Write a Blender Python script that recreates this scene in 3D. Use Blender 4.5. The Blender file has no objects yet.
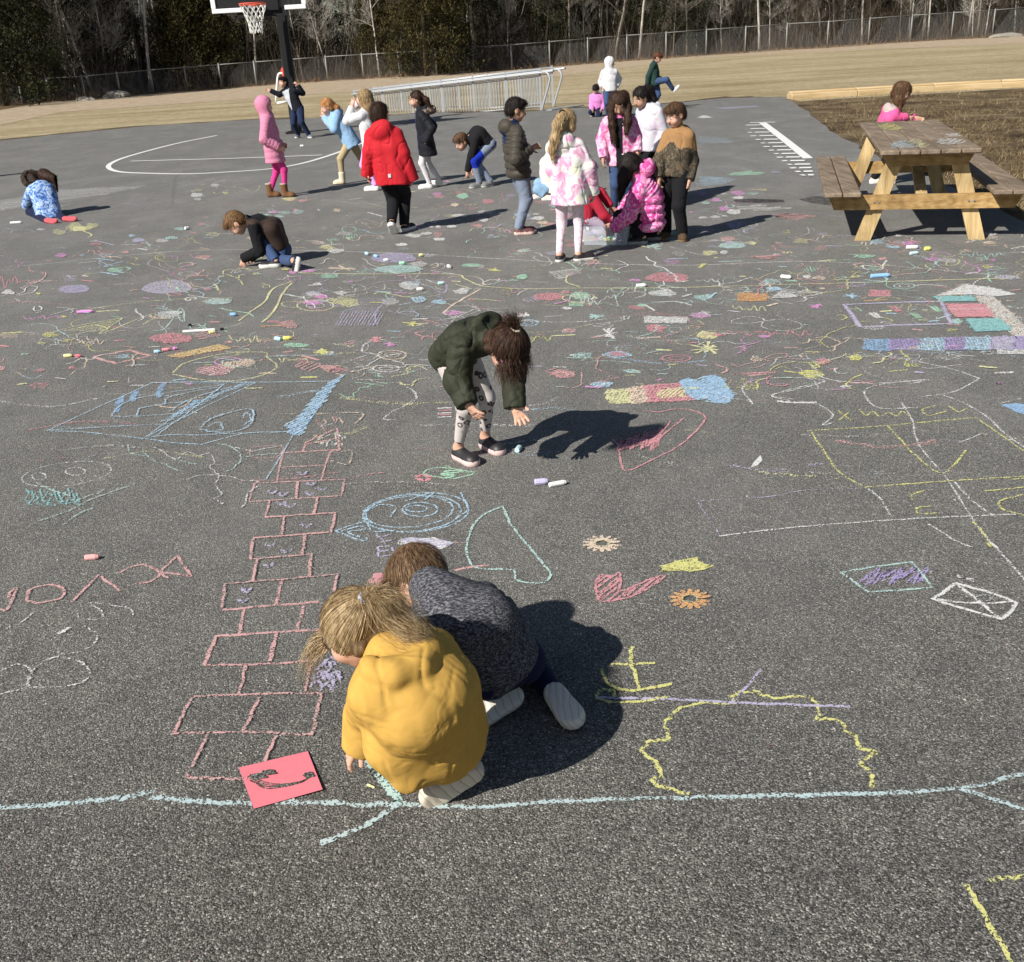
import bpy, math, random
import numpy as np
from mathutils import Vector, Matrix

# ------------------------------------------------------------------ camera, sky, sun, exposure
random.seed(7); RNG = np.random.default_rng(7)
W, H = 1024, 962
F = 1025.0; PITCH = math.radians(23.3); ROLL = math.radians(3.3); CH = 1.65
SUN_EL = math.radians(38); SHADOW_AZ = math.radians(47)      # shadows run away to the right
scene = bpy.context.scene
COL = scene.collection
fw = np.array([0, math.cos(PITCH), -math.sin(PITCH)])
_r0 = np.array([1., 0, 0]); _u0 = np.array([0, math.sin(PITCH), math.cos(PITCH)])
cam_up = math.cos(ROLL) * _u0 + math.sin(ROLL) * _r0
cam_rt = math.cos(ROLL) * _r0 - math.sin(ROLL) * _u0
cd = bpy.data.cameras.new('camera'); cam = bpy.data.objects.new('camera', cd); COL.objects.link(cam)
M = Matrix.Identity(4)
for i in range(3):
    M[i][0] = cam_rt[i]; M[i][1] = cam_up[i]; M[i][2] = -fw[i]
M[2][3] = CH
cam.matrix_world = M
cd.sensor_fit = 'HORIZONTAL'; cd.sensor_width = 36; cd.lens = F / W * 36
cd.clip_start = 0.05; cd.clip_end = 2000
scene.camera = cam
world = bpy.data.worlds.new('World'); scene.world = world; world.use_nodes = True
nt = world.node_tree; nt.nodes.clear()
sky = nt.nodes.new('ShaderNodeTexSky'); sky.sky_type = 'NISHITA'; sky.sun_disc = False
sky.sun_elevation = SUN_EL; sky.sun_rotation = SHADOW_AZ + math.pi
sky.air_density = 1.0; sky.dust_density = 0.6; sky.ozone_density = 1.0
bg = nt.nodes.new('ShaderNodeBackground'); bg.inputs[1].default_value = 0.05
wo = nt.nodes.new('ShaderNodeOutputWorld')
nt.links.new(sky.outputs[0], bg.inputs[0]); nt.links.new(bg.outputs[0], wo.inputs[0])
sl = bpy.data.lights.new('sun', 'SUN'); sl.energy = 5.0; sl.angle = math.radians(0.5); sl.color = (1, 0.955, 0.88)
so = bpy.data.objects.new('sun', sl); COL.objects.link(so)
sd = Vector((math.sin(SHADOW_AZ) * math.cos(SUN_EL), math.cos(SHADOW_AZ) * math.cos(SUN_EL), -math.sin(SUN_EL)))
so.rotation_euler = sd.to_track_quat('-Z', 'Y').to_euler()
scene.view_settings.view_transform = 'Standard'; scene.view_settings.look = 'None'
scene.view_settings.exposure = 0.40; scene.view_settings.gamma = 1.0
scene.cycles.max_bounces = 6; scene.cycles.transparent_max_bounces = 16
scene.cycles.diffuse_bounces = 3; scene.cycles.glossy_bounces = 2

# ------------------------------------------------------------------ helpers
def ray(px, py):
    return fw + (px - 512) / F * cam_rt - (py - 481) / F * cam_up
def G(px, py, z=0.0):
    d = ray(px, py); t = (z - CH) / d[2]
    return np.array([0, 0, CH]) + d * t
def PY(px, py, y):
    d = ray(px, py); return np.array([0, 0, CH]) + d * (y / d[1])
def nrm(v):
    v = np.asarray(v, float); return v / (np.linalg.norm(v) + 1e-12)
def V3(*a): return np.array(a, float)

class NT:
    def __init__(s, name):
        s.m = bpy.data.materials.new(name); s.m.use_nodes = True; s.t = s.m.node_tree
        s.b = s.t.nodes['Principled BSDF']; s.out = s.t.nodes['Material Output']
        s.b.inputs['Roughness'].default_value = 0.8
    def n(s, typ, **kw):
        nd = s.t.nodes.new(typ)
        for k, v in kw.items():
            if k.startswith('i_'):
                nd.inputs[k[2:].replace('_', ' ')].default_value = v
            else: setattr(nd, k, v)
        return nd
    def l(s, a, b): s.t.links.new(a, b)
    def coord(s, which='Object', scale=(1, 1, 1), rot=(0, 0, 0)):
        tc = s.n('ShaderNodeTexCoord'); mp = s.n('ShaderNodeMapping')
        mp.inputs['Scale'].default_value = scale; mp.inputs['Rotation'].default_value = rot
        s.l(tc.outputs[which], mp.inputs[0]); return mp.outputs[0]
    def noise(s, co, scale, detail=2, rough=0.5, dist=0):
        nd = s.n('ShaderNodeTexNoise'); nd.inputs['Scale'].default_value = scale
        nd.inputs['Detail'].default_value = detail; nd.inputs['Roughness'].default_value = rough
        nd.inputs['Distortion'].default_value = dist
        s.l(co, nd.inputs['Vector']); return nd.outputs[0]
    def ramp(s, fac, stops, interp='LINEAR'):
        r = s.n('ShaderNodeValToRGB'); r.color_ramp.interpolation = interp
        e = r.color_ramp.elements
        while len(e) < len(stops): e.new(0.5)
        for i, (p, c) in enumerate(stops):
            e[i].position = p
            e[i].color = (c, c, c, 1) if isinstance(c, (int, float)) else (c[0], c[1], c[2], 1)
        s.l(fac, r.inputs[0]); return r.outputs[0]
    def mix(s, fac, a, b, blend='MIX'):
        m = s.n('ShaderNodeMix', data_type='RGBA', blend_type=blend)
        for v, k in ((fac, 0), (a, 6), (b, 7)):
            if hasattr(v, 'is_linked'): s.l(v, m.inputs[k])
            elif k == 0: m.inputs[0].default_value = v
            else: m.inputs[k].default_value = (*v[:3], 1) if not isinstance(v, (int, float)) else (v, v, v, 1)
        return m.outputs[2]
    def math(s, op, a, b=0.0):
        m = s.n('ShaderNodeMath', operation=op)
        for v, k in ((a, 0), (b, 1)):
            if hasattr(v, 'is_linked'): s.l(v, m.inputs[k])
            else: m.inputs[k].default_value = v
        return m.outputs[0]
    def bump(s, h, strength=0.3, dist=0.01):
        b = s.n('ShaderNodeBump'); b.inputs['Strength'].default_value = strength
        b.inputs['Distance'].default_value = dist
        s.l(h, b.inputs['Height']); s.l(b.outputs[0], s.b.inputs['Normal'])
    def col(s, c):
        if hasattr(c, 'is_linked'): s.l(c, s.b.inputs['Base Color'])
        else: s.b.inputs['Base Color'].default_value = (*c[:3], 1)
    def rough(s, r, spec=None):
        s.b.inputs['Roughness'].default_value = r
        if spec is not None: s.b.inputs['Specular IOR Level'].default_value = spec

def hexc(h):
    h = h.lstrip('#'); r = [int(h[i:i + 2], 16) / 255 for i in (0, 2, 4)]
    return tuple(((x / 12.92) if x <= .04045 else ((x + .055) / 1.055) ** 2.4) for x in r)

_mc = {}
def plain(name, c, rough=0.7, var=0.12, scale=30, spec=0.3, metal=0, bump=0.0):
    if name in _mc: return _mc[name]
    n = NT(name); co = n.coord()
    f = n.noise(co, scale, 3)
    n.col(n.mix(f, tuple(x * (1 - var) for x in c), tuple(min(1, x * (1 + var)) for x in c)))
    n.rough(rough, spec); n.b.inputs['Metallic'].default_value = metal
    if bump: n.bump(f, bump, 0.004)
    _mc[name] = n.m; return n.m

def link(name, me, parent=None, mats=()):
    o = bpy.data.objects.new(name, me); COL.objects.link(o)
    for m in mats: me.materials.append(m)
    if parent is not None: o.parent = parent
    return o
def tag(o, label=None, cat=None, group=None, kind=None):
    if label: o['label'] = label
    if cat: o['category'] = cat
    if group: o['group'] = group
    if kind: o['kind'] = kind
    return o
def thing(name, loc, label, cat, group=None):
    o = bpy.data.objects.new(name, None); COL.objects.link(o); o.location = loc
    o.empty_display_size = 0.1
    return tag(o, label, cat, group)

class MB:
    """collects faces into one mesh; coordinates are world metres, shifted to org on build"""
    def __init__(s): s.v = []; s.f = []; s.m = []; s.uv = []
    def add(s, vs, fs, mi=0):
        b = len(s.v); s.v += [tuple(map(float, p)) for p in vs]
        for f in fs: s.f.append(tuple(b + i for i in f)); s.m.append(mi)
    def quadstrip(s, rows, closed=False, mi=0):
        pass
    def box(s, c, size, R=None, mi=0, bev=0.0):
        hx, hy, hz = [x / 2 for x in size]
        b = min(bev, hx * .9, hy * .9, hz * .9)
        R = np.eye(3) if R is None else R
        c = np.asarray(c, float)
        if b <= 0:
            vs = [c + R @ V3(x, y, z) for x in (-hx, hx) for y in (-hy, hy) for z in (-hz, hz)]
            fs = [(0, 1, 3, 2), (4, 6, 7, 5), (0, 4, 5, 1), (2, 3, 7, 6), (0, 2, 6, 4), (1, 5, 7, 3)]
            s.add(vs, fs, mi); return
        # chamfered box: 24 verts
        idx = {}; vs = []
        for sx in (-1, 1):
            for sy in (-1, 1):
                for sz in (-1, 1):
                    for ax in range(3):
                        p = [sx * (hx - b), sy * (hy - b), sz * (hz - b)]
                        p[ax] = (sx * hx, sy * hy, sz * hz)[ax]
                        idx[(sx, sy, sz, ax)] = len(vs); vs.append(c + R @ np.array(p))
        fs = []
        for ax in range(3):
            o1, o2 = [a for a in range(3) if a != ax]
            for sg in (-1, 1):
                q = []
                for (a, bb) in ((-1, -1), (1, -1), (1, 1), (-1, 1)):
                    k = [0, 0, 0]; k[ax] = sg; k[o1] = a; k[o2] = bb; q.append(idx[(*k, ax)])
                flip = (sg > 0) ^ (ax == 1)
                fs.append(tuple(q if flip else q[::-1]))
        for ax in range(3):          # edges along ax
            o1, o2 = [a for a in range(3) if a != ax]
            for a in (-1, 1):
                for bb in (-1, 1):
                    k1 = [0, 0, 0]; k2 = [0, 0, 0]; k1[o1] = k2[o1] = a; k1[o2] = k2[o2] = bb; k1[ax] = -1; k2[ax] = 1
                    q = [idx[(*k1, o1)], idx[(*k2, o1)], idx[(*k2, o2)], idx[(*k1, o2)]]
                    flip = (a * bb > 0) ^ (ax == 1)
                    fs.append(tuple(q if not flip else q[::-1]))
        for sx in (-1, 1):
            for sy in (-1, 1):
                for sz in (-1, 1):
                    q = [idx[(sx, sy, sz, a)] for a in range(3)]
                    fs.append(tuple(q if sx * sy * sz > 0 else q[::-1]))
        s.add(vs, fs, mi)
    def tube(s, pts, rad, n=6, mi=0, cap=True):
        pts = [np.asarray(p, float) for p in pts]
        if not hasattr(rad, '__len__'): rad = [rad] * len(pts)
        rows = []; prev = None
        for i, p in enumerate(pts):
            d = nrm(pts[min(i + 1, len(pts) - 1)] - pts[max(i - 1, 0)])
            if prev is None:
                a = np.cross(d, V3(0, 0, 1)); a = np.cross(d, V3(1, 0, 0)) if np.linalg.norm(a) < .1 else a
            else: a = prev - d * (prev @ d)
            a = nrm(a); prev = a; b = np.cross(d, a)
            rows.append([p + rad[i] * (math.cos(t) * a + math.sin(t) * b) for t in [2 * math.pi * k / n for k in range(n)]])
        vs = [q for r in rows for q in r]; fs = []
        for i in range(len(rows) - 1):
            for k in range(n):
                k2 = (k + 1) % n
                fs.append((i * n + k, i * n + k2, (i + 1) * n + k2, (i + 1) * n + k))
        if cap:
            fs.append(tuple(range(n))[::-1]); fs.append(tuple((len(rows) - 1) * n + k for k in range(n)))
        s.add(vs, fs, mi)
    def build(s, name, mats, parent=None, org=None, smooth=False):
        me = bpy.data.meshes.new(name)
        if org is None: org = (0, 0, 0) if parent is None else tuple(parent.location)
        a = np.array(s.v, float) - np.array(org, float)
        me.from_pydata(a.tolist(), [], s.f); me.update()
        if not isinstance(mats, (list, tuple)): mats = [mats]
        o = link(name, me, parent, mats)
        if parent is None: o.location = org
        if len(mats) > 1: me.polygons.foreach_set('material_index', s.m)
        if smooth: me.polygons.foreach_set('use_smooth', [True] * len(s.f))
        return o
def fix_normals(o):
    import bmesh
    bm = bmesh.new(); bm.from_mesh(o.data); bmesh.ops.recalc_face_normals(bm, faces=bm.faces); bm.to_mesh(o.data); bm.free()
def sheet(name, pts, z, mat, thick=0):
    """flat polygon from xy points"""
    me = bpy.data.meshes.new(name)
    me.from_pydata([(p[0], p[1], z) for p in pts], [], [tuple(range(len(pts)))]); me.update()
    if me.polygons[0].normal.z < 0: me.flip_normals()
    return link(name, me, None, [mat])

# ------------------------------------------------------------------ ground materials
def asphalt_mat():
    n = NT('worn_asphalt'); co = n.coord()
    v = n.n('ShaderNodeTexVoronoi', feature='F1'); v.inputs['Scale'].default_value = 235; v.inputs['Randomness'].default_value = 1
    n.l(co, v.inputs['Vector'])
    sep = n.n('ShaderNodeSeparateColor'); n.l(v.outputs['Color'], sep.inputs[0])
    g = n.ramp(sep.outputs[0], [(0.0, (.010, .010, .009)), (.3, (.036, .035, .032)), (.6, (.10, .096, .088)), (.80, (.21, .20, .185)), (.95, (.36, .345, .32)), (.985, (.62, .60, .56)), (1, (.80, .78, .74))])
    v2 = n.n('ShaderNodeTexVoronoi', feature='F1'); v2.inputs['Scale'].default_value = 330; n.l(co, v2.inputs['Vector'])
    sep2 = n.n('ShaderNodeSeparateColor'); n.l(v2.outputs['Color'], sep2.inputs[0])
    g2 = n.ramp(sep2.outputs[0], [(0, (.012,.012,.011)), (.5, (.09,.087,.08)), (.85, (.27,.26,.24)), (1, (.6,.58,.54))])
    g = n.mix(1, n.mix(.45, g, g2), (.86, .86, .845), 'MULTIPLY')
    big = n.noise(co, .9, 5, .6)
    g = n.mix(1, g, n.ramp(big, [(.3, (.84, .84, .84)), (.7, (1.18, 1.17, 1.15))]), 'MULTIPLY')
    mid = n.noise(co, 7, 4, .65)
    g = n.mix(1, g, n.ramp(mid, [(.3, (.86, .86, .86)), (.7, (1.14, 1.14, 1.13))]), 'MULTIPLY')
    # paving lane patches, oily traces and old chalk dust carried over the drawing area
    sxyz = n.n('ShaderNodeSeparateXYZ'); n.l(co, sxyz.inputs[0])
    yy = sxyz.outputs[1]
    dust = n.ramp(n.math('DIVIDE', yy, 24.0), [(0.05, 0.0), (.14, .55), (.3, .95), (.6, 1.0), (.85, .85), (1, .8)])  # chalk dust, plus grazing-view brightening painted into the farther asphalt
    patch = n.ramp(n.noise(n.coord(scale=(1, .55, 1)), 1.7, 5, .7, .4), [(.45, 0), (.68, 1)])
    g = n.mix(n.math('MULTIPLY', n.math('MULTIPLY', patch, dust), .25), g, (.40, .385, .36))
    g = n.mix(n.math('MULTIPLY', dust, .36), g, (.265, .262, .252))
    crack = n.n('ShaderNodeTexVoronoi', feature='DISTANCE_TO_EDGE'); crack.inputs['Scale'].default_value = .16
    cc = n.n('ShaderNodeMixRGB'); cc.inputs[0].default_value = .06
    nn = n.n('ShaderNodeTexNoise'); nn.inputs['Scale'].default_value = 2.5; nn.inputs['Detail'].default_value = 6; n.l(co, nn.inputs['Vector'])
    n.l(co, cc.inputs[1]); n.l(nn.outputs['Color'], cc.inputs[2]); n.l(cc.outputs[0], crack.inputs['Vector'])
    cr = n.ramp(crack.outputs['Distance'], [(0, 1), (.0022, 0)])
    far = n.ramp(yy, [(0, 0), (1, 0)])
    gate = n.math('GREATER_THAN', yy, 13.0)
    n.col(n.mix(n.math('MULTIPLY', n.math('MULTIPLY', cr, gate), .22), g, (.02, .02, .02)))
    n.rough(.85, .25)
    h = n.math('ADD', n.math('MULTIPLY', v.outputs['Distance'], -1.0), n.math('MULTIPLY', n.noise(co, 420, 2), .4))
    n.bump(h, .7, .004)
    return n.m
def field_mat():
    n = NT('dormant_grass'); co = n.coord()
    a = n.noise(co, .22, 5, .6); b = n.noise(co, 3.5, 6, .75); c = n.noise(co, 30, 4, .8)
    strip = n.noise(n.coord(scale=(.05, .9, 1), rot=(0, 0, -.33)), 1.0, 4, .6)
    base = n.ramp(n.math('ADD', n.math('MULTIPLY', a, .5), n.math('MULTIPLY', strip, .5)),
                  [(.36, (.30, .24, .135)), (.46, (.38, .31, .19)), (.56, (.45, .375, .245)), (.68, (.54, .45, .31))])
    g = n.mix(1, base, n.ramp(b, [(.3, (.72, .73, .7)), (.7, (1.25, 1.22, 1.2))]), 'MULTIPLY')
    g = n.mix(1, g, n.ramp(c, [(.3, (.5, .5, .5)), (.7, (1.5, 1.5, 1.48))]), 'MULTIPLY')
    n.col(g); n.rough(.95, .1); n.bump(c, .8, .05); return n.m
def dirt_mat(name='bare_dirt_track', c0=(.30, .22, .14), c1=(.50, .41, .30)):
    n = NT(name); co = n.coord()
    f = n.noise(co, 2.0, 6, .75); c = n.noise(co, 25, 4, .8)
    g = n.ramp(f, [(.3, c0), (.65, c1)])
    g = n.mix(1, g, n.ramp(c, [(.25, (.7, .7, .7)), (.75, (1.3, 1.3, 1.3))]), 'MULTIPLY')
    n.col(g); n.rough(.95, .1); n.bump(c, .7, .04); return n.m
def bed_mat():
    n = NT('straw_and_mulch'); co = n.coord()
    f = n.noise(co, 1.1, 5, .7); c = n.noise(n.coord(scale=(1, 2.2, 1), rot=(0, 0, .5)), 18, 6, .85)
    g = n.ramp(f, [(.36, (.10, .068, .04)), (.5, (.20, .145, .085)), (.64, (.36, .28, .165))])
    g = n.mix(1, g, n.ramp(c, [(.3, (.45, .43, .42)), (.55, (1, 1, 1)), (.75, (1.9, 1.85, 1.7))]), 'MULTIPLY')
    n.col(g); n.rough(.95, .1); n.bump(c, 1, .06); return n.m

# ------------------------------------------------------------------ the ground
grass_far = [(-400, -60), (400, -60), (400, 600), (-400, 600)]
tag(sheet('ground', grass_far, -0.012, field_mat()), kind='structure')
# asphalt play area
def jit(pts, amp, n):
    out = []
    for i in range(len(pts) - 1):
        a, b = np.array(pts[i][:2]), np.array(pts[i + 1][:2])
        for k in range(n):
            t = k / n; p = a + (b - a) * t
            nn = np.array([-(b - a)[1], (b - a)[0]]); nn = nn / (np.linalg.norm(nn) + 1e-9)
            out.append(p + nn * (RNG.normal() * amp if 0 < t else 0))
    out.append(np.array(pts[-1][:2])); return out
far_edge = [G(-160, 162), G(0, 140), G(130, 127), G(260, 119), G(345, 117), G(445, 112), G(530, 111), G(590, 107), G(640, 106), (6.0, 27.6), G(785, 97)]
right_edge = [G(785, 97), G(800, 107), G(838, 135), G(880, 158), G(960, 190), G(1024, 222), G(1100, 250)]
fe = jit(far_edge, .05, 6); re_ = jit(right_edge, .035, 8)
asp = [(-30, 20), (-30, -8), (14, -8), (14, 6)] + [tuple(p) for p in re_[::-1]] + [tuple(p) for p in fe[::-1]]
ASPHALT = asphalt_mat()
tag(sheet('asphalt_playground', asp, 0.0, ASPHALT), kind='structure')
# mulch bed on the right
bed = [tuple(p) for p in re_] + [(14, 6.0), (40, 8), (40, 37), tuple(G(1200, 80)[:2]), tuple(G(1024, 88)[:2]), tuple(G(800, 101)[:2])]
tag(sheet('mulch_bed', bed, -0.004, bed_mat()), kind='structure')
# dirt strip along the fence and leaf litter behind it
fl = [(-60, 40), G(0, 125), G(60, 112), G(300, 95), G(512, 82), G(700, 58), G(860, 50), G(1024, 43), G(1150, 38)]
fb = [(-60, 48), G(0, 110), G(51, 101), G(300, 82), G(512, 68), G(700, 52), G(860, 44), G(1024, 36), G(1150, 30)]
strip = [tuple(p[:2]) for p in fl] + [tuple(p[:2]) for p in fb[::-1]]
tag(sheet('dirt_track', strip, -0.006, dirt_mat()), kind='structure')
litter = [tuple(p[:2]) for p in fb] + [(200, 170), (300, 500), (-300, 500), (-300, 50)]
tag(sheet('woodland_floor', litter, -0.002, dirt_mat('leaf_litter', (.07, .045, .025), (.19, .13, .075))), kind='structure')

# painted white court lines
PAINT = NT('worn_white_paint'); _c = PAINT.coord()
PAINT.col(PAINT.mix(PAINT.ramp(PAINT.noise(_c, 60, 5, .8), [(.30, 1), (.42, 0)]), (.74, .74, .72), (.2, .2, .19)))
PAINT.rough(.7, .2); PAINT = PAINT.m
def ribbon(mb, pts, w, z, mi=0, uv=None):
    P = np.array([p[:2] for p in pts], float)
    d = np.gradient(P, axis=0); d /= np.linalg.norm(d, axis=1)[:, None] + 1e-9
    nn = np.stack([-d[:, 1], d[:, 0]], 1)
    w = np.broadcast_to(np.asarray(w, float), (len(P),))[:, None]
    L = P + nn * w / 2; R = P - nn * w / 2
    vs = [(p[0], p[1], z) for p in L] + [(p[0], p[1], z) for p in R]; k = len(P)
    mb.add(vs, [(i + k, i + 1 + k, i + 1, i) for i in range(k - 1)], mi)
def smoothpts(pts, n=6):
    """Catmull-Rom through points"""
    P = [np.asarray(p, float) for p in pts]
    if len(P) < 3: 
        return [P[0] + (P[-1] - P[0]) * t for t in np.linspace(0, 1, n + 1)]
    Q = [2 * P[0] - P[1]] + P + [2 * P[-1] - P[-2]]; out = []
    for i in range(1, len(Q) - 2):
        for t in np.linspace(0, 1, n, endpoint=False):
            a, b, c, d = Q[i - 1], Q[i], Q[i + 1], Q[i + 2]
            out.append(.5 * ((2 * b) + (-a + c) * t + (2 * a - 5 * b + 4 * c - d) * t * t + (-a + 3 * b - 3 * c + d) * t ** 3))
    out.append(P[-1]); return out
mb = MB()
arc = [G(*p)[:2] for p in [(217, 135.5), (175, 144), (130, 156), (112, 163), (109, 168), (120, 172), (150, 173.5), (190, 174), (230, 172), (270, 169), (300, 164), (325, 157), (345, 150), (362, 143)]]
ribbon(mb, smoothpts(arc, 6), .085, .004)
ribbon(mb, smoothpts([G(131, 161.5), G(240, 158.5), G(322, 155.5)], 6), .08, .008)
tag(mb.build('court_line', PAINT), kind='structure')
mb = MB()
ribbon(mb, smoothpts([G(762, 122.5), G(781, 137), G(808, 158.5)], 3), .13, .004)
ribbon(mb, [G(750, 123), G(775, 122.5)], .1, .008)
for k in range(15):
    t = k / 14
    xr = 763 + 46 * min(1, t * 1.33) - 2; y = 125.5 + 50 * t; xl = 746 + 62 * t
    if k > 10: xr = 809 + (k - 10) * 1.2
    ribbon(mb, [G(xl, y), G(xr, y - .2)], .13, .008)
    if k > 1: ribbon(mb, [G(xl - 9 + (k % 3), y + .3), G(xl - 3, y)], .11, .008)
tag(mb.build('painted_number_line', PAINT), kind='structure')

# thin crumbly soil line where the asphalt meets the field
mb = MB(); fe2 = [p for p in fe if p[0] < 6.9]
wv = np.abs(RNG.normal(size=len(fe2))) * .22 + .06
ribbon(mb, [np.array([p[0], p[1] + .05]) for p in fe2], wv * (1 + 1.2 * (RNG.random(len(fe2)) > .6)), .0035)
tag(mb.build('soil_edge', dirt_mat('dark_soil_edge', (.06, .045, .03), (.17, .125, .08))), kind='structure')
# ------------------------------------------------------------------ trees
def bark_mat(name, c0, c1):
    n = NT(name); co = n.coord(scale=(1, 1, .25))
    f = n.noise(co, 14, 5, .7)
    n.col(n.ramp(f, [(.35, c0), (.62, c1)])); n.rough(.9, .1); return n.m
BARK_PALE = bark_mat('pale_bark', (.26, .24, .21), (.60, .56, .50))
BARK_GREY = bark_mat('grey_bark', (.10, .088, .07), (.29, .255, .21))
BARK_DARK = bark_mat('dark_bark', (.045, .036, .027), (.12, .095, .07))
def leaf_mat(name, cols):
    n = NT(name); co = n.coord()
    f = n.noise(co, 1.3, 5, .8)
    gi = n.n('ShaderNodeNewGeometry')
    r = n.math('ADD', n.math('MULTIPLY', f, .65), n.math('MULTIPLY', gi.outputs['Random Per Island'], .35))
    n.col(n.ramp(r, cols)); n.rough(.85, .1); return n.m
CEDAR = leaf_mat('cedar_foliage', [(.3, (.014, .013, .007)), (.5, (.042, .037, .014)), (.65, (.085, .068, .026)), (.8, (.13, .10, .038))])
CEDAR2 = leaf_mat('dark_cedar_foliage', [(.3, (.009, .011, .006)), (.5, (.022, .026, .011)), (.68, (.048, .048, .019)), (.8, (.08, .07, .028))])

def bare_tree(seed, height, r0, lean=0.0, dens=1.0, lo=.16):
    rnd = random.Random(seed); trunk = MB(); crown = MB()
    pts = [np.zeros(3)]; rad = [r0 * 1.25]; d = V3(lean, rnd.uniform(-.03, .03), 1)
    n = 14
    for i in range(n):
        d = nrm(d + V3(rnd.gauss(0, .05), rnd.gauss(0, .05), .12))
        pts.append(pts[-1] + d * height / n); rad.append(max(.012, r0 * (1 - (i + 1) / n) ** .8))
    trunk.tube(pts, rad, 7)
    def branch(p, d, L, r, lev):
        k = 5 if lev < 2 else 3; q = [p]; rr = [r]
        for i in range(k):
            d = nrm(d + V3(rnd.gauss(0, .16), rnd.gauss(0, .16), rnd.gauss(.07, .1)))
            q.append(q[-1] + d * L / k); rr.append(max(.004, r * (1 - (i + 1) / k * .8)))
        crown.tube(q, rr, 4 if lev < 2 else 3, cap=False)
        if lev < 3:
            m = {0: 7, 1: 5, 2: 3}[lev]
            for j in range(m):
                t = rnd.uniform(.2, 1); a = q[min(k, int(t * k))]
                nd = nrm(d + V3(rnd.gauss(0, .65), rnd.gauss(0, .65), rnd.gauss(.1, .4)))
                branch(a, nd, L * rnd.uniform(.4, .65), max(.005, r * .5), lev + 1)
    nb = int(20 * dens)
    for i in range(nb):
        t = lo + (1 - lo) * (i + rnd.random()) / nb; k = min(n - 1, int(t * n))
        p = pts[k] + (pts[k + 1] - pts[k]) * (t * n - k)
        a = rnd.uniform(0, 2 * math.pi)
        dd = nrm(V3(math.cos(a), math.sin(a), rnd.uniform(.2, 1.0)))
        branch(p, dd, height * rnd.uniform(.14, .30) * (1.15 - t), max(.012, rad[k] * .42), 0)
    return trunk, crown
def make_bare(seed, height, r0, mat, lean=0, dens=1, lo=.16):
    root = thing('bare_tree', (0, 0, 0), None, 'tree')
    t, c = bare_tree(seed, height, r0, lean, dens, lo)
    t.build('trunk', mat, root, (0, 0, 0), True); c.build('crown', mat, root, (0, 0, 0), True)
    return root
def make_cedar(seed, height, width, mat, bottom=.3):
    rnd = np.random.default_rng(seed)
    root = thing('cedar_tree', (0, 0, 0), None, 'tree')
    tb = MB(); tb.tube([(0, 0, 0), (.05, 0, height * .5), (0, .05, height * .97)], [.16, .1, .02], 7)
    tb.build('trunk', BARK_DARK, root, (0, 0, 0), True)
    N = 520; vs = []; 
    # clumps along limbs
    cl = []
    for i in range(N):
        t = (rnd.random() ** .8); z = bottom + (height - bottom) * t
        env = width * (1 - t) ** .62 * (.55 + .45 * min(1, t * 6 + .4))
        a = rnd.random() * 6.283; lump = 1 + .28 * math.sin(3 * a + z * 1.7 + seed) + .18 * math.sin(5 * a - z * 2.3)
        r = env * lump * rnd.uniform(.35, 1.0) ** .55
        cl.append((math.cos(a) * r, math.sin(a) * r, z - r * .12, rnd.uniform(.14, .34)))
    cl = np.array(cl); K = 46
    c = np.repeat(cl, K, axis=0); off = rnd.normal(size=(len(c), 3)) * c[:, 3:4] * np.array([1, 1, .8])
    p = c[:, :3] + off
    s = rnd.uniform(.035, .10, (len(p), 1))
    a = rnd.normal(size=(len(p), 3)); a[:, 2] += .9; a /= np.linalg.norm(a, axis=1)[:, None]
    b = np.cross(a, rnd.normal(size=(len(p), 3))); b /= np.linalg.norm(b, axis=1)[:, None]
    tri = np.stack([p - b * s * .45, p + b * s * .45, p + a * s * 2.1], 1).reshape(-1, 3)
    me = bpy.data.meshes.new('crown'); n = len(tri)
    me.vertices.add(n); me.vertices.foreach_set('co', tri.astype(np.float32).ravel())
    me.loops.add(n); me.loops.foreach_set('vertex_index', np.arange(n, dtype=np.int32))
    me.polygons.add(n // 3); me.polygons.foreach_set('loop_start', np.arange(0, n, 3, dtype=np.int32))
    me.update(); me.validate()
    link('crown', me, root, [mat])
    return root
def copy_thing(root, loc, rz, sc, label=None):
    r = root.copy(); COL.objects.link(r); r.location = loc; r.rotation_euler = (0, 0, rz); r.scale = (sc,) * 3
    if label: r['label'] = label
    for ch in list(root.children):
        c = ch.copy(); COL.objects.link(c); c.parent = r
    return r
def tcopy(protos, used, k, loc, rz, sc, label, group):
    p = protos[k]
    if k not in used:
        used.add(k); p.location = loc; p.rotation_euler = (0, 0, rz); p.scale = (sc,) * 3; r = p
    else: r = copy_thing(p, loc, rz, sc)
    r['label'] = label; r['group'] = group
    return r
# fence line in world, used to keep the wood behind it
FPX = [(51, 101.5), (86, 99.5), (121, 96.5), (154, 93.5), (188, 91), (222, 88.5), (257, 86), (293, 83.5), (328, 81), (364, 79), (400, 77), (437, 75), (474, 72), (512, 70), (550, 67), (588, 64), (627, 61), (666, 58.5), (706, 55.5), (745, 53), (786, 50), (827, 48), (868, 45), (910, 42), (951, 39.5), (992, 37), (1033, 34), (1075, 31)]
FTOP = {0: 78.5}
fpts = [G(x, y) for x, y in FPX]
bare = [make_bare(11, 15, .085, BARK_PALE, -.05, .9, .22), make_bare(12, 14, .07, BARK_PALE, .05, .9, .2), make_bare(13, 16, .13, BARK_GREY, 0, .9, .2),
        make_bare(14, 13, .07, BARK_GREY, -.04), make_bare(15, 15, .09, BARK_GREY, .03, .9), make_bare(16, 9, .07, BARK_DARK, 0, 1.3, .05), make_bare(17, 12, .06, BARK_PALE, .09, 1.1, .12)]
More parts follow.
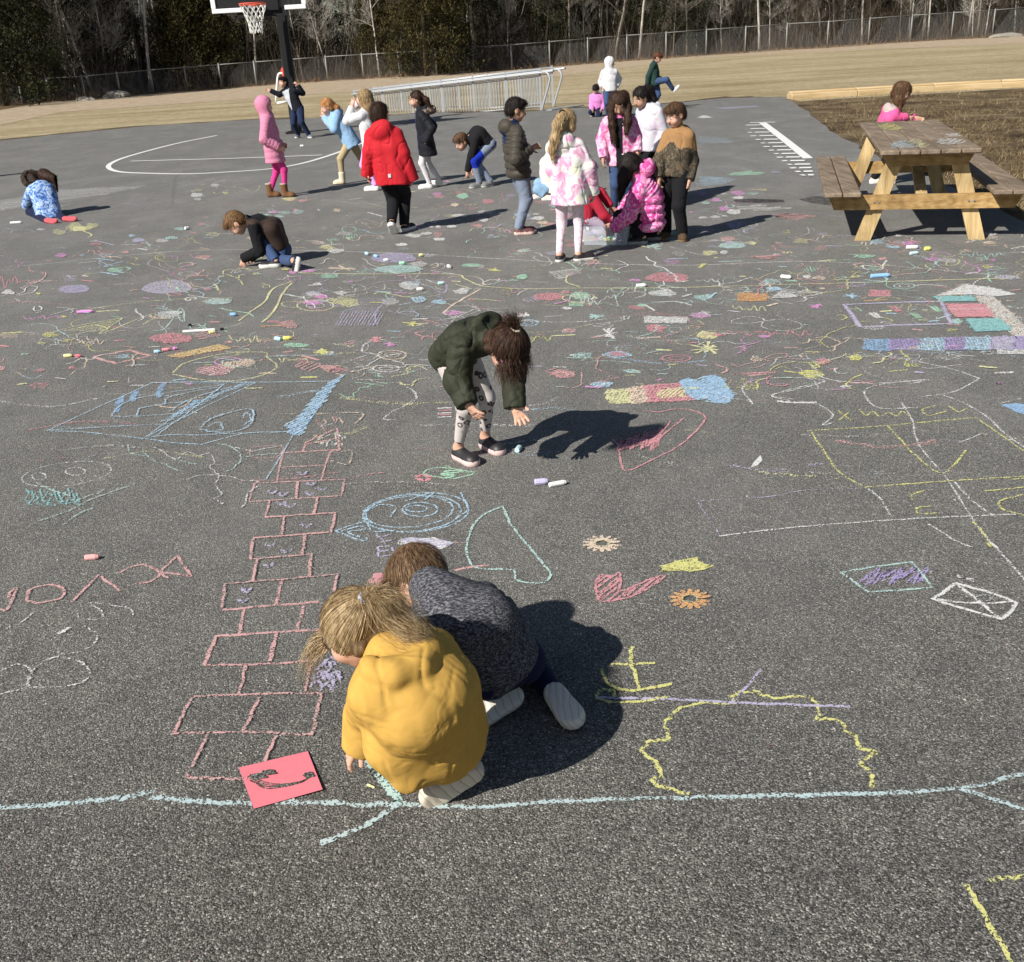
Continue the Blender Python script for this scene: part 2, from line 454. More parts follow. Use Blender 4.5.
ced = [make_cedar(21, 8.5, 2.5, CEDAR), make_cedar(22, 10.5, 2.9, CEDAR2), make_cedar(23, 7, 2.2, CEDAR), make_cedar(24, 9.5, 3.1, CEDAR2)]
ub, uc = set(), set()
fdir = nrm(fpts[-1] - fpts[0]); fn_ = nrm(V3(-fdir[1], fdir[0], 0))
def fence_at(px):
    for i in range(len(FPX) - 1):
        if FPX[i][0] <= px <= FPX[i + 1][0] or i == len(FPX) - 2 or (i == 0 and px < FPX[0][0]):
            a, b = FPX[i], FPX[i + 1]; t = (px - a[0]) / (b[0] - a[0]); return G(px, a[1] + (b[1] - a[1]) * t)
# cedars: (px of the column in the photo, metres behind the fence, scale, proto)
for px, back, sc, k in [(-60, 0, 1.1, 1), (8, -3.0, 1.0, 3), (38, 1.5, .95, 1), (82, 5, .8, 3), (-20, 6, 1.2, 1), (130, 6, .85, 0), (196, 2.5, .9, 2), (214, 3, 1.05, 0), (245, 5, 1.1, 0), (330, 5, .9, 3), (420, -1.2, .98, 0), (446, 1.0, .85, 1), (398, 3, .8, 2), (352, 9, 1.1, 1), (510, 5, .8, 3), (560, 4, .9, 1), (470, 6, 1, 3),
                        (610, 6, .9, 1), (655, 7, 1, 3), (700, 3.5, .8, 1), (725, 9, 1.1, 3), (760, 8, .8, 2), (800, 7, 1, 1), (870, 8, .9, 1), (905, 6, .7, 3), (940, 8, .9, 0), (985, 9, 1, 1), (1070, 4, 1, 1), (290, 10, 1.2, 3), (165, 11, 1.2, 1)]:
    p = fence_at(px) + fn_ * (back * 1.0)
    tcopy(ced, uc, k, (p[0], p[1], 0), random.uniform(0, 6.28), sc, 'dark olive cedar tree at the edge of the wood behind the chain link fence', 'cedars at the edge of the wood')
for px, back, sc, k in [(56, 4, .9, 0), (72, 3, 1, 1), (90, 6, .8, 6), (96, 2.5, 1, 0), (112, 4, .9, 6), (150, 5, 1, 1), (155, 2, 1.1, 0), (176, 4, 1, 6), (276, 5, 1, 1), (316, 3, 1, 6), (324, 5, 1, 0), (347, 7, 1, 3), (385, 6, 1, 4), (490, 2, .9, 2), (528, 6, 1, 1),
                        (585, 2, .9, 3), (598, 6, 1, 1), (627, 1.5, .9, 4), (641, 5, 1, 1), (655, 2, 1, 0), (675, 6, 1, 3), (770, 1.2, 1.0, 0), (748, 3, .8, 6), (790, 6, 1, 4), (815, 2, .8, 5), (850, 3, .9, 4), (890, 2, .8, 5), (925, 1.5, .8, 3), (960, 3, 1, 1), (1000, 2, .9, 4), (20, 7, 1, 1), (5, 4, 1.1, 6), (220, 8, 1.1, 1)]:
    p = fence_at(px) + fn_ * back
    tcopy(bare, ub, k, (p[0], p[1], 0), random.uniform(0, 6.28), sc, 'bare leafless tree standing just behind the chain link fence', 'bare trees behind the fence')
rw = random.Random(5)
for i in range(40):
    px = 30 + 1020 * (i + rw.random()) / 40; p = fence_at(px) + fn_ * rw.uniform(1.2, 7)
    tcopy(bare, ub, rw.choice([0, 1, 6, 3, 1, 6]), (p[0], p[1], 0), rw.uniform(0, 6.28), rw.uniform(.45, .8), 'slender pale leafless sapling standing close behind the fence', 'saplings close behind the fence')
for i in range(200):
    t = rw.uniform(-.35, 1.45); back = 3 + 42 * rw.random() ** 1.2
    p = fpts[0] + (fpts[-1] - fpts[0]) * t + fn_ * back
    tcopy(bare, ub, rw.choice([0, 1, 2, 3, 4, 4, 2, 5, 6, 3]), (p[0], p[1], 0), rw.uniform(0, 6.28), rw.uniform(.75, 1.2), 'bare leafless tree deeper in the wood', 'bare trees deeper in the wood')
for i in range(60):
    t = rw.uniform(-.4, 1.5); back = 12 + 36 * rw.random()
    p = fpts[0] + (fpts[-1] - fpts[0]) * t + fn_ * back
    tcopy(ced, uc, rw.choice([1, 3]), (p[0], p[1], 0), rw.uniform(0, 6.28), rw.uniform(.9, 1.3), 'dark cedar tree deeper in the wood', 'cedars deeper in the wood')
ORD = 'first second third fourth fifth sixth seventh eighth ninth tenth eleventh twelfth thirteenth fourteenth fifteenth sixteenth seventeenth eighteenth nineteenth twentieth'.split()
ORD += ['twenty-' + w for w in ORD[:9]] + ['thirtieth'] + ['thirty-' + w for w in ORD[:9]]
for grp, txt in (('cedars at the edge of the wood', '%s dark olive cedar from the left at the edge of the wood'), ('bare trees behind the fence', '%s bare tree from the left standing right behind the fence')):
    L_ = sorted([o for o in scene.objects if o.get('group') == grp], key=lambda o: math.atan2(o.location.x, o.location.y))
    for i, o in enumerate(L_): o['label'] = txt % ORD[i]
# undergrowth: thin bare brush right behind the fence
bv = []; rb = np.random.default_rng(3)
def brush(name, n, back0, back1, hmin, hmax, w, mat, t0=-.15, t1=1.15):
    t = rb.uniform(t0, t1, n); bk = rb.uniform(back0, back1, n)
    seg = np.clip(t, 0, .9999) * (len(fpts) - 1); i0 = seg.astype(int); fr = (seg - i0)[:, None]
    fp = np.array(fpts); base = fp[i0] * (1 - fr) + fp[np.minimum(i0 + 1, len(fp) - 1)] * fr
    base = base + fn_[None] * bk[:, None] + fdir[None] * ((t - np.clip(t, 0, 1)) * 60)[:, None]; base[:, 2] = -.01
    hh = rb.uniform(hmin, hmax, n) * (1 + .5 * np.sin(t * 40) * np.sin(t * 17))
    d = rb.normal(size=(n, 3)) * .28; d[:, 2] = 1
    side = rb.normal(size=(n, 3)); side[:, 2] = 0; side /= np.linalg.norm(side, axis=1)[:, None]
    mid = base + d * hh[:, None] * .55 + rb.normal(size=(n, 3)) * .05
    tip = base + d * hh[:, None] + rb.normal(size=(n, 3)) * .18
    ww = rb.uniform(.4, 1, n)[:, None] * w
    V = np.stack([base - side * ww, base + side * ww, mid + side * ww * .7, mid - side * ww * .7, tip], 1).reshape(-1, 3)
    me = bpy.data.meshes.new(name); fs = []
    for i in range(n):
        b = i * 5; fs += [(b, b + 1, b + 2, b + 3), (b + 3, b + 2, b + 4)]
    me.from_pydata(V.tolist(), [], fs); me.update()
    tag(link(name, me, None, [mat]), 'tangled leafless brush growing behind the chain link fence', 'brush', kind='stuff')
BR = leaf_mat('brown_brush', [(.3, (.045, .034, .026)), (.5, (.09, .066, .048)), (.7, (.18, .14, .10))])
brush('undergrowth', 17000, .3, 9, .5, 2.3, .012, BR)
brush('tall_thicket', 4500, 1.5, 12, 2.0, 5.5, .014, leaf_mat('grey_twigs', [(.3, (.06, .05, .04)), (.5, (.12, .10, .08)), (.7, (.26, .23, .19))]))
brush('deep_undergrowth', 14000, 8, 40, 1.5, 5.5, .03, BARK_DARK, -.4, 1.4)
brush('leaf_debris', 5000, -.5, .8, .05, .22, .02, leaf_mat('fallen_leaves', [(.3, (.12, .07, .035)), (.6, (.25, .16, .085))]))

# ------------------------------------------------------------------ chain link fence
GALV = plain('galvanised_steel', (.20, .205, .20), .6, .15, 20, .4, .2)
GALVP = plain('galvanised_post', (.27, .27, .26), .6, .15, 20, .5, .2)
fence = thing('chain_link_fence', tuple(fpts[0]), 'grey chain link fence running along the edge of the wood', 'fence')
FH = 1.15
def top_px(i):
    x, y = FPX[i]; hh = 23 + (4.5 * i / 27); return (x, y - hh)
tops = []
for i, p in enumerate(fpts):
    a = top_px(i)[1]; lo_, hi_ = .3, 3
    def pj(z):
        v = p + V3(0, 0, z) - V3(0, 0, CH); return 481 - F * (v @ cam_up) / (v @ fw)
    for _ in range(30):
        m_ = (lo_ + hi_) / 2
        if pj(m_) > a: lo_ = m_
        else: hi_ = m_
    tops.append(p + V3(0, 0, lo_))
for i, p in enumerate(fpts):
    b = MB(); b.tube([p, tops[i] + V3(0, 0, .05)], .045 if i else .06, 8); b.tube([tops[i] + V3(0, 0, .05), tops[i] + V3(0, 0, .09)], [.05, .01], 8)
    b.build('fence_post', GALVP, fence, None, True)
b = MB()
for i in range(len(fpts) - 1): b.tube([tops[i], tops[i + 1]], .024, 6)
b.build('top_rail', GALVP, fence, None, True)
b = MB(); dw = .11
for i in range(len(fpts) - 1):
    p, q = fpts[i], fpts[i + 1]; L = np.linalg.norm(q - p); hgt = (tops[i][2] + tops[i + 1][2]) / 2; e = (q - p) / L
    k = 0.0
    while k < L:
        for sg in (1, -1):
            # wire from bottom at k to top at k + sg*h
            s0, s1 = k, k + sg * hgt; z0, z1 = 0.02, hgt
            if s1 > L: z1 = z0 + (L - s0); s1 = L
            if s1 < 0: z1 = z0 + s0; s1 = 0
            b.tube([p + e * s0 + V3(0, 0, z0), p + e * s1 + V3(0, 0, z1)], .0034, 3, cap=False)
        k += dw
b.build('wire_mesh', GALV, fence)
# lower old run of fence going away at the left
f2 = [G(51, 101.5), G(23, 104), G(-10, 107), G(-60, 111), G(-120, 116)]
fence2 = thing('chain_link_fence', tuple(f2[1]), 'low rusty stretch of fence without a top rail at the far left corner', 'fence')
b = MB()
for p in f2[1:]: 
    q = MB(); q.tube([p, p + V3(0, 0, .8)], .045, 7); q.build('fence_post', GALVP, fence2, None, True)
for i in range(len(f2) - 1):
    p, q = f2[i], f2[i + 1]; L = np.linalg.norm(q - p); e = (q - p) / L; k = 0
    while k < L:
        for sg in (1, -1):
            s1 = min(max(k + sg * .75, 0), L); b.tube([p + e * k + V3(0, 0, .02), p + e * s1 + V3(0, 0, .02 + abs(s1 - k))], .0034, 3, cap=False)
        k += .12
b.build('wire_mesh', GALV, fence2)

# boulders by the fence
STONE = plain('weathered_stone', (.27, .25, .21), .9, .35, 3, .2, 0, .5)
def rock(px, py, w, d, h, label):
    import bmesh
    p = G(px, py); bm = bmesh.new(); bmesh.ops.create_icosphere(bm, subdivisions=3, radius=1)
    rr = np.random.default_rng(int(px)); dirs = rr.normal(size=(14, 3)); dirs /= np.linalg.norm(dirs, axis=1)[:, None]; cut = rr.uniform(.72, .95, 14)
    for v in bm.verts:
        c = np.array(v.co)
        for dd, cc in zip(dirs, cut):
            t = c @ dd
            if t > cc: c = c - dd * (t - cc)
        v.co = (c[0] * w / 2, c[1] * d / 2, max(-.02, c[2] * h))
    me = bpy.data.meshes.new('boulder'); bm.to_mesh(me); bm.free()
    o = link('boulder', me, None, [STONE]); o.location = tuple(p); tag(o, label, 'rock')
rock(117, 97.5, 1.5, .9, .34, 'long grey boulder lying at the foot of the fence'); rock(86, 100.5, 1.1, .7, .2, 'flat pale boulder near the left corner of the fence')
rock(1006, 37, 2.4, 1.0, .28, 'flat light stone slab below the fence at the far right')
rock(381, 76, 1.9, .5, .16, 'low pale log-like stone below the fence left of the ramp')

# ------------------------------------------------------------------ aluminium ramp with picket railings
ALU = plain('brushed_aluminium', (.42, .44, .46), .45, .08, 40, .5, .25)
def zat(px, py, gp):
    lo_, hi_ = -3., 4.
    for _ in range(40):
        m_ = (lo_ + hi_) / 2; v = gp + V3(0, 0, m_) - V3(0, 0, CH)
        if 481 - F * (v @ cam_up) / (v @ fw) > py: lo_ = m_
        else: hi_ = m_
    return lo_
r0 = G(541, 110.5); rdir = nrm(V3(-.84, .55, 0)); rn = nrm(V3(.62, .78, 0))
ramp = thing('access_ramp', tuple(r0), 'long aluminium ramp with picket railings going down to the field', 'ramp')
SL = -.062; RW = 1.45; SP = .98; NP = 7
for side in (0, 1):
    o0 = r0 + rn * RW * side
    if side: o0 = o0 + rdir * .62
    rail = MB(); pk = MB()
    P = lambda s, z: o0 + rdir * s + V3(0, 0, z + SL * s)
    for k in range(NP):
        b = MB(); b.box(P(k * SP, .48), (.05, .05, .98)); b.build('railing_post', ALU, ramp)
    L = (NP - 1) * SP
    for z, r in ((.93, .019), (.78, .013), (.10, .018)):
        rail.tube([P(0, z), P(L, z)], r, 6)
    s = .08
    while s < L:
        a = P(s, .10); c = P(s, .78)
        pk.tube([a, c], .011, 4, cap=False); s += .085
    # looped handrail end
    rail.build('railing_rails', ALU, ramp, None, True); pk.build('railing_pickets', ALU, ramp)
    hr = MB()
    lp = [P(L, .86) - rn * .08, P(0, .86) - rn * .08, P(-.10, .88) - rn * .08, P(-.25, .85) - rn * .08, P(-.33, .74) - rn * .08, P(-.31, .6) - rn * .08, P(-.12, .12) - rn * .08, P(-.08, .0) - rn * .06]
    hr.tube(smoothpts(lp, 5), .026, 8); hr.build('handrail', ALU, ramp, None, True)
dk = MB()
a, c = r0 - rdir * .3, r0 + rdir * (NP - 1) * SP
vs = [a + V3(0, 0, .02), a + rn * RW + V3(0, 0, .02), c + rn * RW + V3(0, 0, SL * NP * SP + .08), c + V3(0, 0, SL * NP * SP + .08)]
vs += [v - V3(0, 0, .06) for v in vs]
dk.add(vs, [(0, 1, 2, 3), (7, 6, 5, 4), (0, 4, 5, 1), (1, 5, 6, 2), (2, 6, 7, 3), (3, 7, 4, 0)]); dk.build('ramp_deck', ALU, ramp)
# low picket fence right of the ramp end
lf = MB(); a, c = G(594, 106.5), G(618, 105)
for z in (.05, .48): lf.tube([a + V3(0, 0, z), c + V3(0, 0, z)], .014, 5)
for t in np.linspace(0, 1, 15): lf.tube([a + (c - a) * t, a + (c - a) * t + V3(0, 0, .5)], .008, 4)
o = lf.build('low_railing', ALU, None, tuple(a)); tag(o, 'knee-high grey picket railing just right of the ramp end', 'railing')

# ------------------------------------------------------------------ basketball hoop
BLK = plain('black_powder_coat', (.008, .008, .010), .6, .3, 20, .3)
WHT = plain('white_enamel', (.80, .80, .80), .4, .03)
ORG = plain('orange_red_enamel', (.62, .10, .06), .4, .1)
NETM = plain('white_nylon_net', (.75, .74, .70), .9, .05)
hp = G(297, 133); hoop = thing('basketball_hoop', tuple(hp), 'basketball hoop on a thick black pole with smoked backboard and white net', 'basketball hoop')
b = MB()
top = PY(281, -60, hp[1]); pz = top[2]
b.box(hp + V3(0, 0, pz / 2), (.21, .21, pz), None, 0, .03); b.box(hp + V3(0, 0, .02), (.42, .42, .04)); b.build('pole', BLK, hoop)
by = hp[1] - 1.2
A = PY(213, 15, by); B = PY(306.5, 7.5, by)
bw = B[0] - A[0]; bz = (A[2] + B[2]) / 2; bh = 1.07; bx = (A[0] + B[0]) / 2
SMK = NT('smoked_acrylic'); SMK.col((.02, .022, .026)); SMK.rough(.12, .5); SMK.b.inputs['Alpha'].default_value = .72; SMK = SMK.m
b = MB(); b.box((bx, by, bz + bh / 2), (bw - .1, .02, bh - .1)); b.build('backboard', SMK, hoop)
gap = .62
b = MB()
sgl = (bw - gap) / 2
b.box((A[0] + sgl / 2, by - .02, bz + .04), (sgl, .06, .085), None, 0, .01)
b.box((B[0] - sgl / 2 + .1, by - .02, bz + .04), (sgl - .2, .06, .085), None, 0, .01)
b.box((bx, by - .02, bz + bh - .04), (bw, .06, .085), None, 0, .01)
for x in (A[0] + .04, B[0] - .04): b.box((x, by - .02, bz + bh / 2), (.085, .058, bh - .175))
b.build('backboard_frame', WHT, hoop)
# brackets between pole and board
rimc = PY(252.5, 3.5, by - .42)
b = MB()
b.box((rimc[0] + .12, by - .035, rimc[2] + .02), (.62, .05, .28)); b.box((bx + .22, (by + hp[1]) / 2, bz + .15), (.12, 1.15, .12)); b.box((bx + .22, (by + hp[1]) / 2, bz + .75), (.12, 1.15, .12))
b.box((bx + .24, by + .08, bz + .5), (.6, .12, 1.0)); b.box((bx + .05, by + .05, bz + .02), (1.0, .1, .24))
b.build('bracket', BLK, hoop)
R = .255
b = MB(); b.tube([rimc + V3(R * math.cos(t), R * math.sin(t), 0) for t in np.linspace(0, 2 * math.pi, 33)], .014, 6)
b.box(rimc + V3(0, R + .08, -.02), (.22, .2, .05)); b.tube([rimc + V3(R * math.cos(t), R * math.sin(t), -.03) for t in np.linspace(0, 2 * math.pi, 33)], .008, 5)
b.build('rim', ORG, hoop, None, True)
b = MB(); NN = 12
def np_(a, l):
    rr = [R, .225, .19, .16, .135, .125, .12][l]; return rimc + V3(rr * math.cos(a), rr * math.sin(a), -.02 - l * .085 - (0.012 * math.sin(3 * a)))
for i in range(NN):
    for l in range(6):
        a0 = 2 * math.pi * (i + .5 * (l % 2)) / NN
        for sg in (-1, 1):
            a1 = a0 + sg * math.pi / NN
            b.tube([np_(a0, l), np_(a1, l + 1)], .008, 4)
b.build('net', NETM, hoop)

# small goal frame in the grass beyond the hoop
gp = G(283, 103); goal = thing('goal_frame', tuple(gp), 'small white and red tube goal frame standing on the grass near the hoop pole', 'goal')
RED = plain('red_plastic', (.50, .06, .04), .5, .1)
g1 = MB(); Y = gp[1]
def gz(x, y): return PY(x, y, Y)
g1.tube(smoothpts([gz(276, 102), gz(277.5, 80), gz(279, 74), gz(283, 73)], 4), .045, 7); g1.tube([gz(277, 103), gz(288, 101.5)], .045, 7)
g1.build('goal_tube', WHT, goal, None, True)
g2 = MB(); g2.tube([gz(282.5, 67.5), gz(285.5, 90)], .05, 7); g2.tube([gz(282.5, 67.5), gz(280, 75)], .03, 6); g2.build('goal_upright', RED, goal, None, True)

# ------------------------------------------------------------------ timber edging
TIM = NT('landscape_timber'); co = TIM.coord(scale=(.25, 3, 3), rot=(0, 0, 0))
TIM.col(TIM.ramp(TIM.noise(co, 4, 5, .7), [(.3, (.34, .24, .12)), (.55, (.52, .39, .22)), (.75, (.62, .50, .33))])); TIM.rough(.85, .1); TIM = TIM.m
tp = [G(789, 99), G(855, 95), G(932, 90.5), G(1000, 87), G(1075, 84)]
for i in range(len(tp) - 1):
    a, c = tp[i], tp[i + 1]; L = np.linalg.norm(c - a); ang = math.atan2(c[1] - a[1], c[0] - a[0])
    Rm = np.array([[math.cos(ang), -math.sin(ang), 0], [math.sin(ang), math.cos(ang), 0], [0, 0, 1]])
    b = MB(); b.box(((0, 0, .04)), (L - .01, .40, .16), None, 0, .02); b.box((0, .03, .135), (L - .03, .26, .06), None, 0, .02)
    o = b.build('edging_timber', TIM, None, (0, 0, 0)); o.location = tuple((a + c) / 2); o.rotation_euler = (0, 0, ang)
    tag(o, ['leftmost length of yellow timber edging, touching the asphalt corner', 'second length of yellow timber edging, left of the girl at the table', 'third length of yellow timber edging, right of the girl at the table', 'last length of yellow timber edging, running out of view on the right'][i], 'timber', 'yellow timbers edging the mulch bed')
# straw and dead grass in the bed
rb = np.random.default_rng(9); N = 26000
px = rb.uniform(810, 1060, N * 3); py = 92 + 130 * rb.random(N * 3) ** 1.3
g = np.array([G(a, c) for a, c in zip(px, py)])
ex = np.array([p[0] for p in re_]); ey = np.array([p[1] for p in re_]); o_ = np.argsort(ey)
bx_ = np.interp(g[:, 1], ey[o_], ex[o_])
keep = (g[:, 0] > bx_ + .03 + .12 * rb.random(len(g))) & (g[:, 1] < 26); g = g[keep][:N]
# clumpy thinning
cl = np.sin(g[:, 0] * 2.1 + 1.3 * np.sin(g[:, 1] * 1.3)) * np.sin(g[:, 1] * 1.7 + g[:, 0]) + rb.normal(size=len(g)) * .35
g = g[cl > -.35]; n = len(g)
d = rb.normal(size=(n, 3)); d[:, 2] = np.abs(d[:, 2]) * .28 + .05; d /= np.linalg.norm(d, axis=1)[:, None]
L = rb.uniform(.04, .15, n)[:, None]; s = np.cross(d, V3(0, 0, 1)); s /= np.linalg.norm(s, axis=1)[:, None] + 1e-9
w = rb.uniform(.002, .005, n)[:, None]
Vv = np.stack([g - s * w, g + s * w, g + d * L], 1).reshape(-1, 3)
me = bpy.data.meshes.new('straw'); me.from_pydata(Vv.tolist(), [], [(3 * i, 3 * i + 1, 3 * i + 2) for i in range(n)]); me.update()
tag(link('dead_grass', me, None, [leaf_mat('dead_grass', [(.2, (.09, .06, .03)), (.5, (.26, .19, .10)), (.8, (.48, .38, .22))])]), 'dry straw and dead grass scattered over the mulch', 'grass', kind='stuff')

# ------------------------------------------------------------------ picnic table
def wood(name, c0, c1, c2, sc=(1, 1, 1)):
    n = NT(name); co = n.coord(scale=sc)
    f = n.noise(co, 6, 6, .75, .6); k = n.noise(n.coord(), 3, 3, .6)
    w_ = n.n('ShaderNodeTexWave', bands_direction='X'); w_.inputs['Scale'].default_value = 9; w_.inputs['Distortion'].default_value = 5; w_.inputs['Detail'].default_value = 3
    n.l(co, w_.inputs['Vector'])
    r = n.math('ADD', n.math('MULTIPLY', f, .9), n.math('MULTIPLY', w_.outputs[1], .09))
    g = n.ramp(r, [(.3, c0), (.5, c1), (.72, c2)])
    g = n.mix(1, g, n.ramp(k, [(.3, (.75, .75, .75)), (.7, (1.2, 1.2, 1.2))]), 'MULTIPLY')
    n.col(g); n.rough(.85, .15); n.bump(f, .5, .006); return n.m
GREYW = wood('weathered_grey_board', (.105, .078, .055), (.215, .165, .12), (.34, .275, .205), (4, .35, 4))
YELW = wood('treated_pine', (.26, .17, .075), (.46, .33, .16), (.62, .49, .28), (3, 3, .35))
YELB = wood('treated_pine_brace', (.20, .115, .045), (.36, .23, .095), (.50, .35, .17), (.4, 3, 4))
near = V3(3.31, 8.03, 0); far_ = V3(4.0, 10.6, 0)
ly = nrm(far_ - near); lx = nrm(V3(ly[1], -ly[0], 0)); TR = np.stack([lx, ly, V3(0, 0, 1)], 1)
TL = 2.55; cen = near + ly * TL / 2; TH = .715; SH = .405
tb = thing('picnic_table', tuple(near * .0 + cen), 'weathered grey picnic table with yellow pine legs and chalk smudges on its boards', 'picnic table')
def TP(x, y, z): return cen + TR @ V3(x, y, z)
WT = .73; nb = 5; bwid = WT / nb
for i in range(nb):
    b = MB(); dx = (i - (nb - 1) / 2) * bwid; dl = random.uniform(-.015, .015)
    b.box(TP(dx, dl, TH - .019), (bwid - .007, TL, .038), TR, 0, .009); b.build('table_board', GREYW, tb)
for sx in (-1, 1):
    for j in range(2):
        b = MB(); b.box(TP(sx * (.545 + j * .142), .0, SH - .019), (.135, TL - .03, .038), TR, 0, .008); b.build('seat_board', GREYW, tb)
LY = TL / 2 - .22
for sy in (-1, 1):
    for sx in (-1, 1):
        b = MB(); y = sy * LY
        topx, botx = sx * .215, sx * .43
        a, c = TP(botx, y, .0), TP(topx, y, TH - .04)
        v = c - a; L = np.linalg.norm(v); zz = v / L; xx = nrm(np.cross(ly, zz)); Rl = np.stack([xx, ly, zz], 1)
        hw = .058
        vs = []
        for (q, zc) in ((a, 0), (c, TH - .04)):
            for dxx in (-hw, hw):
                for dyy in (-.019, .019): vs.append(q + lx * dxx / abs(zz[2]) + ly * dyy)
        b.add(vs, [(0, 2, 3, 1), (4, 5, 7, 6), (0, 1, 5, 4), (2, 6, 7, 3), (0, 4, 6, 2), (1, 3, 7, 5)])
        o = b.build('leg', YELW, tb); fix_normals(o)
    # seat support beam (outside the legs) and top brace with bevelled ends
    b = MB(); y = sy * (LY + .04)
    for (hw, z0, z1, ins, nm) in ((.72, SH - .155, SH - .042, .05, 'seat_support'),):
        pr = [(-hw + ins, z0), (hw - ins, z0), (hw, z1), (-hw, z1)]
        vs = [TP(x, y + d_, z) for d_ in (-.019, .019) for x, z in pr]
        b.add(vs, [(0, 1, 2, 3), (7, 6, 5, 4), (0, 4, 5, 1), (1, 5, 6, 2), (2, 6, 7, 3), (3, 7, 4, 0)])
    o = b.build('seat_support', YELB, tb); fix_normals(o)
    b = MB(); pr = [(-.29, TH - .135), (.29, TH - .135), (.34, TH - .042), (-.34, TH - .042)]
    vs = [TP(x, y + d_, z) for d_ in (-.019, .019) for x, z in pr]
    b.add(vs, [(0, 1, 2, 3), (7, 6, 5, 4), (0, 4, 5, 1), (1, 5, 6, 2), (2, 6, 7, 3), (3, 7, 4, 0)])
    o = b.build('top_brace', YELB, tb); fix_normals(o)
    for x in (-.37, -.33, .33, .37, -.24, .24):
        z = SH - .095 if abs(x) > .3 else TH - .08
        q = MB(); e = TP(x, y + sy * .019, z); q.tube([e, e + ly * sy * .008], .008, 6); q.build('bolt', GALV, tb)
# diagonal braces to the centre
for sy in (-1, 1):
    b = MB(); a = TP(0, sy * (LY - .03), SH - .10); c = TP(0, sy * .12, TH - .06); v = c - a; L = np.linalg.norm(v)
    zz = v / L; Rl = np.stack([lx, nrm(np.cross(zz, lx)), zz], 1); b.box((a + c) / 2, (.085, .036, L), Rl); b.build('diagonal_brace', YELW, tb)
# tall pole far beyond: none
# ------------------------------------------------------------------ chalk on the asphalt
CC = dict(pink=(.72, .38, .37), rose=(.74, .30, .34), red=(.66, .20, .24), white=(.74, .74, .72), lav=(.50, .46, .66), purple=(.40, .32, .62),
          blue=(.27, .48, .74), sky=(.42, .64, .80), cyan=(.50, .66, .68), aqua=(.46, .70, .66), mint=(.40, .74, .52), green=(.36, .62, .42),
          yellow=(.74, .72, .20), lemon=(.76, .74, .36), orange=(.78, .40, .14), peach=(.80, .62, .46), magenta=(.72, .30, .62), dark=(.03, .03, .035), teal=(.25, .58, .58))
_cm = {}
def chalk_mat(c):
    if c in _cm: return _cm[c]
    n = NT('chalk_' + c); co = n.coord('Object')
    uv = n.n('ShaderNodeUVMap'); uv.uv_map = 'UVMap'
    sx = n.n('ShaderNodeSeparateXYZ'); n.l(uv.outputs[0], sx.inputs[0])
    ge = n.n('ShaderNodeNewGeometry')
    f1 = n.noise(ge.outputs['Position'], 260, 2, .8); vo = n.n('ShaderNodeTexVoronoi', feature='F1'); vo.inputs['Scale'].default_value = 210; n.l(ge.outputs['Position'], vo.inputs['Vector']); vs_ = n.n('ShaderNodeSeparateColor'); n.l(vo.outputs['Color'], vs_.inputs[0]); f2 = n.noise(ge.outputs['Position'], 38, 3, .6)
    e = n.math('ABSOLUTE', n.math('SUBTRACT', n.math('MULTIPLY', sx.outputs[0], 2.0), 1.0))
    e = n.math('POWER', e, 3.0)
    # coverage threshold: dense strokes cover more
    th = n.math('ADD', n.math('SUBTRACT', .71, n.math('MULTIPLY', sx.outputs[1], .42)), n.math('MULTIPLY', e, .26))
    v = n.math('ADD', n.math('ADD', n.math('MULTIPLY', f1, .30), n.math('MULTIPLY', f2, .30)), n.math('MULTIPLY', vs_.outputs[0], .40))
    a = n.math('MULTIPLY', n.math('SUBTRACT', v, th), 9.5)
    cl = n.n('ShaderNodeClamp'); n.l(n.math('ADD', a, .45), cl.inputs[0]); cl.inputs[2].default_value = .84
    n.l(cl.outputs[0], n.b.inputs['Alpha'])
    cc = np.array(CC[c]); g_ = cc.mean(); cc = cc * .80 + g_ * .20 * np.array([1.02, 1, .97])
    n.col(n.mix(f2, tuple(cc * .82), tuple(np.minimum(1, cc * 1.12)))); n.rough(1, 0)
    _cm[c] = n.m; return n.m
ZL = [0]
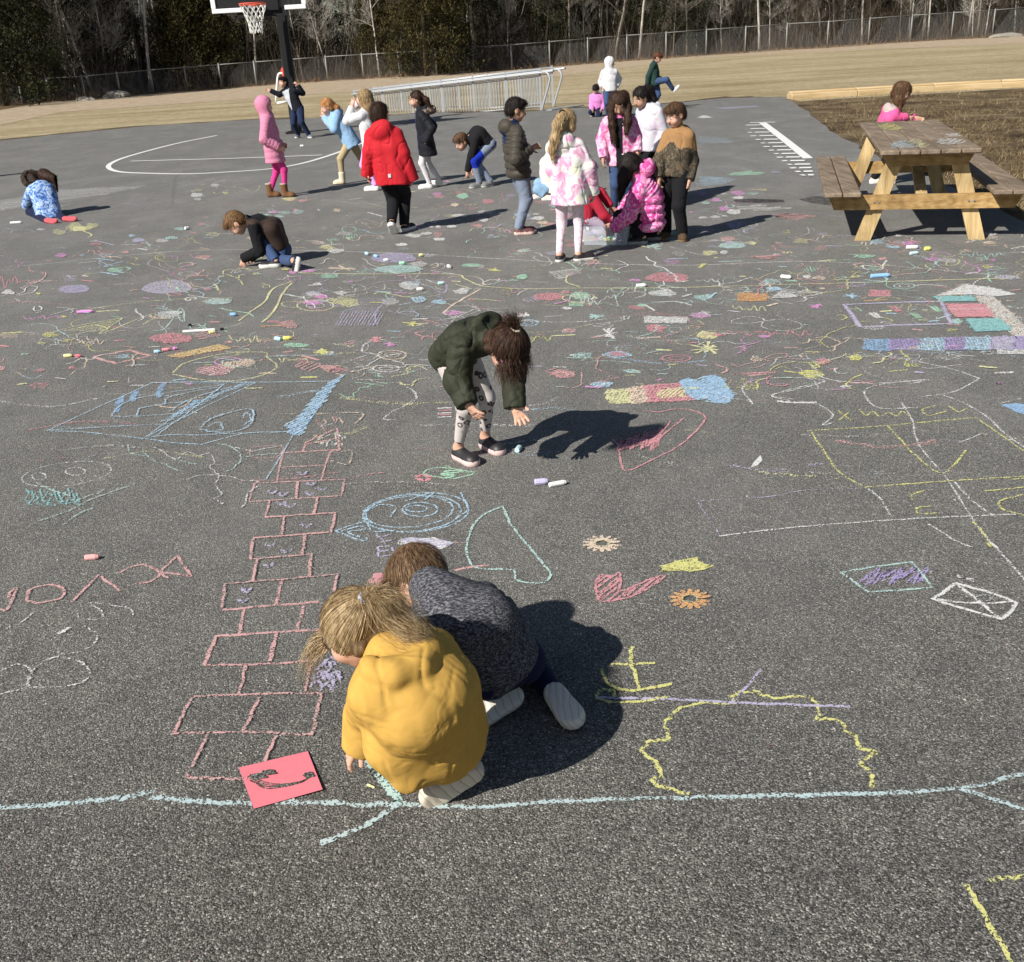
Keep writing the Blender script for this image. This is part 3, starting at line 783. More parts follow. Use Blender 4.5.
class Chalk:
    def __init__(s): s.v = []; s.f = []; s.uv = []; s.m = []; s.mats = []; s.z = 0.0016 + .0006 * (ZL[0] % 5); ZL[0] += 1
    def _mi(s, c):
        if c not in s.mats: s.mats.append(c)
        return s.mats.index(c)
    def line(s, pts, w, c, dens=.75, sm=True, wob=.0, world=False):
        if not world: pts = [G(*p)[:2] for p in pts]
        P = smoothpts(pts, 5) if sm and len(pts) > 2 else None
        if P is None:
            P = []
            for a, b in zip(pts[:-1], pts[1:]):
                k = 6 if len(pts) < 6 else 3
                P += [np.asarray(a) + (np.asarray(b) - np.asarray(a)) * t for t in np.linspace(0, 1, k, endpoint=False)]
            P.append(np.asarray(pts[-1]))
        P = np.array(P, float)
        P = P + RNG.normal(size=P.shape) * (wob + w * .09)
        d = np.gradient(P, axis=0); d /= np.linalg.norm(d, axis=1)[:, None] + 1e-9
        nn = np.stack([-d[:, 1], d[:, 0]], 1); k = len(P)
        w = w * .80; ww = w * (1 + RNG.normal(size=k) * .12)[:, None]; dens = dens * 1.02 + .03
        L = P + nn * ww / 2; R = P - nn * ww / 2; z = s.z; s.z = s.z + .0003 if s.z < .0072 else .0021; b = len(s.v)
        dd = np.clip(dens + RNG.normal(size=k) * .08, 0, 1.3)
        s.v += [(p[0], p[1], z) for p in L] + [(p[0], p[1], z) for p in R]
        mi = s._mi(c)
        for i in range(k - 1):
            s.f.append((b + i + k, b + i + 1 + k, b + i + 1, b + i)); s.m.append(mi)
            s.uv += [(1, dd[i]), (1, dd[i + 1]), (0, dd[i + 1]), (0, dd[i])]
    def fill(s, poly, c, dens=.8, world=False, sm=False):
        if not world: poly = [G(*p)[:2] for p in poly]
        if sm: poly = smoothpts(list(poly) + [poly[0]], 4)[:-1]
        z = s.z; s.z += .0003; b = len(s.v); n = len(poly)
        A = sum(poly[i][0] * poly[(i + 1) % n][1] - poly[(i + 1) % n][0] * poly[i][1] for i in range(n))
        if A < 0: poly = poly[::-1]
        s.v += [(p[0], p[1], z) for p in poly]; s.f.append(tuple(range(b, b + n))); s.m.append(s._mi(c)); s.uv += [(.5, dens)] * n
    def hatch(s, poly, c, w, dens=.75, ang=.5, gap=1.1, world=False):
        """scribbled fill: back and forth strokes clipped to the polygon"""
        if not world: poly = [G(*p)[:2] for p in poly]
        P = np.array(poly); ca, sa = math.cos(ang), math.sin(ang)
        Q = np.stack([P[:, 0] * ca + P[:, 1] * sa, -P[:, 0] * sa + P[:, 1] * ca], 1)
        t = Q[:, 1].min() + w * .4; pts = []; side = 0
        while t < Q[:, 1].max():
            xs = []
            for i in range(len(Q)):
                a, b = Q[i], Q[(i + 1) % len(Q)]
                if (a[1] - t) * (b[1] - t) < 0: xs.append(a[0] + (b[0] - a[0]) * (t - a[1]) / (b[1] - a[1]))
            if len(xs) >= 2:
                xs = [min(xs), max(xs)]
                for x in (xs if side == 0 else xs[::-1]):
                    x += RNG.normal() * w * .6; tt = t + RNG.normal() * w * .15
                    pts.append((x * ca - tt * sa, x * sa + tt * ca))
                side = 1 - side
            t += w * gap
        if len(pts) > 1: s.line(pts, w, c, dens, sm=False, world=True)
    def build(s, label=None, name='chalk_drawing', cat='chalk drawing', group=None, kind=None):
        V = np.array(s.v); c = V.mean(0); c[2] = 0
        me = bpy.data.meshes.new(name); me.from_pydata((V - c).tolist(), [], s.f)
        uvl = me.uv_layers.new(name='UVMap'); uvl.data.foreach_set('uv', np.array(s.uv, np.float32).ravel())
        o = link(name, me, None, [chalk_mat(m) for m in s.mats]); me.polygons.foreach_set('material_index', s.m); me.update()
        o.location = tuple(c); return tag(o, label, cat if not kind else None, group, kind)
CROP = dict(A=(0, 360, 2.844), B=(0, 560, 2.844), C=(320, 460, 2.844), D=(680, 380, 2.977), E=(560, 620, 2.207), F=(640, 240, 2.667), G=(300, 240, 2.844), H=(0, 240, 3.012), I=(560, 360, 5.12), P=(330, 680, 6.024), Q=(700, 90, 5.656), J=(0, 80, 4.267), K=(200, 180, 7.314), L=(560, 40, 4.372), N=(440, 70, 4.583), S=(380, 290, 3.413))
def c_(k, pts): ox, oy, s = CROP[k]; return [(ox + x / s, oy + y / s) for x, y in pts]

# hopscotch
h = Chalk(); w = .017
for k, pl in [('A', [(805, 265), (795, 307)]), ('A', [(925, 300), (940, 262)]), ('A', [(805, 265), (960, 256)]), ('A', [(860, 262), (872, 235), (960, 195), (965, 258), (940, 262)]), ('A', [(875, 240), (955, 225)]),
              ('A', [(800, 307), (925, 300)]), ('A', [(795, 307), (788, 350)]), ('A', [(925, 300), (914, 345)]), ('A', [(725, 352), (980, 342), (972, 388), (708, 405), (725, 352)]), ('A', [(848, 348), (842, 395)]),
              ('A', [(768, 402), (755, 450)]), ('A', [(903, 392), (893, 442)]), ('A', [(755, 450), (953, 438), (943, 492), (720, 510)]), ('A', [(808, 450), (802, 500)]), ('A', [(722, 510), (712, 570)]), ('A', [(868, 500), (860, 555)]),
              ('A', [(712, 570), (888, 556)]), ('A', [(732, 570), (720, 632)]), ('A', [(886, 556), (880, 620)]), ('B', [(632, 143), (640, 72), (800, 60), (960, 45), (950, 95)]), ('B', [(800, 60), (785, 127)]), ('B', [(632, 143), (780, 130), (910, 120)]),
              ('B', [(695, 140), (680, 212)]), ('B', [(865, 125), (845, 203)]), ('B', [(582, 302), (615, 218), (760, 210), (910, 200)]), ('B', [(785, 212), (768, 292)]), ('B', [(582, 302), (740, 300), (880, 290)]),
              ('B', [(700, 300), (680, 385)]), ('B', [(885, 290), (868, 378)]), ('B', [(490, 498), (548, 392), (730, 384), (915, 382), (888, 500)]), ('B', [(738, 395), (693, 488)]), ('B', [(490, 498), (700, 492), (890, 502)]),
              ('B', [(590, 500), (548, 592)]), ('B', [(785, 505), (755, 577)]), ('B', [(535, 610), (530, 624), (620, 626), (700, 628)])]:
    h.line(c_(k, pl), w * random.uniform(.75, 1.15), 'pink', random.uniform(.6, .8), sm=False)
for k, x, y in [('A', 860, 325), ('A', 775, 378), ('A', 805, 385), ('A', 885, 355), ('A', 915, 367), ('A', 880, 380), ('A', 800, 408), ('A', 825, 415), ('A', 870, 472), ('A', 768, 527), ('A', 815, 545), ('A', 765, 585), ('A', 700, 655), ('B', 700, 90), ('B', 692, 118)]:
    h.line(c_(k, [(x - 14, y - 3), (x + 2, y + 5), (x + 14, y - 5)]), .02, 'lav', .55)
h.build('long pink chalk hopscotch grid of stepped boxes left of the two crouching children')
h = Chalk()
for i in range(16):
    x = random.uniform(885, 975); y = random.uniform(150, 250); h.line(c_('A', [(x, y), (x + random.uniform(-25, 30), y + random.uniform(-18, 18)), (x + random.uniform(-20, 30), y + random.uniform(-20, 25))]), .014, random.choice(['peach', 'pink', 'white']), .5)
h.line(c_('A', [(925, 155), (1030, 155), (1010, 185)]), .014, 'peach', .5); h.line(c_('A', [(970, 265), (1000, 262), (990, 300), (940, 290)]), .012, 'peach', .4)
h.line(c_('A', [(710, 250), (800, 245), (790, 275), (720, 278), (710, 250)]), .012, 'pink', .5)
h.build('peach and pink chalk scribble at the top end of the hopscotch')
# hopscotch box scribble near the girl's hair
h = Chalk()
for i in range(12):
    x = random.uniform(895, 965); y = random.uniform(290, 375); h.line(c_('B', [(x - 15, y + 5), (x + 10, y - 12), (x + 22, y + 10)]), .016, 'lav', .6)
h.build('lavender chalk scribble on the ground under the hair of the girl in yellow')
# upside down letters
h = Chalk()
for k, pl, sm in [('A', [(545, 618), (505, 557), (457, 605), (542, 616)], False), ('A', [(340, 607), (375, 590), (410, 585), (440, 597), (455, 610), (430, 632), (375, 640)], True), ('A', [(455, 610), (480, 622)], False), ('B', [(205, 122), (282, 45), (342, 90)], False),
                  ('B', [(75, 118), (90, 85), (150, 73), (182, 88), (170, 112), (110, 125), (75, 118)], True), ('B', [(0, 143), (22, 143), (48, 85), (32, 92), (25, 110)], True)]:
    h.line(c_(k, pl), .016, 'pink', .7, sm)
h.build('row of pink upside-down chalk letters at the left edge')
h = Chalk()
for pl in [[(10, 200), (60, 180), (100, 148)], [(220, 155), (230, 170), (285, 170), (292, 150), (260, 125), (300, 130), (370, 140), (380, 160)], [(185, 220), (220, 208)], [(160, 265), (200, 270), (260, 248), (278, 215), (240, 190)], [(0, 385), (80, 368), (200, 362), (255, 335), (240, 300), (180, 280), (130, 290), (85, 330), (80, 368)], [(0, 320), (50, 300), (90, 318), (82, 350)]]:
    h.line(c_('B', pl), .012, 'white', .34)
h.line(c_('B', [(165, 215), (200, 195)]), .022, 'white', .8)
h.build('faint white chalk curls and numbers at the lower left edge')
# long cyan line
h = Chalk()
h.line(c_('B', [(-30, 708), (0, 705), (150, 695), (300, 683), (380, 672), (440, 660)]), .024, 'cyan', .66)
h.line([(150, 797.5), (197, 802), (246, 803.5), (300, 802), (360, 805), (400, 805)], .024, 'cyan', .66)
h.line([(400, 805), (470, 808), (560, 802), (642, 799), (741, 797), (850, 795), (959, 788.5), (1024, 774), (1060, 767)], .020, 'cyan', .64)
h.line([(959, 788.5), (990, 799), (1030, 812)], .020, 'cyan', .64)
h.line(c_('P', [(215, 475), (300, 580), (350, 640), (420, 740)]), .03, 'aqua', .75); h.line(c_('P', [(385, 735), (440, 742)]), .03, 'aqua', .6)
h.line(c_('P', [(430, 745), (300, 830), (180, 900), (-60, 985)]), .022, 'cyan', .72)
h.build('long pale cyan chalk line crossing the whole foreground')
# yellow tree crown, purple line, yellow boat
h = Chalk()
h.line(c_('E', [(280, 385), (205, 360), (225, 332), (182, 290), (205, 268), (240, 260), (235, 230), (262, 200), (310, 182), (375, 187), (385, 165), (430, 160), (470, 173), (545, 170), (572, 200), (568, 220), (615, 222), (632, 248), (655, 258), (662, 285), (695, 292), (665, 317), (690, 335), (685, 370)]), .016, 'yellow', .66, wob=.002)
h.build('large wavy yellow chalk cloud outline on the cyan line')
h = Chalk(); h.line(c_('E', [(80, 172), (280, 178), (400, 185), (560, 190), (640, 192)]), .015, 'lav', .78); h.line(c_('E', [(375, 187), (410, 150), (445, 110)]), .014, 'lav', .6)
h.build('thin purple chalk line running across the top of the yellow cloud outline')
h = Chalk()
for pl in [[(160, 60), (155, 85), (165, 120), (175, 158)], [(112, 100), (160, 99), (210, 97)], [(90, 108), (110, 145), (160, 158), (250, 142)], [(240, 170), (180, 182), (110, 183), (82, 172), (90, 158), (115, 158), (122, 172)]]: h.line(c_('E', pl), .016, 'yellow', .72)
h.build('small yellow chalk boat with a mast left of the yellow cloud outline')
h = Chalk(); h.line(c_('E', [(1060, 565), (1024, 568), (945, 576)]), .02, 'yellow', .55); h.line(c_('E', [(893, 583), (940, 660), (1000, 770)]), .017, 'yellow', .72); h.build('yellow chalk corner mark in the lower right corner')
# snail / spiral, letters
def ell(cx, cy, rx, ry, a=0, n=18, t0=0, t1=6.28):
    return [(cx + rx * math.cos(t) * math.cos(a) - ry * math.sin(t) * math.sin(a), cy + rx * math.cos(t) * math.sin(a) + ry * math.sin(t) * math.cos(a)) for t in np.linspace(t0, t1, n)]
h = Chalk()
for e in [(275, 150, 150, 55, -.08), (255, 148, 125, 44, -.08), (262, 152, 140, 52, -.06), (285, 142, 50, 20, 0), (275, 140, 30, 9, 0)]: h.line(c_('C', ell(*e)), .013, 'sky', .6)
for pl in [[(45, 203), (125, 178), (140, 192)], [(45, 203), (120, 232), (135, 222)], [(60, 205), (115, 190), (125, 200), (80, 207), (118, 222)], [(130, 150), (170, 130), (215, 135), (200, 165)], [(240, 120), (320, 95), (300, 115)], [(400, 95), (420, 140), (395, 165)], [(140, 190), (150, 205), (210, 205)]]: h.line(c_('C', pl), .013, 'sky', .58)
h.build('pale blue chalk snail shell of rings behind the child in grey')
h = Chalk()
for pl in [[(165, 248), (168, 276), (215, 270)], [(165, 262), (195, 258)], [(165, 248), (200, 246)], [(165, 222), (200, 214)], [(170, 236), (205, 230)], [(205, 250), (215, 272)], [(160, 210), (185, 238)]]: h.line(c_('C', pl), .014, 'lav', .62, False)
h.build('small lavender chalk letters below the blue snail shell')
h = Chalk(); h.fill(c_('C', [(228, 226), (262, 222), (300, 224), (345, 228), (382, 237), (358, 250), (320, 258), (270, 250), (240, 240)]), 'lav', .95); h.hatch(c_('C', [(228, 226), (300, 222), (385, 237), (340, 256), (240, 242)]), 'white', .016, .6, .1); h.line(c_('C', [(380, 237), (415, 237)]), .01, 'pink', .5)
h.build('solid lavender chalk fish shape above the head of the child in grey')
h = Chalk(); P_ = c_('C', [(150, 326), (175, 322), (188, 335), (210, 322), (228, 345), (236, 368), (225, 386), (195, 380), (170, 386), (160, 360)]); h.fill(P_, 'rose', .95); h.hatch(P_, 'rose', .02, .7, .4)
h.build('solid pink chalk patch left of the head of the child in grey')
h = Chalk(); h.line(c_('C', [(520, 132), (450, 170), (418, 240), (428, 295), (460, 312), (550, 315), (560, 345), (630, 352), (656, 330), (640, 305), (550, 195), (532, 160), (518, 132)]), .014, 'aqua', .66)
h.build('pale green chalk boot-shaped outline right of the blue snail shell')
h = Chalk(); h.line(c_('C', [(385, 314), (430, 305), (482, 300)]), .018, 'pink', .75); h.build('short pink chalk stroke beside the back of the child in grey')
# flowers
def flower(cx, cy, rx, ry, c, label):
    h = Chalk()
    st = []
    for i in range(56):
        a = 2 * math.pi * i / 56; r_ = .62 + .40 * abs(math.sin(a * 7)) ** .7 * random.uniform(.85, 1.1); st.append((cx + rx * r_ * math.cos(a), cy + ry * r_ * math.sin(a)))
    inner = [(cx + rx * .34 * math.cos(a), cy + ry * .34 * math.sin(a)) for a in np.linspace(0, 2 * math.pi, 57)]
    for i in range(0, 56, 4): h.fill([inner[i], inner[i + 4]] + [st[(i + k) % 56] for k in (4, 3, 2, 1, 0)], c, .78)
    h.line(ell(cx, cy, rx * .36, ry * .36), .010, 'lemon', .5); h.build(label)
flower(602, 544.5, 19.5, 8, 'peach', 'peach chalk flower, the upper of the two flowers'); flower(690, 600, 21, 10, 'orange', 'orange chalk flower, the lower of the two flowers')
h = Chalk(); P_ = c_('C', [(783, 350), (800, 330), (828, 335), (850, 322), (856, 345), (852, 372), (880, 368), (930, 345), (975, 330), (968, 345), (900, 385), (850, 398), (800, 405), (788, 385)])
h.hatch(P_, 'rose', .016, .72, .9); h.line(P_ + [P_[0]], .012, 'rose', .7); h.build('pink chalk worm scribble between the two flowers and the child in grey')
h = Chalk(); P_ = c_('D', [(-50, 555), (-20, 545), (0, 538), (40, 532), (65, 548), (102, 556), (70, 568), (30, 574), (0, 568), (-30, 562), (-55, 575)]); h.fill(P_, 'yellow', .85); h.hatch(P_, 'yellow', .014, .7, .2); h.build('solid yellow chalk leaf above the orange flower')
h = Chalk(); h.line(c_('S', [(125, 640), (145, 632), (172, 640), (150, 650), (125, 642)]), .03, 'rose', .9)
h.line(c_('S', [(160, 615), (200, 607), (250, 612), (300, 620), (320, 628), (250, 645), (200, 640), (150, 628), (160, 615)]), .014, 'mint', .7); h.hatch(c_('S', [(212, 614), (262, 612), (258, 642), (215, 642)]), 'mint', .022, .85, .1)
h.line(c_('S', [(220, 600), (290, 625), (330, 622)]), .012, 'green', .6); h.build('mint and red chalk scribble beside the toes of the girl in the green jacket')
h = Chalk()
for y, c in ((405, 'white'), (413, 'rose'), (422, 'white'), (428, 'rose'), (436, 'white')): h.line(c_('S', [(196 + (y % 5), y), (245, y - 2)]), .018, c, .8)
h.build('small pink and white chalk flag left of the girl in the green jacket')
# blue star ship at the left
h = Chalk()
for pl in [[(135, 202), (435, 65)], [(435, 65), (600, 67), (730, 65)], [(730, 65), (560, 145), (410, 225)], [(700, 65), (540, 135), (405, 228)], [(640, 70), (500, 175), (440, 222)], [(135, 202), (300, 192), (480, 184)], [(135, 202), (270, 210), (410, 226), (550, 242), (600, 235), (690, 212), (830, 205)], [(410, 226), (480, 215), (560, 216), (690, 210)],
           [(320, 162), (345, 130), (420, 105), (640, 72)], [(345, 165), (420, 160), (520, 155)], [(390, 160), (400, 140), (470, 128), (560, 118)], [(325, 162), (345, 165)], [(430, 68), (600, 64), (800, 66), (940, 63)], [(480, 150), (530, 120), (600, 95), (660, 80)], [(470, 130), (480, 110), (560, 90), (620, 80)], [(570, 195), (600, 170), (700, 142), (722, 165), (700, 195), (640, 210), (570, 200)], [(590, 190), (620, 178), (635, 195), (605, 203)], [(690, 165), (700, 150), (715, 170), (695, 185)]]:
    h.line(c_('A', pl), .015, 'sky', .58, wob=.002)
for a in [[(330, 150), (345, 105)], [(375, 120), (385, 90)], [(450, 108), (468, 66)], [(490, 165), (560, 115)]]:
    (x0, y0), (x1, y1) = a; h.line(c_('A', [a[0], a[1]]), .05, 'blue', .58, False)
h.hatch(c_('A', [(480, 175), (640, 95), (720, 66), (690, 66), (560, 120), (450, 180)]), 'sky', .014, .5, .6); h.build('large pale blue chalk sailing ship outline left of the hopscotch top')
h = Chalk(); P_ = c_('A', [(818, 190), (860, 150), (900, 100), (935, 65), (982, 40), (950, 75), (900, 150), (852, 218), (825, 212)]); h.fill(P_, 'blue', .62); h.hatch(P_, 'sky', .02, .75, .9); h.line(c_('A', [(832, 218), (790, 290), (757, 342)]), .012, 'sky', .5)
h.build('blue chalk feather slanting down to the hopscotch')
h = Chalk()
for pl in [[(360, 240), (372, 265), (410, 275), (400, 262), (440, 290), (470, 300), (510, 318)], [(440, 250), (500, 285), (530, 262), (560, 275), (600, 268), (610, 290), (600, 310), (625, 330), (612, 355), (630, 385), (612, 395), (635, 412)], [(620, 240), (660, 250), (690, 280), (665, 310), (640, 320)], [(665, 250), (720, 260), (800, 245)], [(690, 280), (740, 272), (790, 270)], [(520, 345), (580, 330), (650, 335), (740, 350)], [(500, 285), (560, 300)], [(735, 360), (710, 380), (690, 425)], [(300, 370), (240, 395), (210, 410)]]: h.line(c_('A', pl), .012, random.choice(['sky', 'white', 'aqua']), .45, wob=.003)
h.build('thin jagged pale chalk roots below the blue ship')
h = Chalk()
h.line(c_('A', ell(190, 325, 128, 33, -.12)), .015, 'white', .38); h.line(c_('A', ell(112, 332, 20, 10)), .013, 'white', .45); h.line(c_('A', ell(215, 318, 28, 11)), .013, 'white', .4)
for i in range(12): x = 75 + i * 13; h.line(c_('A', [(x, 368 + (i % 3) * 6), (x + 8, 380 + (i % 4) * 9), (x - 4, 400 + (i % 2) * 12), (x + 20, 405 + i % 3 * 5)]), .014, 'teal', .48)
for pl in [[(110, 462), (200, 430), (260, 400), (385, 355)], [(180, 472), (225, 440), (265, 425)], [(100, 350), (140, 370), (200, 390)]]: h.line(c_('A', pl), .014, 'aqua', .45)
h.build('faint chalk face with teal scribbled hair at the left')
# rainbow, cloud, heart
h = Chalk()
for poly, c in [([(235, 160), (300, 150), (362, 145), (372, 222), (300, 224), (240, 212)], 'lemon'), ([(350, 145), (452, 133), (462, 215), (365, 224)], 'peach'), ([(430, 133), (610, 120), (640, 170), (690, 210), (455, 216)], 'rose')]: h.fill(c_('I', poly), c, .6); h.hatch(c_('I', poly), c, .016, .75, 1.2)
h.hatch(c_('I', [(500, 165), (560, 148), (625, 145), (652, 190), (580, 195), (505, 190)]), 'lemon', .016, .85, 1.0); h.line(c_('I', [(400, 150), (500, 135), (612, 122)]), .014, 'rose', .8); h.line(c_('I', [(440, 214), (560, 212), (690, 208)]), .014, 'rose', .8)
h.build('yellow orange and red chalk rainbow bar right of the green jacket girl')
h = Chalk(); P_ = c_('I', [(612, 108), (660, 92), (715, 112), (745, 85), (790, 78), (830, 95), (862, 140), (892, 190), (860, 224), (790, 222), (750, 200), (700, 208), (650, 185), (612, 150)]); h.fill(P_, 'blue', .85); h.hatch(P_, 'sky', .02, .6, .7); h.build('solid blue chalk cloud at the right end of the rainbow bar')
h = Chalk(); h.hatch(c_('I', [(160, 120), (260, 114), (268, 140), (172, 140)]), 'sky', .02, .95, .1, .8); h.build('short bright blue chalk bar above the rainbow bar')
h = Chalk(); h.line(c_('I', [(440, 262), (510, 270), (570, 257), (640, 255), (700, 268), (742, 292), (735, 320), (700, 365), (600, 450), (470, 515), (345, 570), (312, 530), (296, 440), (270, 410)]), .013, 'rose', .75)
for i in range(16):
    x = 290 + i * 13; h.line(c_('I', [(x, 470 - i * 3), (x + 35, 400 - i * 4 + (i % 3) * 14), (x + 18, 465 - (i % 4) * 7)]), .014, 'rose', .7)
h.line(c_('I', [(440, 450), (540, 350), (565, 315)]), .013, 'rose', .7); h.line(c_('I', [(490, 425), (560, 360), (640, 297)]), .013, 'rose', .7); h.build('red chalk heart outline with scribbles under the shadow of the green jacket girl')
# right side grid
h = Chalk()
for pl in [[(378, 152), (600, 138), (880, 112)], [(390, 155), (430, 215), (480, 280), (555, 322)], [(880, 112), (950, 160), (1040, 225)], [(555, 320), (780, 303), (1040, 287)], [(618, 138), (690, 215), (770, 278), (815, 255), (850, 210)], [(470, 92), (510, 122)], [(505, 95), (475, 120)], [(535, 90), (555, 108), (575, 95), (595, 112), (620, 98), (645, 110), (660, 95), (685, 112)], [(760, 78), (722, 90), (740, 108), (790, 95)], [(800, 80), (830, 100), (855, 85)],
           [(690, 362), (688, 345), (730, 330)], [(745, 378), (705, 385), (715, 402), (765, 400)], [(905, 334), (1030, 322)], [(1030, 342), (955, 362), (960, 388), (1030, 408)], [(872, 425), (895, 450), (930, 500), (915, 490)], [(985, 300), (1030, 296)]]: h.line(c_('D', pl), .015, 'yellow', .52, len(pl) > 3)
h.build('large yellow chalk box with letters at the right edge')
h = Chalk()
for pl in [[(658, 65), (690, 120), (712, 195), (790, 290), (880, 430), (950, 510), (1040, 610)], [(780, 45), (850, 72), (920, 115), (960, 155), (1040, 212)], [(555, 320), (600, 360), (632, 412)], [(815, 305), (880, 370), (938, 410)], [(740, 430), (820, 480), (870, 500)], [(830, 190), (900, 160)], [(115, 467), (350, 440), (550, 425), (700, 415), (1000, 402)]]: h.line(c_('D', pl), .014, 'white', .48)
for pl in [[(60, 362), (250, 352), (380, 330), (555, 326)], [(40, 350), (90, 420), (120, 468)]]: h.line(c_('D', pl), .012, 'lav', .28)
h.build('long white chalk lines crossing the yellow box at the right')
h = Chalk()
for pl in [[(905, 370), (830, 345), (700, 318), (600, 311), (510, 318), (472, 335), (475, 360), (520, 376), (620, 383), (770, 375)], [(905, 370), (840, 405), (750, 420)], [(770, 373), (690, 380), (610, 395), (600, 418), (640, 450), (740, 448)], [(300, 440), (275, 402), (295, 378), (380, 368), (470, 372), (490, 380), (420, 400), (350, 416), (400, 430)]]: h.line(c_('F', pl), .015, 'white', .55)
h.line(c_('D', [(450, 130), (425, 135), (455, 105), (400, 72), (295, 65)]), .014, 'white', .55); h.line(c_('D', [(292, 66), (340, 70), (405, 68)]), .03, 'white', .8); h.line(c_('D', [(430, 8), (350, 25), (275, 48), (340, 60)]), .012, 'white', .5)
h.build('big looping white chalk hearts below the striped arrow')
h = Chalk(); h.line(c_('D', [(478, 575), (580, 558), (692, 543), (752, 620), (650, 628), (560, 633), (478, 575)]), .014, 'aqua', .68, False)
for i in range(15): x = 530 + i * 12; h.line(c_('D', [(x, 610 - i % 4 * 8), (x + 38, 575 - i % 3 * 7), (x + 20, 618 - (i * 7) % 40)]), .012, 'purple', .58)
h.line(c_('D', [(600, 600), (700, 572), (760, 572)]), .01, 'lav', .5); h.build('purple scribbled chalk kite with a pale green outline')
h = Chalk(); h.line(c_('D', [(820, 608), (910, 632), (1000, 665), (985, 695), (955, 715), (850, 685), (752, 655), (820, 608)]), .019, 'white', .8, False); h.line(c_('D', [(820, 608), (880, 655), (955, 715)]), .016, 'white', .7); h.line(c_('D', [(752, 655), (880, 668), (1000, 663)]), .016, 'white', .72); h.line(c_('D', ell(905, 652, 22, 9)), .012, 'white', .6)
for x, y in ((833, 588), (866, 600)): h.line(c_('D', [(x - 8, y - 2), (x + 9, y + 2)]), .026, 'white', .9)
h.build('white chalk envelope with crossed diagonals near the right edge')
h = Chalk(); h.fill(c_('D', [(210, 262), (220, 245), (240, 224), (245, 240), (230, 255)]), 'white', .9); h.build('small solid white chalk leaf between the heart and the yellow box')
h = Chalk(); h.fill(c_('D', [(955, 75), (1000, 70), (1040, 76), (1040, 108), (1000, 96)]), 'blue', .85); h.build('solid blue chalk patch cut by the right edge')
# striped bars and arrow
h = Chalk(); ws = 'blue purple sky purple sky lav purple'.split()
xs = [597, 665, 745, 815, 870, 935, 1000, 1060]
for i in range(7): P_ = c_('F', [(xs[i], 266 - i * 1.2), (xs[i + 1], 265 - i * 1.2), (xs[i + 1] - 3, 296), (xs[i] - 3, 294)]); h.fill(P_, ws[i], .5); h.hatch(P_, ws[i], .016, .72, 1.3)
h.build('long blue and purple striped chalk bar below the striped arrow')
h = Chalk()
P_ = c_('F', [(788, 150), (830, 135), (868, 119), (940, 128), (1003, 146), (955, 151), (885, 146)]); h.fill(P_, 'white', .8); h.hatch(P_, 'white', .02, .6, .2)
P_ = c_('F', [(888, 150), (940, 150), (985, 190), (1060, 262), (1000, 262), (945, 210)]); h.fill(P_, 'white', .62); h.hatch(P_, 'peach', .02, .4, .9); P_ = c_('F', [(935, 263), (1060, 262), (1060, 306), (955, 306)]); h.fill(P_, 'white', .6)
for poly, c in [([(780, 152), (885, 150), (898, 164), (800, 166)], 'teal'), ([(812, 172), (918, 172), (945, 206), (842, 208)], 'rose'), ([(868, 212), (963, 212), (993, 243), (895, 247)], 'teal')]: h.fill(c_('F', poly), c, .85); h.hatch(c_('F', poly), c, .018, .6, .3)
h.build('white chalk arrow with teal and red side blocks at the right edge')
h = Chalk(); h.line(c_('F', [(545, 173), (640, 170), (800, 165), (830, 224), (700, 228), (585, 233), (545, 173)]), .04, 'lav', .78, False)
for i in range(26): x = 575 + (i * 53) % 215; y = 185 + (i * 17) % 34; h.line(c_('F', [(x, y - 6), (x + 8, y), (x + 18, y + 8)]), .016, ['mint', 'white', 'rose', 'green'][i % 4], .62)
h.build('purple framed chalk panel with green and pink marks inside')
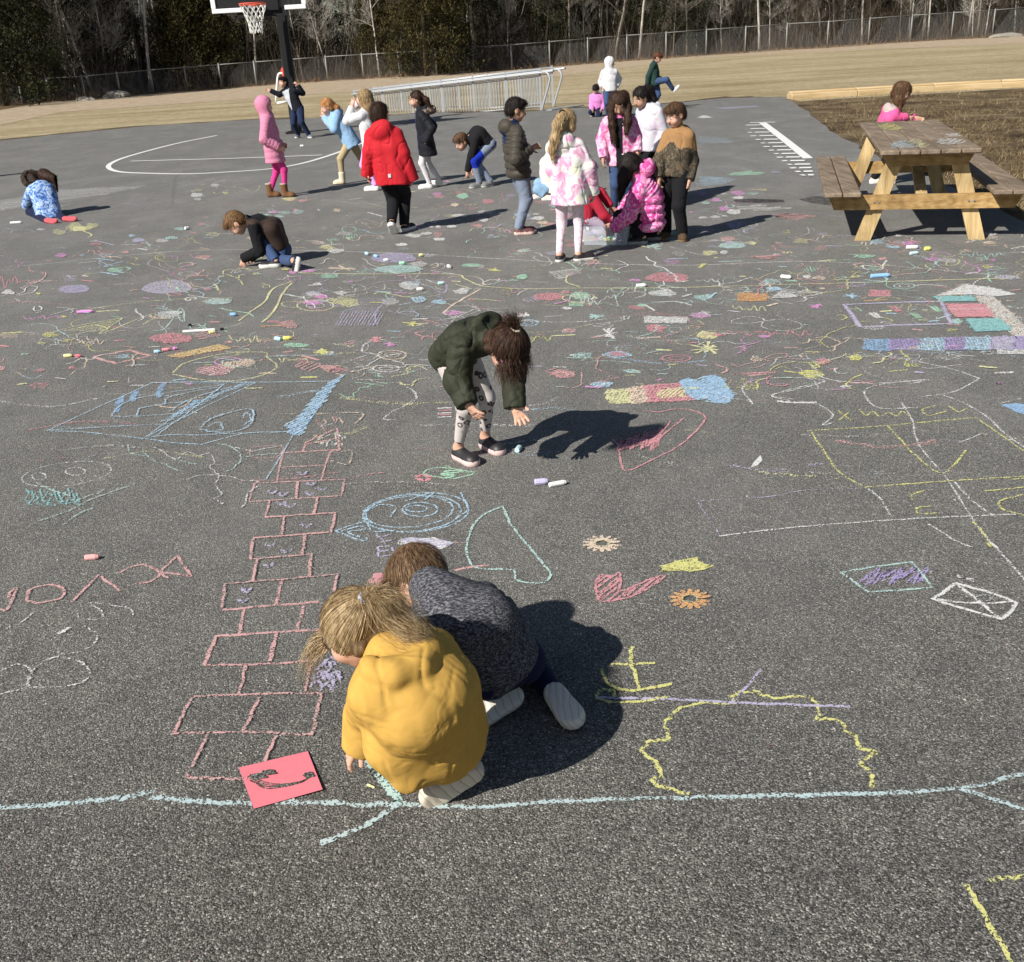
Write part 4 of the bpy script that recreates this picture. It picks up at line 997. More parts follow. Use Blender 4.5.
# small drawings in the middle distance: (crop, x, y, rx, ry, colours, kind, label)
SM = [('H', 505, 148, 75, 26, 'lav', 'mound', 'purple chalk mound with hatched inside at the left'), ('H', 80, 128, 95, 20, 'rose', 'zig', 'red zigzag chalk band at the left edge'), ('H', 225, 148, 50, 12, 'lav', 'blob', 'faint lavender chalk smudge beside the red zigzag band'),
      ('H', 515, 298, 62, 16, 'rose', 'blob', 'rose chalk patch behind the yellow heart outline'), ('H', 600, 335, 100, 20, 'lemon', 'bar', 'yellow and orange chalk bar above the yellow heart outline'), ('H', 365, 352, 85, 20, 'pink', 'kite', 'pink chalk diamond with a blue centre above the ship'),
      ('H', 690, 368, 42, 13, 'magenta', 'ring', 'magenta chalk heart inside the yellow heart outline'), ('H', 645, 394, 55, 15, 'rose', 'blob', 'red chalk patch inside the yellow heart outline'), ('H', 750, 302, 60, 14, 'lemon', 'zig', 'yellow chalk scribble left of the middle'),
      ('H', 655, 186, 45, 9, 'aqua', 'blob', 'pale green chalk smear below the purple mound'), ('H', 950, 198, 55, 16, 'lemon', 'ring', 'yellow chalk oval right of the yellow path'), ('H', 885, 360, 45, 14, 'lemon', 'zig', 'yellow chalk squiggle right of the heart outline'), ('H', 970, 337, 22, 10, 'yellow', 'star', 'yellow chalk star left of the middle'),
      ('H', 285, 306, 38, 12, 'peach', 'zig', 'peach chalk scribble left of the rose patch'), ('H', 820, 260, 35, 5, 'orange', 'dash', 'orange chalk dash below the yellow path'), ('H', 130, 234, 60, 8, 'magenta', 'zig', 'magenta chalk scribble at the left'), ('H', 325, 214, 35, 6, 'lemon', 'dash', 'lemon chalk dash at the left'), ('H', 40, 280, 34, 7, 'yellow', 'dash', 'yellow chalk dash at the left edge'),
      ('G', 280, 84, 70, 11, 'aqua', 'blob', 'pale aqua chalk boat left of the middle'), ('G', 265, 52, 70, 14, 'lav', 'blob', 'lavender chalk patch beside the blue chalk pieces'), ('G', 130, 82, 50, 10, 'peach', 'star', 'orange and yellow chalk star at the left'), ('G', 705, 165, 42, 13, 'rose', 'mound', 'rose chalk dome above the green jacket girl'), ('G', 830, 170, 75, 20, 'white', 'zig', 'white chalk scribble right of the rose dome'),
      ('G', 755, 97, 45, 14, 'white', 'tri', 'white chalk triangle filled with lines'), ('G', 555, 87, 18, 6, 'yellow', 'star', 'small yellow chalk star above the middle'), ('G', 490, 72, 26, 5, 'mint', 'blob', 'mint chalk smear above the middle'), ('G', 840, 218, 28, 8, 'aqua', 'star', 'pale aqua chalk star right of the bent girl'), ('G', 880, 268, 42, 16, 'white', 'star', 'white chalk bird shape'), ('G', 902, 327, 42, 9, 'sky', 'blob', 'blue chalk oval with a pink middle'), ('G', 905, 327, 25, 5, 'rose', 'blob', 'pink middle of a blue chalk oval'),
      ('G', 765, 258, 18, 6, 'rose', 'blob', 'small red chalk oval right of the bent girl'), ('G', 685, 282, 30, 9, 'yellow', 'zig', 'yellow chalk scribble beside the head of the bent girl'), ('G', 750, 272, 35, 5, 'lemon', 'dash', 'lemon chalk dash right of the bent girl'), ('G', 858, 412, 28, 6, 'sky', 'blob', 'bright blue short chalk stroke'), ('G', 640, 216, 22, 8, 'white', 'star', 'white chalk star behind the bent girl'), ('G', 650, 236, 26, 9, 'sky', 'ring', 'blue chalk ring behind the bent girl'),
      ('G', 320, 238, 28, 8, 'yellow', 'star', 'yellow and pink chalk flower left of the bent girl'), ('G', 435, 208, 28, 6, 'magenta', 'blob', 'magenta chalk dash at the foot of the orange line'), ('G', 215, 283, 26, 10, 'rose', 'star', 'pink chalk sprig left of the bent girl'), ('G', 255, 298, 18, 7, 'magenta', 'star', 'magenta chalk sprig left of the bent girl'), ('G', 125, 299, 30, 7, 'lemon', 'zig', 'lemon chalk sprig left of the pink one'), ('G', 60, 318, 22, 8, 'yellow', 'star', 'yellow chalk sprig far left of the bent girl'), ('G', 262, 328, 40, 13, 'peach', 'ring', 'peach and white chalk fish left of the bent girl'), ('G', 245, 367, 38, 9, 'white', 'ring', 'white chalk fish below the peach one'),
      ('F', 72, 104, 60, 16, 'rose', 'mound', 'solid pink chalk bowl shape'), ('F', 60, 142, 38, 8, 'white', 'blob', 'white chalk oval below the pink bowl'), ('F', 70, 213, 58, 9, 'white', 'bar', 'white chalk bar right of the bent girl'), ('F', 162, 202, 28, 7, 'magenta', 'blob', 'magenta chalk oval just below the white oval'), ('F', 165, 70, 24, 6, 'yellow', 'star', 'yellow chalk star above the pink bowl'), ('F', 300, 153, 40, 11, 'orange', 'bar', 'orange chalk box right of the pink bowl'), ('F', 290, 182, 45, 9, 'lemon', 'zig', 'lemon chalk comet below the orange box'), ('F', 387, 149, 28, 7, 'white', 'blob', 'white chalk oval right of the orange box'),
      ('F', 472, 176, 24, 7, 'magenta', 'star', 'magenta chalk star left of the purple panel'), ('F', 575, 119, 26, 6, 'lav', 'ring', 'lavender chalk ring above the purple panel'), ('F', 565, 151, 24, 7, 'sky', 'star', 'pale blue chalk shape above the purple panel'), ('F', 640, 142, 28, 9, 'rose', 'bar', 'red chalk block above the purple panel'), ('F', 705, 123, 28, 7, 'aqua', 'ring', 'aqua chalk ring above the purple panel'), ('F', 620, 70, 48, 7, 'lemon', 'zig', 'lemon chalk fringe above the purple panel'), ('F', 630, 162, 30, 6, 'orange', 'dash', 'orange chalk dash touching the purple panel'), ('F', 335, 45, 32, 6, 'rose', 'dash', 'pink chalk dash below the table shadow'), ('F', 245, 15, 38, 8, 'aqua', 'blob', 'aqua chalk smear right of the group'),
      ('F', 915, 40, 62, 11, 'aqua', 'zig', 'aqua chalk writing below the right table leg'), ('F', 980, 101, 34, 6, 'lav', 'blob', 'lavender chalk dash above the arrow'), ('F', 180, 290, 48, 18, 'lemon', 'star', 'yellow chalk bird left of the red writing'), ('F', 97, 317, 38, 9, 'rose', 'ring', 'pink and yellow chalk leaf'), ('F', 315, 355, 42, 6, 'rose', 'dash', 'red and yellow chalk dash above the white hearts'), ('F', 180, 108, 32, 5, 'white', 'zig', 'white chalk writing right of the pink bowl'), ('F', 330, 250, 130, 12, 'rose', 'zig', 'thin red chalk writing below the white loop'), ('F', 25, 262, 32, 5, 'peach', 'dash', 'peach chalk dash right of the bent girl'), ('F', 100, 51, 28, 4, 'sky', 'dash', 'blue chalk dash above the pink bowl'),
      ('F', 240, 57, 30, 4, 'aqua', 'dash', 'aqua chalk dash above the lemon fringe'), ('F', 500, 55, 24, 4, 'lemon', 'dash', 'lemon chalk dash at the table shadow'), ('F', 970, 355, 26, 4, 'white', 'dash', 'white chalk tick below the arrow'), ('F', 928, 302, 18, 4, 'white', 'ring', 'white chalk numeral under the striped bar')]
def small(h, k, x, y, rx, ry, c, kind):
    o = lambda pts: c_(k, pts); wv = .022
    if kind in ('blob', 'mound'):
        n = 10; e = [(x + rx * math.cos(t) * random.uniform(.85, 1.1), y + ry * (math.sin(t) if kind == 'blob' or math.sin(t) < 0 else math.sin(t) * .5) * random.uniform(.85, 1.1)) for t in np.linspace(0, 6.28, n, endpoint=False)]
        h.fill(o(e), c, random.uniform(.28, .5)); a_ = random.uniform(0, 3); h.hatch(o(e), c, .018, .7, a_, 1.2); h.hatch(o(e), random.choice([c, 'white']), .014, .5, a_ + .6, 2.2)
        if kind == 'mound': h.line(o(e + [e[0]]), .016, c, .7)
    elif kind == 'bar':
        P_ = o([(x - rx, y + ry * .8), (x + rx * .6, y - ry), (x + rx, y - ry * .4), (x - rx * .6, y + ry)] if rx > 80 else [(x - rx, y - ry), (x + rx, y - ry * .8), (x + rx * .95, y + ry), (x - rx, y + ry)]); h.fill(P_, c, .62); h.hatch(P_, {'lemon': 'orange'}.get(c, c), .02, .6, random.uniform(0, 3))
    elif kind == 'dash': h.line(o([(x - rx, y + ry * .3), (x, y), (x + rx, y - ry * .3)]), .034, c, .7)
    elif kind == 'ring': h.line(o(ell(x, y, rx, ry)), .018, c, .7); h.line(o(ell(x, y, rx * .5, ry * .5)), .014, random.choice([c, 'white']), .6)
    elif kind == 'star':
        for i in range(5): a = random.uniform(0, 6.28); h.line(o([(x - rx * math.cos(a) * .6, y - ry * math.sin(a) * .6), (x + rx * math.cos(a), y + ry * math.sin(a))]), .026, c, .75)
    elif kind == 'zig':
        n = max(6, int(rx / 5)); h.line(o([(x - rx + 2 * rx * i / n, y + ry * (1 if i % 2 else -1) * random.uniform(-.2, 1)) for i in range(n + 1)]), .016, c, .52, True)
    elif kind == 'tri': P_ = o([(x - rx, y - ry * .4), (x + rx, y - ry), (x - rx * .3, y + ry)]); h.hatch(P_, c, .018, .6, .3, 1.6); h.line(P_ + [P_[0]], .014, c, .6)
    elif kind == 'kite': h.line(o([(x - rx, y), (x + rx * .3, y - ry), (x + rx, y - ry * .1), (x - rx * .2, y + ry), (x - rx, y)]), .035, c, .75, False); h.hatch(o([(x - rx * .3, y), (x + rx * .2, y - ry * .4), (x + rx * .3, y), (x, y + ry * .3)]), 'sky', .02, .7, .2)
for (k, x, y, rx, ry, c, kind, lab) in SM:
    h = Chalk(); small(h, k, x, y, rx, ry, c, kind); h.build(lab)
h = Chalk(); h.line(c_('H', [(880, 125), (820, 150), (800, 185), (750, 222), (720, 245)]), .026, 'lemon', .7); h.line(c_('H', [(880, 130), (850, 165), (825, 215), (790, 250)]), .026, 'lemon', .7); h.build('winding yellow chalk path in front of the kneeling boy')
h = Chalk(); h.line(c_('H', [(520, 400), (560, 370), (660, 345), (740, 338), (800, 340), (805, 355), (835, 380), (790, 408), (700, 425), (600, 420), (520, 405)]), .018, 'lemon', .62); h.build('yellow chalk heart outline above the blue feather')
h = Chalk(); h.line(c_('H', [(140, 285), (220, 262), (340, 240), (365, 238), (300, 285), (450, 225), (465, 235), (430, 255)]), .018, 'lemon', .6); h.line(c_('H', [(230, 215), (400, 190), (550, 178), (700, 175)]), .02, 'lemon', .52); h.hatch(c_('H', [(190, 275), (300, 250), (360, 240), (320, 275)]), 'lemon', .014, .5, .7, 1.8)
h.line(c_('H', [(460, 275), (500, 265), (545, 205), (555, 250), (520, 215), (470, 205)]), .018, 'aqua', .6); h.build('long yellow chalk fish with an aqua bow at the left')
h = Chalk(); h.line(c_('G', [(160, 140), (230, 120), (330, 115), (400, 120), (418, 135), (405, 152), (360, 130), (280, 125)]), .02, 'lav', .55); h.line(c_('G', [(300, 140), (260, 165), (220, 200), (215, 240)]), .02, 'lav', .45)
for i in range(14): x = 100 + i * 9; h.line(c_('G', [(x + 25, 205), (x, 245)]), .018, 'lav', .4)
h.hatch(c_('G', [(150, 170), (240, 165), (220, 205), (140, 205)]), 'lav', .02, .35, .5, 1.6); h.build('pale lavender chalk whale with a spout in the middle distance')
h = Chalk(); h.line(c_('G', [(515, 140), (470, 165), (430, 190), (405, 210)]), .026, 'peach', .75); h.build('slanting orange chalk line behind the bent girl')
h = Chalk(); h.line(c_('G', [(0, 95), (200, 98), (430, 98), (470, 112), (520, 132), (640, 140), (800, 138), (1010, 138), (1400, 128), (2000, 110)]), .02, 'lemon', .75); h.build('long thin yellow chalk line wandering across the middle distance')
h = Chalk(); h.line(c_('G', [(-800, 75), (-300, 30), (200, 35), (500, 50), (800, 66), (1100, 72), (1500, 62), (2040, 105)]), .018, 'white', .6); h.build('long thin white chalk line crossing behind the yellow one')
h = Chalk(); h.line(c_('F', [(245, 215), (290, 205), (330, 212), (325, 232), (380, 243), (430, 235), (420, 220), (370, 212), (300, 222), (250, 222), (245, 215)]), .015, 'white', .5); h.build('thin white chalk loop left of the purple panel')
# pale smears on the court and by the number line
h = Chalk()
for k, poly, c, d in [('J', [(270, 470), (400, 462), (620, 452), (560, 465), (440, 490), (280, 510), (180, 520), (0, 560), (0, 515)], 'white', .42), ('Q', [(0, 490), (120, 492), (190, 510), (120, 535), (0, 545)], 'sky', .45), ('Q', [(0, 262), (150, 270), (180, 300), (0, 300)], 'sky', .25), ('L', [(600, 340), (630, 330), (660, 340)], 'white', .9), ('Q', [(135, 475), (250, 462), (360, 468), (340, 480), (200, 486)], 'mint', .75), ('Q', [(205, 665), (350, 645), (360, 665), (520, 672), (400, 682), (240, 680)], 'white', .6), ('Q', [(415, 705), (600, 705), (650, 720), (500, 740)], 'pink', .6), ('Q', [(75, 102), (320, 90), (330, 96), (150, 108)], 'lav', .75), ('Q', [(105, 880), (200, 860), (280, 885), (180, 900)], 'aqua', .5), ('Q', [(300, 940), (440, 935), (400, 962), (310, 962)], 'pink', .6), ('Q', [(285, 565), (375, 562), (360, 574)], 'lemon', .6), ('Q', [(225, 588), (320, 582), (300, 597)], 'aqua', .6), ('Q', [(0, 150), (30, 145), (68, 158), (0, 162)], 'white', .9), ('Q', [(415, 460), (450, 460), (450, 474), (415, 474)], 'lav', .5)]: h.hatch(c_(k, poly), c, .05, d * .8, .12, .8)
tag(h.build(None, 'chalk_smears', kind='stuff'), 'pale rubbed chalk smears on the far asphalt', None, None, 'stuff')
h = Chalk()  # flat dark patches laid on the asphalt
for k, poly, c, d in [('Q', [(190, 622), (300, 616), (470, 622), (480, 636), (330, 640), (200, 636)], 'dark', .55), ('Q', [(560, 620), (640, 602), (740, 605), (740, 655), (620, 640)], 'dark', .4), ('Q', [(415, 705), (500, 700), (605, 710), (520, 724), (430, 722)], 'dark', .6)]: h.fill(c_(k, poly), c, d)
tag(h.build(None, 'dark_patches', kind='stuff'), 'dark patches on the asphalt left of the picnic table', None, None, 'stuff')
# countless faint scribbles and dust
h = Chalk(); rs = random.Random(17); pal = ['white', 'white', 'pink', 'rose', 'lav', 'sky', 'aqua', 'yellow', 'lemon', 'peach', 'mint', 'magenta', 'lemon', 'pink']
st = random.getstate(); random.seed(77)
CROP['X'] = (0, 0, 1.0)
cen_ = [(random.uniform(-10, 1034), 190 + 190 * random.random() ** 1.2) for _ in range(150)] + [(random.uniform(60, 1034), random.uniform(186, 300)) for _ in range(85)]
def okp(x, y): return not ((x < 190 and y < 225) or (x > 740 and y < 232))
for (cx, cy) in cen_:
    if not okp(cx, cy): continue
    sc = (cy - 20) / 200; cols = [random.choice(pal), random.choice(pal + ['white'] * 4)]; R_ = random.uniform(7, 26) * sc
    for _ in range(random.randint(3, 10)):
        x = cx + random.gauss(0, 1) * R_; y = cy + random.gauss(0, .32) * R_; c = random.choice(cols); kd = random.random()
        if not okp(x, y): continue
        if kd < (.62 if cy > 260 else .38):          # wandering scribble
            a = random.uniform(0, 6.28); cu = random.gauss(0, .5); st_ = random.uniform(2.0, 5.5) * sc; pts = [(x, y)]
            for _k in range(random.choice([2, 3, 4, 5, 6, 9])):
                a += cu + random.gauss(0, .7); x += st_ * math.cos(a) * 1.5; y += st_ * math.sin(a) * .5; pts.append((x, y))
            h.line(pts, random.choice([.008, .011, .014, .02]), c, random.choice([.35, .45, .55, .68, .85]) * (1 if cy < 320 else .8))
        elif kd < .80:        # rubbed or hatched patch
            rx = random.uniform(2, 8) * sc; ry = rx * random.uniform(.2, .45); po = [(x + rx * math.cos(t) * random.uniform(.6, 1.25), y + ry * math.sin(t) * random.uniform(.6, 1.25)) for t in np.linspace(0, 6.28, 9, endpoint=False)]
            if random.random() < .7: h.fill(po, c, random.uniform(.25, .75))
            h.hatch(po, c, random.choice([.014, .02]), random.uniform(.35, .75), random.uniform(0, 3), random.uniform(1, 2))
        else:
            rx = random.uniform(2, 9) * sc; sl = random.uniform(-.3, .3); h.line([(x - rx, y - sl * rx), (x, y), (x + rx, y + sl * rx)], random.choice([.012, .02, .03]), c, random.choice([.3, .5, .7, .9]))
        if h.z > .0066: h.z = .0018
# single bright ticks and dots
for i in range(260):
    py = 190 + 200 * random.random() ** 1.1; px = random.uniform(0, 1024)
    if not okp(px, py): continue
    sc = (py - 20) / 200; rx = random.uniform(.8, 5) * sc; h.line([(px - rx, py + random.uniform(-1, 1)), (px + rx, py + random.uniform(-1, 1))], random.choice([.012, .02, .032]), random.choice(pal), random.choice([.5, .7, .9]))
    if h.z > .0066: h.z = .0018
for i in range(150):
    py = 190 + 300 * random.random() ** 1.3; px = random.uniform(0, 1024); rx = random.uniform(15, 60); h.line([(px - rx, py + random.uniform(-6, 6)), (px, py + random.uniform(-6, 6)), (px + rx, py + random.uniform(-6, 6))], random.uniform(.02, .07), random.choice(['white', 'lav', 'white', 'pink', 'rose', 'sky', 'white', 'lemon']), random.uniform(-.05, .24))
    if h.z > .0066: h.z = .0018
for i in range(170):
    py = 380 + 580 * random.random(); px = random.uniform(0, 1024); s_ = random.uniform(1.5, 7) * (py / 500); h.fill([(px + s_ * 1.8 * math.cos(t) * random.uniform(.5, 1.2), py + s_ * math.sin(t) * random.uniform(.5, 1.2)) for t in np.linspace(0, 6.28, 8, endpoint=False)], random.choice(['white', 'white', 'lav', 'pink']), random.uniform(-.30, .0))
    if h.z > .0066: h.z = .0018
random.setstate(st)
tag(h.build(None, 'chalk_scribbles', kind='stuff'), 'countless small faded chalk scribbles and dust spots over the asphalt', None, None, 'stuff')

# chalk sticks
STK = []
def stick(px, py, ang, c, label, L=.085, r=.0125, mat2=None):
    if py < 420: L *= .5; r *= .5
    else: L *= .75; r *= .78
    p = G(px, py, r); d = V3(math.cos(ang), math.sin(ang), 0); b = MB(); n = 9
    b.tube([-d * L / 2, -d * (L / 2 - .004), d * L * .1, d * (L / 2 - .012), d * L / 2], [r * .86, r, r, r, r * random.uniform(.55, .8)], n)
    o = b.build('chalk_stick', plain('stick_' + c, CC[c], .95, .08, 90, .05, 0, .3), None, (0, 0, 0), False); o.location = tuple(p); tag(o, label, 'chalk stick'); return o
for a in [(541, 481.5, .1, 'lav', 'short lavender chalk stick, left of the pair in front of the bent girl', .07, .017), (557.5, 483.5, .3, 'white', 'white chalk stick, right of the pair in front of the bent girl', .095, .014), (518.5, 448.5, 1.25, 'cyan', 'short cyan chalk stick in the shadow edge beside the bent girl', .065, .016),
          (92, 557, .03, 'pink', 'pink chalk stick alone on the bare asphalt at the left', .065, .014), (68, 355.5, .0, 'lemon', 'pale yellow chalk stick left of the pink diamond', .1, .022), (78, 355.8, .05, 'red', 'red chalk stick end touching the pale yellow one', .07, .022), (157, 351.5, .2, 'sky', 'blue chalk stick above the yellow bar', .07, .022), (166, 349.5, .25, 'rose', 'rose chalk stick above the yellow bar', .09, .022), (175, 348.3, .3, 'magenta', 'magenta chalk stick end above the yellow bar', .05, .022),
          (85, 311.5, .1, 'magenta', 'magenta chalk stick at the far left', .22, .022), (199, 330.5, .02, 'white', 'very long white chalk stick lying in the left middle', .42, .018), (212, 332, .4, 'lemon', 'stubby pale chalk stick below the long white one', .08, .022), (222, 329, .1, 'dark', 'black chalk stub at the end of the long white one', .05, .018), (233, 314.3, .0, 'blue', 'blue chalk stub above the long white stick', .08, .025), (190, 325, .9, 'dark', 'tiny dark chalk stub above the long white stick', .04, .02), (278, 338.6, -.6, 'sky', 'pale blue chalk stick left of the middle', .1, .026), (287, 338, .2, 'yellow', 'yellow chalk stick beside the pale blue one', .1, .026),
          (367, 253.5, -1, 'sky', 'light blue chalk stub near the kneeling boy shadow', .1, .028), (376, 256, -.9, 'blue', 'blue chalk stub right of the light blue one', .1, .028), (386, 260, .2, 'white', 'white chalk stub below the two blue ones', .08, .028), (402, 263, .1, 'mint', 'mint chalk stub left of the middle', .1, .028), (421, 255, .3, 'lemon', 'lemon chalk stub in the middle distance', .07, .028), (449, 266.3, -1.2, 'white', 'white chalk stub with a dark side in the middle', .1, .028), (420, 289, .1, 'white', 'white chalk stub on the lavender whale', .1, .026), (641, 285.3, 0, 'white', 'white chalk stick right of the white triangle', .14, .026),
          (912, 247, -.1, 'white', 'white chalk stick in front of the right table leg', .17, .03), (927.5, 248.5, .1, 'yellow', 'yellow chalk stub in front of the right table leg', .09, .032), (914, 253, .2, 'cyan', 'pale cyan chalk stub below the white one by the table', .13, .026), (880, 275.5, .05, 'blue', 'dark blue chalk stick above the purple panel', .26, .03), (786, 276.7, -.7, 'white', 'white chalk stick slanting above the orange box', .15, .026), (16, 222.5, .1, 'white', 'white chalk piece beside the child in blue on the left', .25, .03), (187, 228, .8, 'white', 'white chalk stub left of the kneeling boy', .1, .035), (302, 145.8, .1, 'white', 'white chalk stub on the court near the hoop', .14, .04), (557, 180, .1, 'white', 'white chalk stick behind the tie-dye jacket girl', .1, .03), (592, 255.5, .2, 'white', 'chalk stick beside the tie-dye girl shoes', .1, .028),
          (441, 283, .2, 'aqua', 'aqua chalk stub in the middle', .09, .026), (371, 786, -.55, 'lemon', 'thin pale twig of chalk left of the white shoe', .03, .004)]:
    stick(*a)

# ------------------------------------------------------------------ pink paper stencil
cs = [G(239, 769), G(308, 752.5), G(323, 792), G(254, 810)]
pap = thing('paper_stencil', tuple(G(281, 781)), 'pink paper stencil with a cut-out rainbow and cloud lying by the hopscotch', 'stencil')
PP = plain('pink_card', (.70, .20, .24), .8, .08, 30, .1)
b = MB(); b.add([c + V3(0, 0, .0045 + (.004 if i == 2 else 0)) for i, c in enumerate(cs)] + [c + V3(0, 0, .0036 + (.004 if i == 2 else 0)) for i, c in enumerate(cs)], [(3, 2, 1, 0), (4, 5, 6, 7), (0, 1, 5, 4), (1, 2, 6, 5), (2, 3, 7, 6), (3, 0, 4, 7)]); o = b.build('card', PP, pap)
fix_normals(o)
def SP_(x, y): return G(x / 2.56, 760 + y / 2.56)
CUT = NT('asphalt_showing_through'); CUT = ASPHALT
b = MB()
for k_, (off, wd) in enumerate(((0, .0036), (10, .0036), (21, .0032), (-9, .0032))):
    pts = [SP_(x, y) for x, y in [(640 + (off > 15) * 15, 52 + off * .6), (680, 64 + off * .5 + 4), (720, 70 + off * .25), (770, 62 + off * .1), (795, 48 + off * .05)]]
    if off == -8: pts = [SP_(x, y) for x, y in [(660, 58), (690, 50), (708, 42), (725, 52), (760, 60)]]
    ribbon(b, smoothpts([p[:2] for p in pts], 5), wd, .0072 + k_ * .0002)
b.build('rainbow_cutout', CUT, pap)
b = MB()
def blob2(cx, cy, rx, ry, z):
    pts = [SP_(cx + rx * math.cos(t) * (1 + .18 * math.sin(5 * t)), cy + ry * math.sin(t) * (1 + .18 * math.sin(4 * t))) for t in np.linspace(0, 6.28, 22, endpoint=False)]
    b.add([(p[0], p[1], z) for p in pts], [tuple(range(22))[::-1]])
blob2(660, 48, 24, 8, .0082); blob2(688, 38, 20, 7, .0084); b.build('cloud_cutout', CUT, pap); b = MB(); blob2(792, 45, 15, 8, .0083); b.build('cloud_cutout', CUT, pap)

# chalk rubbed on the picnic table boards
for poly, cl_ in (([(878, 126), (888, 123), (904, 127), (898, 130), (884, 130)], 'yellow'), ([(890, 144), (902, 140), (918, 144), (912, 148), (896, 148)], 'sky'), ([(903, 142), (916, 139), (930, 145), (920, 148)], 'lemon'), ([(938, 139), (955, 138), (966, 142), (955, 145), (940, 144)], 'white'), ([(945, 134), (956, 133), (960, 136), (948, 137)], 'white')):
    h = Chalk(); h.z = TH + .0015; h.hatch([G(x, y, TH)[:2] for x, y in poly], cl_, .035, .42, .9, .9, True); o = h.build(None, 'chalk_smudge', kind='x')
    del o['kind']; o.location = tuple(np.array(o.location) - cen); o.parent = tb

# loose grit on the near asphalt
rg = np.random.default_rng(12); N = 1500
gx = rg.uniform(-20, 1044, N); gy = 330 + 640 * rg.random(N) ** .8; gp_ = np.array([G(a, c) for a, c in zip(gx, gy)])
sz = rg.uniform(.0010, .0030, N)[:, None] * (1 + (rg.random(N) < .05)[:, None] * 1.2); tv = []; tf = []
base_t = np.array([[1, 0, 0], [-.5, .87, 0], [-.5, -.87, 0], [.1, .1, .9]])
for i in range(N):
    a = rg.uniform(0, 6.28); ca, sa = math.cos(a), math.sin(a); B_ = base_t * rg.uniform(.6, 1.3, (4, 3)); B_ = np.stack([B_[:, 0] * ca - B_[:, 1] * sa, B_[:, 0] * sa + B_[:, 1] * ca, B_[:, 2]], 1)
    tv += (gp_[i] + B_ * sz[i]).tolist(); k = 4 * i; tf += [(k, k + 1, k + 3), (k + 1, k + 2, k + 3), (k + 2, k, k + 3)]
me = bpy.data.meshes.new('grit'); me.from_pydata(tv, [], tf); me.update()
tag(link('grit', me, None, [leaf_mat('grit_stone', [(.2, (.08, .075, .07)), (.5, (.24, .22, .2)), (.8, (.6, .57, .5))])]), 'loose grit and sand scattered over the asphalt', kind='stuff')
# ------------------------------------------------------------------ people: smooth bodies grown from distance fields
def surface_nets(D, lo, h):
    s = D < 0
    c = [s[i:s.shape[0] - 1 + i, j:s.shape[1] - 1 + j, k:s.shape[2] - 1 + k] for i in (0, 1) for j in (0, 1) for k in (0, 1)]
    allc = c[0].copy(); anyc = c[0].copy()
    for q in c[1:]: allc &= q; anyc |= q
    act = anyc & ~allc; ijk = np.argwhere(act)
    idx = -np.ones(act.shape, np.int64); idx[act] = np.arange(len(ijk))
    cor = {}
    for i in (0, 1):
        for j in (0, 1):
            for k in (0, 1): cor[(i, j, k)] = D[ijk[:, 0] + i, ijk[:, 1] + j, ijk[:, 2] + k]
    acc = np.zeros((len(ijk), 3)); cnt = np.zeros(len(ijk))
    for a in cor:
        for ax in range(3):
            if a[ax] == 0:
                b = list(a); b[ax] = 1; b = tuple(b); da, db = cor[a], cor[b]; m = (da < 0) != (db < 0)
                t = np.where(m, da / np.where(m, da - db, 1), 0); p = np.tile(np.array(a, float), (len(ijk), 1)); p[:, ax] += t
                acc += p * m[:, None]; cnt += m
    V = (ijk + acc / np.maximum(cnt, 1)[:, None]) * h + lo
    faces = []
    for ax in range(3):
        o1, o2 = [(1, 2), (2, 0), (0, 1)][ax]
        n = s.shape; sl0 = [slice(None)] * 3; sl1 = [slice(None)] * 3; sl0[ax] = slice(0, n[ax] - 1); sl1[ax] = slice(1, n[ax])
        diff = s[tuple(sl0)] != s[tuple(sl1)]
        e = np.argwhere(diff); e = e[(e[:, o1] > 0) & (e[:, o2] > 0) & (e[:, o1] < n[o1] - 1) & (e[:, o2] < n[o2] - 1)]
        inside = s[e[:, 0], e[:, 1], e[:, 2]]
        q = []
        for (d1, d2) in ((1, 1), (0, 1), (0, 0), (1, 0)):
            f = e.copy(); f[:, o1] -= d1; f[:, o2] -= d2; q.append(idx[f[:, 0], f[:, 1], f[:, 2]])
        q = np.stack(q, 1); q = np.where(inside[:, None], q, q[:, ::-1]); faces.append(q)
    return V, np.concatenate(faces)

